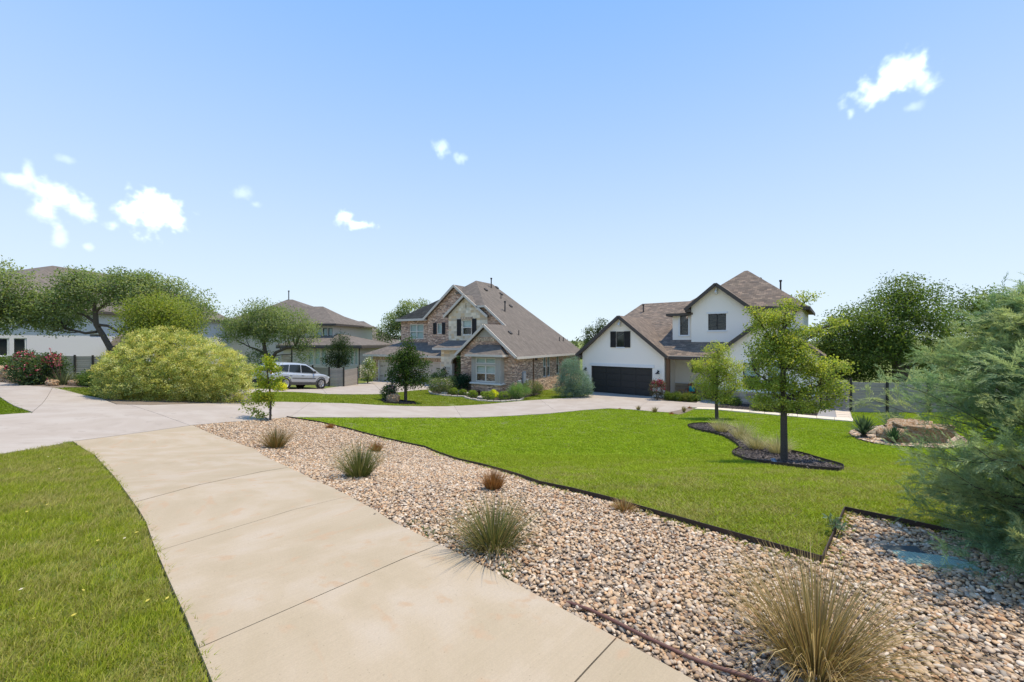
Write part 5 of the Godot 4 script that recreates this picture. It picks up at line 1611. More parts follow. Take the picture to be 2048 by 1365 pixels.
	for k in 46: far.append([Vector3(-75 + k * 3.6 + rnd(-1, 1), rnd(0.5, 1.6) - 2.0, -100 + rnd(-6, 6)), Vector3(rnd(2.2, 3.4), rnd(2.0, 3.3), 2.5)])
	leaves(cb, far, 1500, 16, 0.9, 0.6, 0.35, [Color(0.12, 0.17, 0.07), Color(0.15, 0.2, 0.085), Color(0.1, 0.14, 0.06)], 0.5)
	var woods := part("distant_woods", cb, M.leaf)
	woods.set_meta("kind", "stuff")
	tag(woods, "low band of distant trees on the skyline between the houses", "woods")
	# sapling in the gravel
	sapling()
	cedar()

func sapling() -> void:
	rng.seed = 41
	var at := P(539, 842)
	var base := W(at); var d := at.y
	var t := thing("sapling", "thin sapling with sparse yellow-green leaves behind the first gravel grass tuft", "sapling", base)
	var mb := MB.new(); var cb := MB.new()
	var pts := []
	for q in [[540, 845], [541, 800], [538, 770], [534, 745], [540, 722]]: pts.append(A(q[0], q[1], d) - base)
	pts[0].y = -0.05
	mb.tube(pts, [0.034, 0.03, 0.024, 0.016, 0.007], 7)
	var tones := [Color(0.42, 0.47, 0.05), Color(0.33, 0.42, 0.05), Color(0.24, 0.34, 0.05), Color(0.52, 0.5, 0.05)]
	for q in [[512, 735], [520, 752], [555, 742], [560, 758], [510, 770], [498, 805], [505, 815], [530, 812], [520, 800], [555, 775], [548, 725], [530, 728], [525, 782], [562, 735], [515, 822], [490, 795], [550, 790], [541, 715], [545, 760], [530, 770], [520, 740], [552, 730], [508, 750], [565, 770], [535, 790], [510, 790]]:
		var tip := A(q[0] + rnd(-4, 4), q[1], d) - base + Vector3(0, 0, rnd(-0.3, 0.3))
		var from: Vector3 = pts[rng.randi_range(1, 4)]
		for p in pts:
			if absf(p.y - tip.y + 0.12) < absf(from.y - tip.y + 0.12): from = p
		var w := wobble(from, tip, 4, 0.05)
		mb.tube(w, [0.009, 0.008, 0.006, 0.005, 0.003], 4, false)
		for j in 130:
			var p: Vector3 = w[rng.randi_range(2, 4)] + rdir() * rnd(0.0, 0.2)
			var tone: Color = tones[rng.randi() % 4]
			cb.col = tone * rnd(0.8, 1.2)
			var ld := (rdir() + Vector3.DOWN * 0.3).normalized()
			var ln := rdir(); ln = (ln - ld * ln.dot(ld)).normalized()
			cb.leaf(p, ld, ln, rnd(0.06, 0.11), rnd(0.025, 0.042), ln)
	part("stem", mb, M.bark, t)
	part("foliage", cb, M.leaf, t)

# the feathery cedar at the right edge
func cedar() -> void:
	rng.seed = 51
	var at := Vector2(3.98, 2.95)
	var base := W(at)
	var t := thing("cedar_tree", "feathery blue-green cedar filling the right edge over the pebbles", "tree", base)
	var mb := MB.new(); var cb := MB.new()
	mb.tube([Vector3(0, -0.1, 0), Vector3(0.02, 0.5, 0), Vector3(-0.03, 1.3, 0.02), Vector3(0.05, 2.0, 0), Vector3(0.1, 2.6, 0)], [0.08, 0.065, 0.045, 0.022, 0.006], 9)
	var tones := [Color(0.31, 0.43, 0.23), Color(0.27, 0.39, 0.2), Color(0.38, 0.48, 0.25), Color(0.23, 0.36, 0.19), Color(0.43, 0.5, 0.24)]
	var spray := func(p: Vector3, dir: Vector3, len: float, tone: Color):
		# a curved twig with short needles on both sides
		var side := dir.cross(Vector3.UP).normalized()
		if side.length() < 0.1: side = Vector3.RIGHT
		var upv := side.cross(dir).normalized()
		var roll := rnd(-0.8, 0.8)
		side = side.rotated(dir, roll); upv = upv.rotated(dir, roll)
		var n := int(len / 0.011)
		for k in n:
			var f := float(k) / n
			var q := p + dir * (len * f) + Vector3.DOWN * (0.18 * len * f * f)
			for sg in [-1.0, 1.0]:
				var nd: Vector3 = (side * sg * rnd(0.4, 0.9) + dir * rnd(0.8, 1.2) + upv * rnd(-0.4, 0.6)).normalized()
				var s := rnd(0.75, 1.25)
				cb.col = Color(tone.r * s, tone.g * s, tone.b * s)
				var l := (0.042 - 0.02 * f) * rnd(0.7, 1.3)
				var nn := (upv + rdir() * 0.5).normalized()
				cb.leaf(q, nd, nn, l, 0.0048, nn)
	var prof := [[0.0, 0.8], [0.5, 0.9], [1.0, 1.0], [1.35, 0.98], [1.75, 0.74], [2.2, 0.45], [2.7, 0.12]]
	for k in 230:
		var y := lerpf(0.06, 2.55, pow(rng.randf(), 1.15))
		var an := rnd(0, TAU)
		var reach := curve(prof, y) * rnd(0.62, 1.08)
		var out := Vector3(cos(an), 0, sin(an))
		if out.x > 0.35 and rng.randf() < 0.55: continue
		if y < 0.9 and out.z > 0.1: reach *= lerpf(1.6, 1.0, y / 0.9)
		var from := Vector3(0, y * 0.74, 0)
		var tip := from + out * reach + Vector3.UP * rnd(0.05, 0.55) * reach * clampf(y + 0.2, 0.3, 1.0)
		tip.y = maxf(tip.y, 0.06)
		var w := wobble(from, tip, 5, 0.05)
		mb.tube(w, [0.010, 0.007, 0.005, 0.0035, 0.0025, 0.0015], 5, false)
		var tone: Color = tones[rng.randi() % tones.size()]
		for j in 30:
			var ff := lerpf(0.15, 1.0, pow(rng.randf(), 0.8))
			var seg := clampi(int(ff * 5), 0, 4)
			var p: Vector3 = w[seg].lerp(w[seg + 1], ff * 5 - seg)
			var bd: Vector3 = (w[seg + 1] - w[seg]).normalized()
			var sd := (bd * 0.9 + rdir() * 0.8 + Vector3.UP * 0.25).normalized()
			var len := rnd(0.12, 0.27) * (1.15 - ff * 0.35)
			p += rdir() * 0.05
			spray.call(p, sd, len, tone)
			spray.call(p + sd * len * rnd(0.3, 0.8), (sd + rdir() * 0.8).normalized(), len * 0.6, tone)
	part("trunk", mb, M.bark, t)
	part("crown", cb, M.dull_leaf, t)

func shrub(called: String, label: String, cat: String, at: Vector2, d_blobs: Array, n: int, per: int, cr: float, ll: float, lw: float, tones: Array, sd: int, o := {}) -> Node3D:
	rng.seed = sd
	var base := W(at)
	var t := thing(called, label, cat, base, 0.0, o.get("group", ""))
	var bl := px_blobs(d_blobs, at.y, base)
	var mb := MB.new()
	for k in 5:
		var b: Array = bl[k % bl.size()]
		mb.tube(wobble(Vector3(rnd(-0.05, 0.05), -0.08, rnd(-0.05, 0.05)), b[0] + rdir() * b[1] * 0.3, 3, 0.04), [0.025, 0.02, 0.014, 0.008], 5, false)
	var cb := MB.new()
	leaves(cb, bl, n, per, cr, ll, lw, lift(tones, 1.6), o.get("shell", 0.6), o.get("rise", 0.4), o.get("out", 0.7))
	part("stems", mb, M.bark, t)
	part("foliage", cb, o.get("mat", M.leaf), t)
	if o.has("flowers"):
		var fb := MB.new()
		for k in o.flowers[0]:
			var b: Array = bl[rng.randi() % bl.size()]
			var dir := rdir(); dir.z = absf(dir.z); dir.y = absf(dir.y) * 0.9
			var p: Vector3 = b[0] + dir.normalized() * b[1] * 1.04
			var cc: Color = o.flowers[2][rng.randi() % o.flowers[2].size()]
			for j in 6:
				fb.col = cc * rnd(0.8, 1.15)
				var ld := (rdir() + dir * 0.6).normalized()
				var ln := rdir(); ln = (ln - ld * ln.dot(ld)).normalized()
				fb.leaf(p, ld, ln, o.flowers[1], o.flowers[1] * 0.8, (ln + dir).normalized())
		part("flowers", fb, M.petal, t).set_meta("kind", "stuff")
	return t

func shrubs() -> void:
	var lime := [Color(0.3, 0.31, 0.08), Color(0.23, 0.265, 0.07), Color(0.37, 0.35, 0.10), Color(0.17, 0.215, 0.065), Color(0.43, 0.43, 0.18)]
	shrub("round_bush", "huge rounded yellow-green bush spilling onto the curved driveway", "bush", P(352, 800), [[350, 735, 118, 66, 0.3, 1.7], [300, 745, 88, 55, 0.3, 1.5], [408, 748, 84, 54, 0.2, 1.5], [345, 768, 132, 42, 0.2, 1.7], [330, 705, 70, 50, 0.5, 1.3], [260, 775, 54, 32, 0.1, 0.9], [440, 775, 56, 34, 0.0, 0.9]], 5600, 24, 0.13, 0.075, 0.026, lime, 60, {"mat": M.dull_leaf, "shell": 0.9, "rise": 0.4, "out": 0.6})
	shrub("blue_juniper", "blue-green feathery juniper bush between the brick house and black garage door", "bush", P(1147, 795), [[1147, 765, 30, 28], [1142, 745, 22, 30], [1160, 770, 24, 24], [1128, 775, 18, 20], [1145, 728, 10, 14], [1168, 782, 18, 12]], 620, 30, 0.3, 0.14, 0.02, [Color(0.13, 0.20, 0.155), Color(0.16, 0.23, 0.18), Color(0.10, 0.165, 0.125)], 61, {"mat": M.dull_leaf, "shell": 0.6, "rise": 0.5})
	shrub("white_shrub", "pale flowering shrub at the end of the fence by the brick garage", "bush", P(736, 768), [[736, 745, 15, 20], [738, 728, 11, 12]], 110, 26, 0.3, 0.12, 0.05, [Color(0.17, 0.22, 0.06), Color(0.12, 0.17, 0.05)], 62, {"flowers": [60, 0.09, [Color(0.7, 0.7, 0.6)]]})
	shrub("yellow_shrub", "small bright yellow mounded shrub in front of the parked car", "bush", P(566, 783), [[566, 775, 8, 6], [562, 772, 6, 7]], 60, 26, 0.14, 0.07, 0.03, [Color(0.55, 0.5, 0.03), Color(0.45, 0.45, 0.04)], 63)
	shrub("rose_bush", "pink-white rose bush beside the small conical lawn tree", "bush", P(778, 803), [[777, 786, 13, 12], [782, 778, 10, 8]], 120, 22, 0.22, 0.08, 0.045, [Color(0.07, 0.11, 0.05), Color(0.1, 0.13, 0.06)], 64, {"flowers": [50, 0.06, [Color(0.6, 0.4, 0.38), Color(0.65, 0.58, 0.52), Color(0.4, 0.15, 0.15)]]})
	shrub("rose_bush", "red rose bush against the white house beside the garage door", "bush", P(1315, 801), [[1315, 780, 14, 16], [1316, 768, 12, 8]], 130, 22, 0.22, 0.08, 0.04, [Color(0.08, 0.08, 0.045), Color(0.11, 0.09, 0.05)], 65, {"flowers": [110, 0.07, [Color(0.38, 0.03, 0.06), Color(0.5, 0.1, 0.12), Color(0.28, 0.03, 0.05)]]})
	# brick house bed
	shrub("flowering_shrub", "white-flecked loose shrub at the garage end of the brick house bed", "bush", P(880, 790), [[880, 772, 20, 15], [868, 772, 12, 14], [893, 770, 12, 13]], 170, 24, 0.25, 0.08, 0.035, [Color(0.10, 0.14, 0.055), Color(0.14, 0.17, 0.07)], 66, {"flowers": [60, 0.06, [Color(0.6, 0.5, 0.45)]]})
	shrub("dark_shrub", "dark green shrub behind the white-flecked shrub by the porch", "bush", P(880, 776), [[880, 752, 14, 12], [872, 758, 10, 9]], 100, 24, 0.3, 0.1, 0.05, [Color(0.025, 0.055, 0.025), Color(0.035, 0.065, 0.03)], 67)
	shrub("dark_shrub", "broad dark shrub in front of the arched porch of the brick house", "bush", P(920, 786), [[918, 768, 22, 15], [930, 760, 12, 12], [905, 764, 12, 10]], 170, 24, 0.3, 0.1, 0.045, [Color(0.022, 0.045, 0.025), Color(0.03, 0.06, 0.03)], 68)
	var spire := [Color(0.03, 0.07, 0.025), Color(0.042, 0.09, 0.03)]
	shrub("column_cypress", "slim dark cypress column in front of the arched porch", "bush", P(923, 782), [[922, 722, 7, 16], [923, 745, 9, 22], [922, 765, 9, 14]], 110, 26, 0.2, 0.1, 0.03, spire, 69, {"rise": 1.2})
	shrub("column_cypress", "slim dark cypress column at the brick corner beside the bay window", "bush", P(1006, 788), [[1005, 735, 5, 20], [1005, 755, 9, 20], [1006, 775, 12, 12], [1003, 720, 3, 8]], 130, 26, 0.2, 0.1, 0.03, spire, 70, {"rise": 1.2})
	for q in [[940, 783, 14], [962, 784, 15], [985, 786, 14]]:
		shrub("low_hedge", "clipped dark green hedge shrub under the bay window", "hedge", P(q[0], q[1]), [[q[0], q[1] - 8, q[2], 8]], 80, 24, 0.2, 0.08, 0.04, [Color(0.04, 0.085, 0.02), Color(0.055, 0.1, 0.025)], 71 + int(q[0]), {"group": "hedge shrubs under the bay window"})
	for q in [[906, 790, 9, 7, "boxwood ball right below a golden shrub beside the loose flowering shrub"], [926, 791, 7, 6, "small boxwood ball between two whitish stones of the brick house bed"], [945, 796, 9.5, 7.5, "boxwood ball in front of the clipped hedge and rusty groundcover"], [977, 801, 11.5, 9, "large boxwood ball against the golden shrub at the stone kerb"], [1009, 800, 11.5, 8.5, "large boxwood ball in front of the corner cypress column"], [968, 795, 6, 6, "little boxwood ball half hidden behind the large kerbside one"]]:
		shrub("boxwood_ball", q[4], "bush", P(q[0], q[1]), [[q[0], q[1] - q[3] + 1, q[2], q[3]]], 110, 26, 0.1, 0.05, 0.025, [Color(0.13, 0.19, 0.03), Color(0.10, 0.155, 0.028), Color(0.16, 0.21, 0.04)], 80 + int(q[0]), {"shell": 0.85, "group": "clipped boxwood balls"})
	for q in [[909, 783, 7, 6, "smaller golden-yellow shrub near the arched porch"], [987, 796, 10, 8, "larger golden-yellow shrub before the bay window"]]:
		shrub("golden_shrub", q[4], "bush", P(q[0], q[1]), [[q[0], q[1] - q[3] + 1, q[2], q[3]]], 90, 26, 0.12, 0.06, 0.03, [Color(0.5, 0.5, 0.025), Color(0.4, 0.44, 0.03)], 120 + int(q[0]), {"group": "golden shrubs in the mulch bed"})
	shrub("red_groundcover", "low rusty red groundcover behind the boxwood balls", "plant", P(957, 790), [[950, 786, 13, 4], [968, 787, 12, 4]], 90, 20, 0.2, 0.08, 0.03, [Color(0.11, 0.05, 0.03), Color(0.14, 0.07, 0.035)], 141)
	shrub("rosemary_shrub", "soft green feathery shrub below the meter boxes of the brick house", "bush", P(1042, 799), [[1040, 782, 20, 14], [1030, 787, 14, 10]], 170, 28, 0.24, 0.13, 0.016, [Color(0.10, 0.18, 0.06), Color(0.13, 0.21, 0.075)], 142, {"rise": 0.9})
	shrub("rosemary_shrub", "duller green feathery shrub nearer the juniper along the brick side wall", "bush", P(1066, 793), [[1066, 776, 18, 13], [1075, 779, 10, 10]], 140, 26, 0.24, 0.13, 0.016, [Color(0.09, 0.125, 0.055), Color(0.12, 0.14, 0.07)], 143, {"rise": 0.9})
	# by the porch of the white house
	for q in [[1338, 802, 9, 8], [1356, 803, 10, 8], [1374, 804, 12, 8], [1388, 803, 9, 6]]:
		shrub("porch_plant", "leafy green perennial in the bed before the porch chairs", "plant", P(q[0], q[1]), [[q[0], q[1] - q[3] + 1, q[2], q[3]]], 60, 22, 0.2, 0.14, 0.03, [Color(0.08, 0.12, 0.025), Color(0.06, 0.1, 0.025), Color(0.11, 0.13, 0.03)], 150 + int(q[0]), {"rise": 0.8, "group": "perennials before the porch"})
	for q in [[1450, 808, 12, 9, "leafy plant at the walkway corner of the white house mulch bed"], [1470, 812, 10, 8, "small leafy plant left of the bare mulch by the white house"], [1520, 824, 14, 10, "leafy shrub right of the bare mulch by the white house"], [1545, 826, 14, 10, "leafy shrub left of the tall elm's trunk by the house"], [1572, 828, 12, 9, "leafy shrub directly behind the tall elm's trunk"], [1600, 829, 14, 12, "tallest leafy shrub in the white house mulch bed"], [1618, 828, 10, 10, "last leafy shrub of the mulch bed before the pavers"]]:
		shrub("border_plant", q[4], "plant", P(q[0], q[1]), [[q[0], q[1] - q[3] + 1, q[2], q[3]]], 60, 22, 0.2, 0.1, 0.035, [Color(0.12, 0.17, 0.03), Color(0.08, 0.12, 0.03), Color(0.16, 0.19, 0.05)], 160 + int(q[0]), {"rise": 0.6, "group": "shrubs along the white house"})
	# left side
	shrub("rose_bush", "tall pink and red rose bush in the far left rock bed", "bush", P(78, 770), [[75, 740, 42, 26], [52, 722, 18, 18], [105, 732, 18, 22], [88, 758, 36, 14]], 420, 24, 0.3, 0.09, 0.05, [Color(0.045, 0.075, 0.035), Color(0.065, 0.095, 0.045)], 170, {"flowers": [150, 0.075, [Color(0.55, 0.06, 0.13), Color(0.6, 0.22, 0.24), Color(0.45, 0.05, 0.09)]]})
	shrub("dark_hedge", "clipped dark green hedge under the pale house windows", "hedge", P(15, 768), [[10, 735, 30, 20, 1.5], [-20, 735, 30, 20, 1.5], [35, 737, 18, 18, 1.5], [10, 755, 34, 14, 1.5]], 260, 26, 0.3, 0.1, 0.05, [Color(0.05, 0.09, 0.02), Color(0.07, 0.11, 0.025)], 171)
	for q in [[190, 773, 22, 14], [210, 775, 18, 14]]:
		shrub("green_shrub", "dense green shrub beside the grey fence near the huge round bush", "bush", P(q[0], q[1]), [[q[0], q[1] - q[3], q[2], q[3]]], 130, 24, 0.25, 0.1, 0.03, [Color(0.06, 0.1, 0.03), Color(0.09, 0.14, 0.03)], 172 + int(q[0]), {"group": "shrubs by the left fence"})

# ------------------------------------------------------------------ grasses, yuccas, rocks and small things
func clump(called: String, label: String, cat: String, at: Vector2, h: float, spread: float, n: int, w: float, tones: Array, sd: int, droop := 0.5, group := "", mt: Material = null) -> Node3D:
	rng.seed = sd
	var t := thing(called, label, cat, W(at), 0.0, group)
	var mb := MB.new()
	for k in n:
		var an := rnd(0, TAU)
		var q := pow(rng.randf(), 0.65)
		var out := Vector3(cos(an), 0, sin(an))
		var p := out * q * spread * 0.22 + Vector3.DOWN * 0.02
		var l := h * rnd(0.6, 1.15)
		var lean := q * spread / h
		var dir := (Vector3.UP + out * lean).normalized()
		var pts := []
		var dr := droop * rnd(0.3, 1.3) * (0.4 + q)
		for j in 6:
			var f := j / 5.0
			pts.append(p + dir * (l * f) + out * (l * dr * 0.25 * f * f) + Vector3.DOWN * (l * dr * 0.42 * f * f * f))
		var tone: Color = tones[rng.randi() % tones.size()]
		mb.col = tone * rnd(0.75, 1.2)
		mb.ribbon(pts, w * rnd(0.7, 1.3), out.cross(Vector3.UP).rotated(Vector3.UP, rnd(-0.9, 0.9)))
	part("blades", mb, mt if mt else M.straw, t)
	return t

func yucca(label: String, at: Vector2, r: float, n: int, sd: int, tones: Array) -> void:
	rng.seed = sd
	var t := thing("yucca", label, "yucca", W(at, 0.02), 0.0)
	var mb := MB.new()
	mb.lathe(Vector3(0, -0.05, 0), [[r * 0.16, 0.0], [r * 0.14, 0.14], [0.0, 0.2]], 8)
	part("stem", mb, M.bark, t)
	var b := MB.new()
	for k in n:
		var an := rnd(0, TAU)
		var el := lerpf(-0.1, 1.5, sqrt(rng.randf()))
		var dir := Vector3(cos(an) * cos(el), sin(el), sin(an) * cos(el))
		var side := Vector3(-sin(an), 0, cos(an))
		var l := r * rnd(0.8, 1.15)
		var s := rnd(0.75, 1.2)
		var tone: Color = tones[rng.randi() % tones.size()]
		b.col = tone * s
		var p := Vector3(0, 0.1, 0) + dir * r * 0.06
		b.ribbon([p, p + dir * l * 0.4, p + dir * l * 0.75 + Vector3.DOWN * 0.01, p + dir * l + Vector3.DOWN * 0.03], 0.034, side)
	part("leaves", b, M.dull_leaf, t)

func boulder(called: String, label: String, at: Vector2, s: Vector3, sd: int, mt: Material, rough := 0.5, group := "") -> void:
	var f := FastNoiseLite.new(); f.seed = sd; f.frequency = 0.9; f.fractal_octaves = 5
	f.fractal_gain = 0.62
	var t := thing(called, label, "rock", W(at), 0.0, group)
	var mb := MB.new()
	var nu := 40; var nv := 22
	for r in nv + 1:
		var th := PI * r / nv
		for q in nu:
			var an := TAU * q / nu
			var d := Vector3(sin(th) * cos(an), cos(th), sin(th) * sin(an))
			var k := 1.0 + f.get_noise_3dv(d * 1.6) * rough
			var e := Vector3(signf(d.x) * pow(absf(d.x), 0.8), signf(d.y) * pow(absf(d.y), 0.62), signf(d.z) * pow(absf(d.z), 0.8))
			mb.v.append(Vector3(e.x * s.x, e.y * s.y, e.z * s.z) * k * 0.5 + Vector3.UP * s.y * 0.38)
			mb.n.append(d); mb.c.append(Color.WHITE)
	for r in nv:
		for q in nu:
			var a := r * nu + q; var b := r * nu + (q + 1) % nu
			mb.i.append_array(PackedInt32Array([a, a + nu, b, b, a + nu, b + nu]))
	# face normals gathered at the points
	var nn := PackedVector3Array(); nn.resize(mb.v.size())
	for k in range(0, mb.i.size(), 3):
		var x := mb.i[k]; var y := mb.i[k + 1]; var z := mb.i[k + 2]
		var fn := (mb.v[z] - mb.v[x]).cross(mb.v[y] - mb.v[x])
		nn[x] += fn; nn[y] += fn; nn[z] += fn
	for k in nn.size(): mb.n[k] = nn[k].normalized() if nn[k].length() > 0 else Vector3.UP
	part("stone", mb, mt, t)

func garden() -> void:
	var mixed := [Color(0.24, 0.20, 0.08), Color(0.17, 0.19, 0.06), Color(0.12, 0.15, 0.05), Color(0.3, 0.24, 0.1)]
	var rusty := [Color(0.30, 0.17, 0.06), Color(0.2, 0.17, 0.06), Color(0.14, 0.15, 0.05), Color(0.33, 0.22, 0.09)]
	var greenish := [Color(0.13, 0.16, 0.045), Color(0.18, 0.2, 0.06), Color(0.24, 0.22, 0.08), Color(0.10, 0.13, 0.04)]
	var straw := [Color(0.42, 0.31, 0.14), Color(0.34, 0.24, 0.10), Color(0.26, 0.22, 0.08), Color(0.5, 0.39, 0.2)]
	var brown := [Color(0.33, 0.16, 0.05), Color(0.4, 0.21, 0.08), Color(0.26, 0.12, 0.04)]
	clump("grass_tuft", "rusty green ornamental grass tuft below the thin sapling", "grass tuft", P(551, 897), 0.6, 0.52, 620, 0.0055, rusty, 201)
	clump("grass_tuft", "dense green ornamental grass tuft on the pebbles between sapling and brown stubble", "grass tuft", P(718, 956), 0.62, 0.5, 760, 0.005, greenish, 202)
	clump("grass_tuft", "grey-green grass tuft whose blades hang over the sidewalk edge", "grass tuft", P(987, 1098), 0.5, 0.5, 860, 0.0042, mixed, 203, 0.7)
	clump("grass_tuft", "large straw-coloured grass tuft spilling over the brown pipe", "grass tuft", P(1632, 1345), 0.66, 0.5, 1000, 0.004, straw, 204, 0.8)
	var cut := "cut back brown grass stubble at the edging"
	clump("cut_grass", "large cut-back clump of rusty brown grass stubble behind the grey-green tuft", "grass stubble", P(987, 982), 0.28, 0.2, 800, 0.0045, brown, 205, 0.2)
	clump("cut_grass", "small flat brown stubble clump against the long lawn edging", "grass stubble", P(1247, 1024), 0.17, 0.19, 520, 0.004, brown + straw, 206, 0.4)
	clump("cut_grass", "little rusty stubble clump near the sapling end of the lawn edging", "grass stubble", P(660, 858), 0.22, 0.22, 420, 0.006, brown, 207, 0.3)
	clump("cut_grass", "rusty stubble clump right behind the dense green tuft", "grass stubble", P(752, 905), 0.3, 0.24, 500, 0.006, brown, 208, 0.3)
	# island bed grasses
	var g := "feathery pale grasses in the island bed"
	for q in [[1442, 866, 0.66, 0.42, 211], [1483, 881, 0.72, 0.45, 212], [1512.6, 901, 0.6, 0.42, 213], [1556, 910, 0.62, 0.42, 214]]:
		clump("feather_grass", "pale feathery grass clump in the mulch of the island bed", "grass tuft", P(q[0], q[1]), q[2], q[3] * 1.25, 560, 0.006, [Color(0.6, 0.53, 0.31), Color(0.5, 0.45, 0.24), Color(0.38, 0.38, 0.17)], q[4], 0.5, g)
	g = "small dry grass tufts by the driveway"
	for q in [[1277, 821, 0.32, 0.2, 221, "smaller dry grass tuft between driveway and lawn before the black garage door"], [1309, 826, 0.4, 0.25, 222, "wider dry grass tuft between driveway and lawn before the red rose bush"], [1368, 826, 0.42, 0.14, 223, "upright narrow dry tuft in the gravel notch of the lawn corner"]]:
		clump("dry_tuft", q[5], "grass tuft", P(q[0], q[1]), q[2], q[3], 170, 0.014, [Color(0.4, 0.32, 0.15), Color(0.28, 0.25, 0.1)], q[4], 0.3, g)
	g = "brown stubble by the driveway"
	for q in [[1343, 830, 0.2, 0.24, 224, "brown stubble clump at the tip of the gravel notch"], [1380, 818, 0.2, 0.22, 225, "brown stubble clump where the gravel notch meets the stone border"], [1240, 819, 0.12, 0.2, 226, "flat brown stubble at the lawn's crest before the garage drive"]]:
		clump("dry_stubble", q[5], "grass stubble", P(q[0], q[1]), q[2], q[3], 150, 0.014, brown, q[4], 0.2, g)
	# red yuccas at the left
	for q in [[125, 771, 231], [168, 771, 232]]:
		clump("red_yucca", "grassy grey-green red yucca among rocks by the left lawn wedge", "yucca", P(q[0], q[1]), 0.75, 0.65, 130, 0.03, [Color(0.12, 0.15, 0.08), Color(0.16, 0.18, 0.1), Color(0.2, 0.22, 0.1)], q[2], 0.3, "red yuccas in the left rock bed")
	rng.seed = 240
	var at := P(122, 771)
	for q in [[[122, 768], [112, 735], [98, 696]], [[118, 768], [103, 735], [82, 716]], [[90, 770], [84, 750], [80, 732]], [[122, 768], [118, 730], [120, 708]]]:
		var t := thing("flower_stalk", "thin pink flower stalk rising from the red yuccas", "flower stalk", W(at), 0.0, "red yucca flower stalks")
		var mb := MB.new(); var fb := MB.new()
		var pts := []
		for p in q: pts.append(A(p[0], p[1], at.y) - W(at))
		mb.tube(pts, [0.014, 0.011, 0.006], 5)
		for k in 60:
			var f := rnd(0.45, 1.0)
			var p: Vector3 = pts[1].lerp(pts[2], (f - 0.45) / 0.55)
			fb.col = Color(0.55, 0.16, 0.15) * rnd(0.8, 1.2)
			var ld := rdir(); var ln := rdir(); ln = (ln - ld * ln.dot(ld)).normalized()
			fb.leaf(p, ld, ln, 0.07, 0.03, ln)
		part("stalk", mb, M.poly_pipe, t)
		part("blossom", fb, M.petal, t)
	var yt := [Color(0.085, 0.14, 0.075), Color(0.065, 0.115, 0.06), Color(0.12, 0.17, 0.1)]
	yucca("spiky yucca rosette at the lawn end of the gravel island", P(1728, 877), 0.62, 150, 251, yt)
	yucca("grey spiky yucca rosette behind the orange boulder", P(1788, 866), 0.7, 150, 252, [Color(0.13, 0.18, 0.12), Color(0.17, 0.21, 0.15)])
	yucca("smallest yucca rosette in front of the orange boulder", P(1788, 890), 0.4, 110, 253, [Color(0.05, 0.11, 0.05), Color(0.075, 0.14, 0.06)])
	boulder("boulder", "pitted orange limestone boulder lying between the yuccas", P(1832, 886), Vector3(1.75, 0.72, 0.9), 3, M.rock, 0.55)
	g = "orange rocks in the left bed"
	boulder("boulder", "broad orange rock pile stone at the far left bed edge", P(18, 765), Vector3(1.9, 0.75, 1.0), 5, M.rock, 0.7)
	boulder("rock", "orange rock between hedge and rose bush in the left bed", P(48, 768), Vector3(0.9, 0.5, 0.7), 6, M.rock, 0.6)
	for q in [[104, 773, 7], [148, 773, 8], [185, 773, 9]]:
		boulder("rock", "small orange rock set between the red yuccas", P(q[0], q[1]), Vector3(0.4, 0.3, 0.3), q[2], M.rock, 0.5, g)
	boulder("rock", "pinkish boulder beside the rose bush on the brick house lawn", P(786, 805), Vector3(0.75, 0.55, 0.5), 11, M.rock, 0.4)
	g = "white stones in the brick house bed"
	for q in [[888, 791, 12], [918, 788, 13], [934, 791, 14], [962, 799, 15]]:
		boulder("rock", "rounded whitish stone between the shrubs of the brick house bed", P(q[0], q[1]), Vector3(0.5, 0.26, 0.35), q[2], M.pale_rock, 0.3, g)
	# stone kerb of the brick house bed
	rng.seed = 260
	var kerb := thing("stone_kerb", "pale chopped stone edging along the brick house planting bed", "edging", W(bed_brick[0]))
	for k in 9:
		var a := bed_brick[k]; var b := bed_brick[k + 1]
		if k >= 8: break
		var n := maxi(1, int(a.distance_to(b) / 0.35))
		for j in n:
			var p := a.lerp(b, (j + 0.5) / n)
			var mb := MB.new()
			var dir := (b - a).normalized()
			mb.obox(Transform3D(Basis(Vector3(dir.x, 0, -dir.y), Vector3.UP, Vector3(dir.x, 0, -dir.y).cross(Vector3.UP)) * Basis(Vector3.UP, rnd(-0.1, 0.1)), W(p, 0.04) - kerb.position), Vector3(a.distance_to(b) / n * 0.92, rnd(0.11, 0.16), rnd(0.12, 0.18)), 0.02)
			part("kerb_stone", mb, M.pale_rock, kerb)
	# weeds in the gravel
	g = "green weeds along the sidewalk edge"
	for q in [[828, 1053, 271], [845, 1068, 272], [865, 1076, 275], [1010, 1158, 273], [1020, 1138, 274]]:
		clump("weed", "small tuft of green weeds in the pebbles at the sidewalk edge", "weed", P(q[0], q[1]), 0.09, 0.1, 80, 0.005, [Color(0.08, 0.16, 0.03), Color(0.1, 0.18, 0.04)], q[2], 0.5, g, M.grass)
	rng.seed = 280
	var at2 := P(1672, 1075)
	var t := thing("broadleaf_weed", "silvery broadleaf weed growing at the stepped edging corner", "weed", W(at2))
	var mb := MB.new(); var cb := MB.new()
	for k in 5:
		var tip := Vector3(rnd(-0.06, 0.06), rnd(0.08, 0.2), rnd(-0.06, 0.06))
		mb.tube([Vector3(0, -0.02, 0), tip * 0.6, tip], [0.004, 0.003, 0.002], 4, false)
		for j in 7:
			var ld := (rdir() + Vector3.UP * 0.3).normalized(); var ln := rdir(); ln = (ln - ld * ln.dot(ld)).normalized()
			cb.col = Color(0.22, 0.30, 0.17) * rnd(0.8, 1.2)
			cb.leaf(tip * rnd(0.5, 1.0), ld, ln, 0.06, 0.025, ln)
	part("stems", mb, M.bark, t); part("foliage", cb, M.dull_leaf, t)
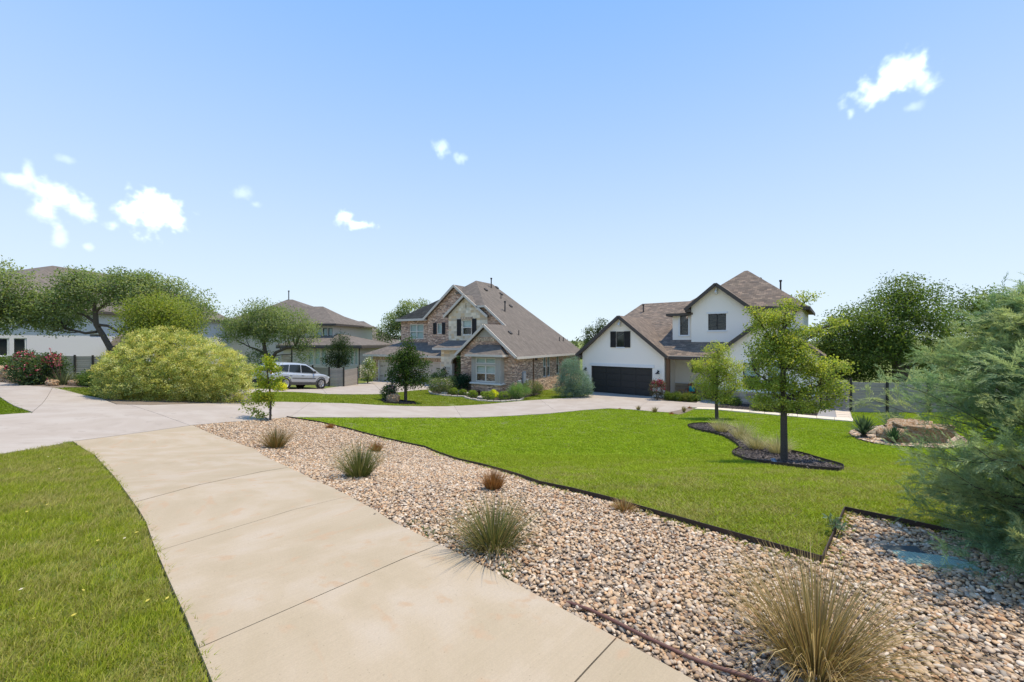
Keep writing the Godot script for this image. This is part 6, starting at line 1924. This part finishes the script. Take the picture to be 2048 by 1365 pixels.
	# drip pipe
	mb = MB.new()
	var pp := []; var pr := []
	for q in [[1122, 1206], [1140, 1214], [1180, 1232], [1230, 1256], [1280, 1282], [1330, 1306], [1380, 1330], [1425, 1347], [1475, 1362], [1540, 1385], [1620, 1420]]:
		pp.append(W(P(q[0], q[1]), 0.034)); pr.append(0.0095)
	pp[0].y -= 0.03; pp[1].y -= 0.012; pp[-1].y -= 0.02
	mb.tube(pp, pr, 9)
	tag(part("drip_pipe", mb, M.poly_pipe), "brown irrigation pipe lying on the pebbles beside the sidewalk", "pipe")
	# meter boxes sunk in the gravel
	var c := P(1872, 1128)
	t = thing("utility_box", "faded green utility box lid sunk in the pebbles by the cedar", "utility box", W(c, -0.026), deg_to_rad(-16))
	mb = MB.new()
	mb.obox(Transform3D(Basis.IDENTITY, Vector3(0, 0.0, 0)), Vector3(0.46, 0.1, 0.2), 0.012)
	part("box_body", mb, M.utility_green, t)
	mb = MB.new()
	mb.obox(Transform3D(Basis.IDENTITY, Vector3(0, 0.052, 0)), Vector3(0.41, 0.012, 0.16), 0.004)
	for k in 12: mb.obox(Transform3D(Basis.IDENTITY, Vector3(-0.187 + k * 0.034, 0.06, 0)), Vector3(0.008, 0.006, 0.14))
	part("lid", mb, M.utility_green, t)
	c = P(1812, 1112)
	t = thing("utility_box", "dark half-buried box corner left of the faded green lid", "utility box", W(c, -0.02), deg_to_rad(-10))
	mb = MB.new()
	mb.obox(Transform3D(Basis.from_euler(Vector3(0.06, 0, 0.05)), Vector3(0, 0.0, 0)), Vector3(0.3, 0.08, 0.24), 0.012)
	mb.obox(Transform3D(Basis.from_euler(Vector3(0.06, 0, 0.05)), Vector3(0, 0.042, 0)), Vector3(0.24, 0.012, 0.18), 0.004)
	part("box_body", mb, M.utility_dark, t)
	# solar spot light in the island bed
	t = thing("solar_light", "small solar spot light staked in the island bed mulch", "garden light", W(P(1548, 931)), 0.2)
	mb = MB.new()
	mb.tube([Vector3(0, -0.05, 0), Vector3(0, 0.07, 0)], [0.008, 0.008], 6)
	part("stake", mb, M.metal_dark, t)
	mb = MB.new()
	mb.obox(Transform3D(Basis(Vector3.RIGHT, 0.9), Vector3(0, 0.09, 0)), Vector3(0.1, 0.014, 0.1), 0.003)
	part("housing", mb, M.metal_grey, t)
	mb = MB.new()
	mb.obox(Transform3D(Basis(Vector3.RIGHT, 0.9), Vector3(0, 0.096, 0.006)), Vector3(0.084, 0.008, 0.084))
	part("solar_panel", mb, M.solar_glass, t)
	# scraps on the pavement and verge
	rng.seed = 290
	for q in [[746, 1037], [775, 1042], [262, 998], [298, 1086]]:
		mb = MB.new()
		mb.col = Color(0.12, 0.09, 0.05)
		mb.leaf(Vector3.ZERO, Vector3(1, 0.05, 0.2).normalized(), Vector3(0, 1, 0.2).normalized(), 0.035, 0.014, Vector3.UP)
		var o := part("dry_leaf", mb, M.petal)
		o.position = W(P(q[0], q[1]), 0.036)
		o.rotation.y = rnd(0, TAU)
		tag(o, "dry brown leaf scrap lying on a sidewalk slab", "leaf", "leaf scraps on the sidewalk")
	var yellow := []
	g = "fallen yellow leaves on the verge"
	for q in [[190, 1094], [268, 1077], [246, 1090], [168, 1197], [35, 1196], [90, 1020], [205, 960], [110, 980], [50, 1035], [240, 1100], [330, 1215], [140, 1250], [75, 1250], [290, 1220], [95, 920], [115, 945]]:
		mb = MB.new()
		mb.col = Color(0.5, 0.42, 0.06) if rng.randf() < 0.55 else Color(0.55, 0.48, 0.32)
		mb.leaf(Vector3.ZERO, Vector3(1, 0.1, 0.2).normalized(), Vector3(0, 1, 0.3).normalized(), 0.03, 0.015, Vector3.UP)
		var o := part("fallen_leaf", mb, M.petal)
		o.position = W(P(q[0], q[1]), 0.045)
		o.rotation.y = rnd(0, TAU)
		tag(o, "pale yellow fallen leaf resting on the verge grass", "leaf", g)

# ------------------------------------------------------------------ the parked car
func parked_car() -> void:
	var fr := P(638, 779); var re := fr - Vector2(0.35, 0.937) * 3.02
	var dir := (fr - re).normalized()
	var mid := (fr + re) / 2
	# the near wheels stand on these points; the car's middle lies half a track behind
	var away := Vector2(-dir.y, dir.x)
	if away.y < 0: away = -away
	mid += away * 0.85
	var t := thing("parked_car", "silver sport utility vehicle parked before the grey fence", "car", Vector3(mid.x, gy(mid.x, mid.y) + 0.03, -mid.y), atan2(dir.y, dir.x))
	t.rotation.z = atan2(gy(fr.x, fr.y) - gy(re.x, re.y), fr.distance_to(re))
	# x forward, z to the camera side (right of the car)
	var mb := MB.new()
	var st := [[-2.52, 0.5, 1.0, 0.84], [-2.42, 0.36, 1.08, 0.93], [-1.9, 0.32, 1.1, 0.98], [-1.0, 0.3, 1.08, 0.99], [0.0, 0.3, 1.05, 0.99], [0.9, 0.3, 1.03, 0.99], [1.5, 0.32, 1.06, 0.98], [2.0, 0.34, 1.0, 0.95], [2.35, 0.36, 0.9, 0.86], [2.52, 0.42, 0.74, 0.72]]
	var ring := func(s: Array) -> Array:
		var lo: float = s[1]; var hi: float = s[2]; var w: float = s[3]
		var o := []
		for q in [[0.82, lo], [0.97, lo + 0.12], [1.0, lerpf(lo, hi, 0.5)], [0.985, lerpf(lo, hi, 0.82)], [0.93, hi], [0.6, hi + 0.04], [0.0, hi + 0.055]]: o.append(Vector3(s[0], q[1], q[0] * w))
		for k in range(5, -1, -1): o.append(Vector3(o[k].x, o[k].y, -o[k].z))
		return o
	loft(mb, st, ring)
	part("body", mb, M.car_paint, t)
	# cabin
	var cab := [[-2.42, 1.05, 1.16, 0.88], [-2.2, 1.05, 1.5, 0.9], [-1.9, 1.05, 1.68, 0.9], [-1.2, 1.04, 1.76, 0.91], [-0.3, 1.03, 1.77, 0.92], [0.35, 1.02, 1.72, 0.92], [0.8, 1.02, 1.5, 0.92], [1.4, 1.04, 1.12, 0.9]]
	var cring := func(s: Array) -> Array:
		var lo: float = s[1]; var hi: float = s[2]; var w: float = s[3]
		var o := []
		var k := clampf((hi - lo) / 0.72, 0.1, 1)
		for q in [[1.0, lo], [1.0 - 0.13 * k, lerpf(lo, hi, 0.7)], [1.0 - 0.2 * k, lerpf(lo, hi, 0.9)], [1.0 - 0.3 * k, hi - 0.015], [0.4, hi + 0.01], [0.0, hi + 0.015]]: o.append(Vector3(s[0], q[1], q[0] * w))
		for m in range(4, -1, -1): o.append(Vector3(o[m].x, o[m].y, -o[m].z))
		return o
	mb = MB.new()
	loft(mb, cab, cring)
	part("cabin", mb, M.car_paint, t)
	# side glass, slightly proud of the cabin
	for sg in [-1.0, 1.0]:
		for q in [[[-2.16, 1.2], [-1.3, 1.14], [-1.2, 1.61], [-1.85, 1.56]], [[-1.22, 1.14], [-0.28, 1.11], [-0.28, 1.64], [-1.12, 1.62]], [[-0.2, 1.11], [0.98, 1.12], [0.5, 1.5], [0.18, 1.62], [-0.2, 1.64]]]:
			mb = MB.new()
			var poly := PackedVector2Array()
			for p in q: poly.append(Vector2(p[0], p[1]))
			mb.flat(poly, func(p: Vector2): return Vector3(p.x, p.y, sg * (0.94 - maxf(0.0, p.y - 1.05) * 0.235)), sg > 0)
			part("side_window", mb, M.car_glass, t)
	mb = MB.new()
	mb.quad(Vector3(1.36, 1.17, 0.78), Vector3(1.36, 1.17, -0.78), Vector3(0.55, 1.69, -0.6), Vector3(0.55, 1.69, 0.6))
	part("windscreen", mb, M.car_glass, t)
	mb = MB.new()
	mb.quad(Vector3(-2.42, 1.2, -0.72), Vector3(-2.42, 1.2, 0.72), Vector3(-2.12, 1.6, 0.6), Vector3(-2.12, 1.6, -0.6))
	part("rear_window", mb, M.car_glass, t)
	mb = MB.new()
	for sg in [-1.0, 1.0]:
		mb.obox(Transform3D(Basis.IDENTITY, Vector3(0.0, 0.36, sg * 0.965)), Vector3(2.35, 0.2, 0.07), 0.02)
		mb.obox(Transform3D(Basis.IDENTITY, Vector3(0.0, 0.72, sg * 0.995)), Vector3(2.0, 0.05, 0.03), 0.01)
	mb.obox(Transform3D(Basis.IDENTITY, Vector3(2.44, 0.42, 0)), Vector3(0.2, 0.2, 1.4), 0.04)
	mb.obox(Transform3D(Basis.IDENTITY, Vector3(-2.46, 0.5, 0)), Vector3(0.14, 0.3, 1.6), 0.03)
	part("trim", mb, M.car_trim, t)
	for q in [[1.52, 1], [-1.5, 1], [1.52, -1], [-1.5, -1]]:
		mb = MB.new()
		mb.lathe(Vector3(q[0], 0.38, q[1] * 0.955), [[0.0, 0.0], [0.47, 0.0], [0.47, 0.03], [0.42, 0.035]], 22, Basis(Vector3.RIGHT, PI / 2 * q[1]))
		part("wheel_arch", mb, M.car_trim, t)
		var ax := Basis(Vector3.RIGHT, PI / 2 * q[1])
		mb = MB.new()
		mb.lathe(Vector3(q[0], 0.37, q[1] * 0.8), [[0.2, 0.0], [0.35, 0.0], [0.37, 0.03], [0.37, 0.19], [0.34, 0.215], [0.255, 0.215]], 26, ax)
		var w := part("wheel", mb, M.tyre, t)
		mb = MB.new()
		mb.lathe(Vector3(q[0], 0.37, q[1] * 0.99), [[0.26, 0.02], [0.24, 0.0], [0.2, -0.03], [0.0, -0.03]], 24, ax)
		for k in 6:
			var an := TAU * k / 6
			mb.beam(Vector3(q[0], 0.37, q[1] * 1.005), Vector3(q[0] + cos(an) * 0.24, 0.37 + sin(an) * 0.24, q[1] * 1.005), 0.06, 0.03, Vector3.BACK)
		mb.lathe(Vector3(q[0], 0.37, q[1] * 1.0), [[0.06, 0.0], [0.05, 0.03], [0.0, 0.03]], 12, ax)
		part("rim", mb, M.alloy, w)
	for sg in [-1.0, 1.0]:
		mb = MB.new()
		mb.obox(Transform3D(Basis(Vector3.UP, -0.5 * sg), Vector3(2.3, 0.8, sg * 0.74)), Vector3(0.34, 0.15, 0.14), 0.04)
		part("headlight", mb, M.lamp_lens, t)
		mb = MB.new()
		mb.obox(Transform3D(Basis.IDENTITY, Vector3(-2.42, 1.0, sg * 0.78)), Vector3(0.2, 0.26, 0.16), 0.04)
		part("tail_light", mb, M.red_lens, t)
		mb = MB.new()
		mb.obox(Transform3D(Basis.IDENTITY, Vector3(0.82, 1.17, sg * 1.04)), Vector3(0.14, 0.16, 0.2), 0.04)
		part("wing_mirror", mb, M.car_trim, t)
		for x in [-0.15, -1.1]:
			mb = MB.new()
			mb.obox(Transform3D(Basis.IDENTITY, Vector3(x, 0.95, sg * 0.985)), Vector3(0.2, 0.035, 0.04), 0.012)
			part("door_handle", mb, M.lamp_lens, t)

func loft(mb: MB, st: Array, ring: Callable) -> void:
	var rows := []
	for s in st: rows.append(ring.call(s))
	var n: int = rows[0].size()
	var k0 := mb.v.size()
	for r in rows.size():
		for q in n:
			var dx: Vector3 = rows[mini(r + 1, rows.size() - 1)][q] - rows[maxi(r - 1, 0)][q]
			var dq: Vector3 = rows[r][mini(q + 1, n - 1)] - rows[r][maxi(q - 1, 0)]
			mb.v.append(rows[r][q]); mb.n.append(dq.cross(dx).normalized() * -1.0); mb.c.append(Color.WHITE)
	for r in rows.size() - 1:
		for q in n - 1:
			var a := k0 + r * n + q; var b := a + n
			mb.i.append_array(PackedInt32Array([a, a + 1, b, a + 1, b + 1, b]))
	for r in [0, rows.size() - 1]:
		var c := Vector3.ZERO
		for p in rows[r]: c += p
		c /= n
		for q in n - 1:
			if r == 0: mb.tri(c, rows[r][q + 1], rows[r][q])
			else: mb.tri(c, rows[r][q], rows[r][q + 1])
	# outward normals
	for k in range(k0, k0 + rows.size() * n):
		var c := Vector3(mb.v[k].x, 0.8, 0)
		if mb.n[k].dot(mb.v[k] - c) < 0: mb.n[k] = -mb.n[k]

# ------------------------------------------------------------------ porch furniture of the white house
func porch() -> void:
	var an := deg_to_rad(38.0)
	var h := Transform3D(Basis(Vector3.UP, -an), Vector3(6.44, EYE - 4.13, -33.6))
	var chair := func(s: float, tt: float, turn: float, label: String) -> Node3D:
		var t := thing("porch_chair", label, "chair", h * V(s, 0.04, tt), -an + turn, "chairs on the porch")
		var mb := MB.new()
		for k in 6: mb.obox(Transform3D(Basis(Vector3.RIGHT, 0.2), Vector3(0, 0.38 - 0.015 * k, 0.25 - k * 0.09)), Vector3(0.54, 0.025, 0.08), 0.005)
		part("seat", mb, M.chair_wood, t)
		for k in 5:
			mb = MB.new()
			mb.obox(Transform3D(Basis(Vector3.RIGHT, -0.32), Vector3(-0.22 + k * 0.11, 0.66, -0.34)), Vector3(0.095, 0.78 - absf(k - 2.0) * 0.06, 0.025), 0.006)
			part("back_slat", mb, M.chair_wood, t)
		for sg in [-1.0, 1.0]:
			mb = MB.new()
			mb.obox(Transform3D(Basis.IDENTITY, Vector3(sg * 0.31, 0.58, -0.02)), Vector3(0.11, 0.025, 0.7), 0.006)
			part("arm_rest", mb, M.chair_wood, t)
			for z in [0.26, -0.3]:
				mb = MB.new()
				mb.obox(Transform3D(Basis.IDENTITY, Vector3(sg * 0.29, 0.285, z)), Vector3(0.06, 0.57, 0.07), 0.006)
				part("leg", mb, M.chair_wood, t)
		return t
	chair.call(7.35, 1.4, 0.25, "reddish wooden porch chair holding a teal cushion")
	var t := thing("cushion", "teal cushion leaning in the reddish porch chair", "cushion", h * V(7.35, 0.43, 1.4), -an + 0.25)
	var mb := MB.new()
	for k in 1:
		var n := 8
		for a in n:
			for b in n:
				var p := []
				for e in [[0, 0], [1, 0], [1, 1], [0, 1]]:
					var u: float = (a + e[0]) / float(n) * 2 - 1; var v: float = (b + e[1]) / float(n) * 2 - 1
					p.append([u, v, 0.075 * pow(maxf(0.0, (1 - u * u * u * u) * (1 - v * v * v * v)), 0.6)])
				var tr := Transform3D(Basis(Vector3.RIGHT, -0.35), Vector3(0, 0.2, -0.16))
				mb.quad(tr * Vector3(p[0][0] * 0.21, p[0][1] * 0.21, p[0][2]), tr * Vector3(p[1][0] * 0.21, p[1][1] * 0.21, p[1][2]), tr * Vector3(p[2][0] * 0.21, p[2][1] * 0.21, p[2][2]), tr * Vector3(p[3][0] * 0.21, p[3][1] * 0.21, p[3][2]))
				mb.quad(tr * Vector3(p[3][0] * 0.21, p[3][1] * 0.21, -p[3][2]), tr * Vector3(p[2][0] * 0.21, p[2][1] * 0.21, -p[2][2]), tr * Vector3(p[1][0] * 0.21, p[1][1] * 0.21, -p[1][2]), tr * Vector3(p[0][0] * 0.21, p[0][1] * 0.21, -p[0][2]))
	part("cover", mb, M.teal_cloth, t)
	t = thing("side_table", "small tan side table left of the reddish porch chair", "table", h * V(6.6, 0.04, 1.5), -an)
	mb = MB.new()
	mb.obox(Transform3D(Basis.IDENTITY, Vector3(0, 0.46, 0)), Vector3(0.45, 0.04, 0.45), 0.01)
	part("table_top", mb, M.tan_table, t)
	for q in [[-1, -1], [1, -1], [1, 1], [-1, 1]]:
		mb = MB.new()
		mb.obox(Transform3D(Basis.IDENTITY, Vector3(q[0] * 0.18, 0.22, q[1] * 0.18)), Vector3(0.045, 0.44, 0.045))
		part("leg", mb, M.tan_table, t)
	t = thing("potted_plant", "dark clay pot with a spiky plant beside the porch chair", "potted plant", h * V(8.4, 0.04, 1.2))
	mb = MB.new()
	mb.lathe(Vector3.ZERO, [[0.0, 0.0], [0.15, 0.0], [0.21, 0.42], [0.24, 0.44], [0.24, 0.5], [0.2, 0.5], [0.18, 0.42], [0.0, 0.42]], 16)
	part("pot", mb, M.pot_clay, t)
	rng.seed = 333
	mb = MB.new()
	for k in 50:
		var a := rnd(0, TAU); var el := rnd(0.5, 1.5)
		var dir := Vector3(cos(a) * cos(el), sin(el), sin(a) * cos(el))
		mb.col = Color(0.035, 0.05, 0.03) * rnd(0.8, 1.3)
		mb.ribbon([Vector3(0, 0.42, 0), Vector3(0, 0.42, 0) + dir * 0.3, Vector3(0, 0.42, 0) + dir * 0.55 + Vector3.DOWN * 0.05], 0.04, Vector3(-sin(a), 0, cos(a)))
	part("leaves", mb, M.dull_leaf, t)
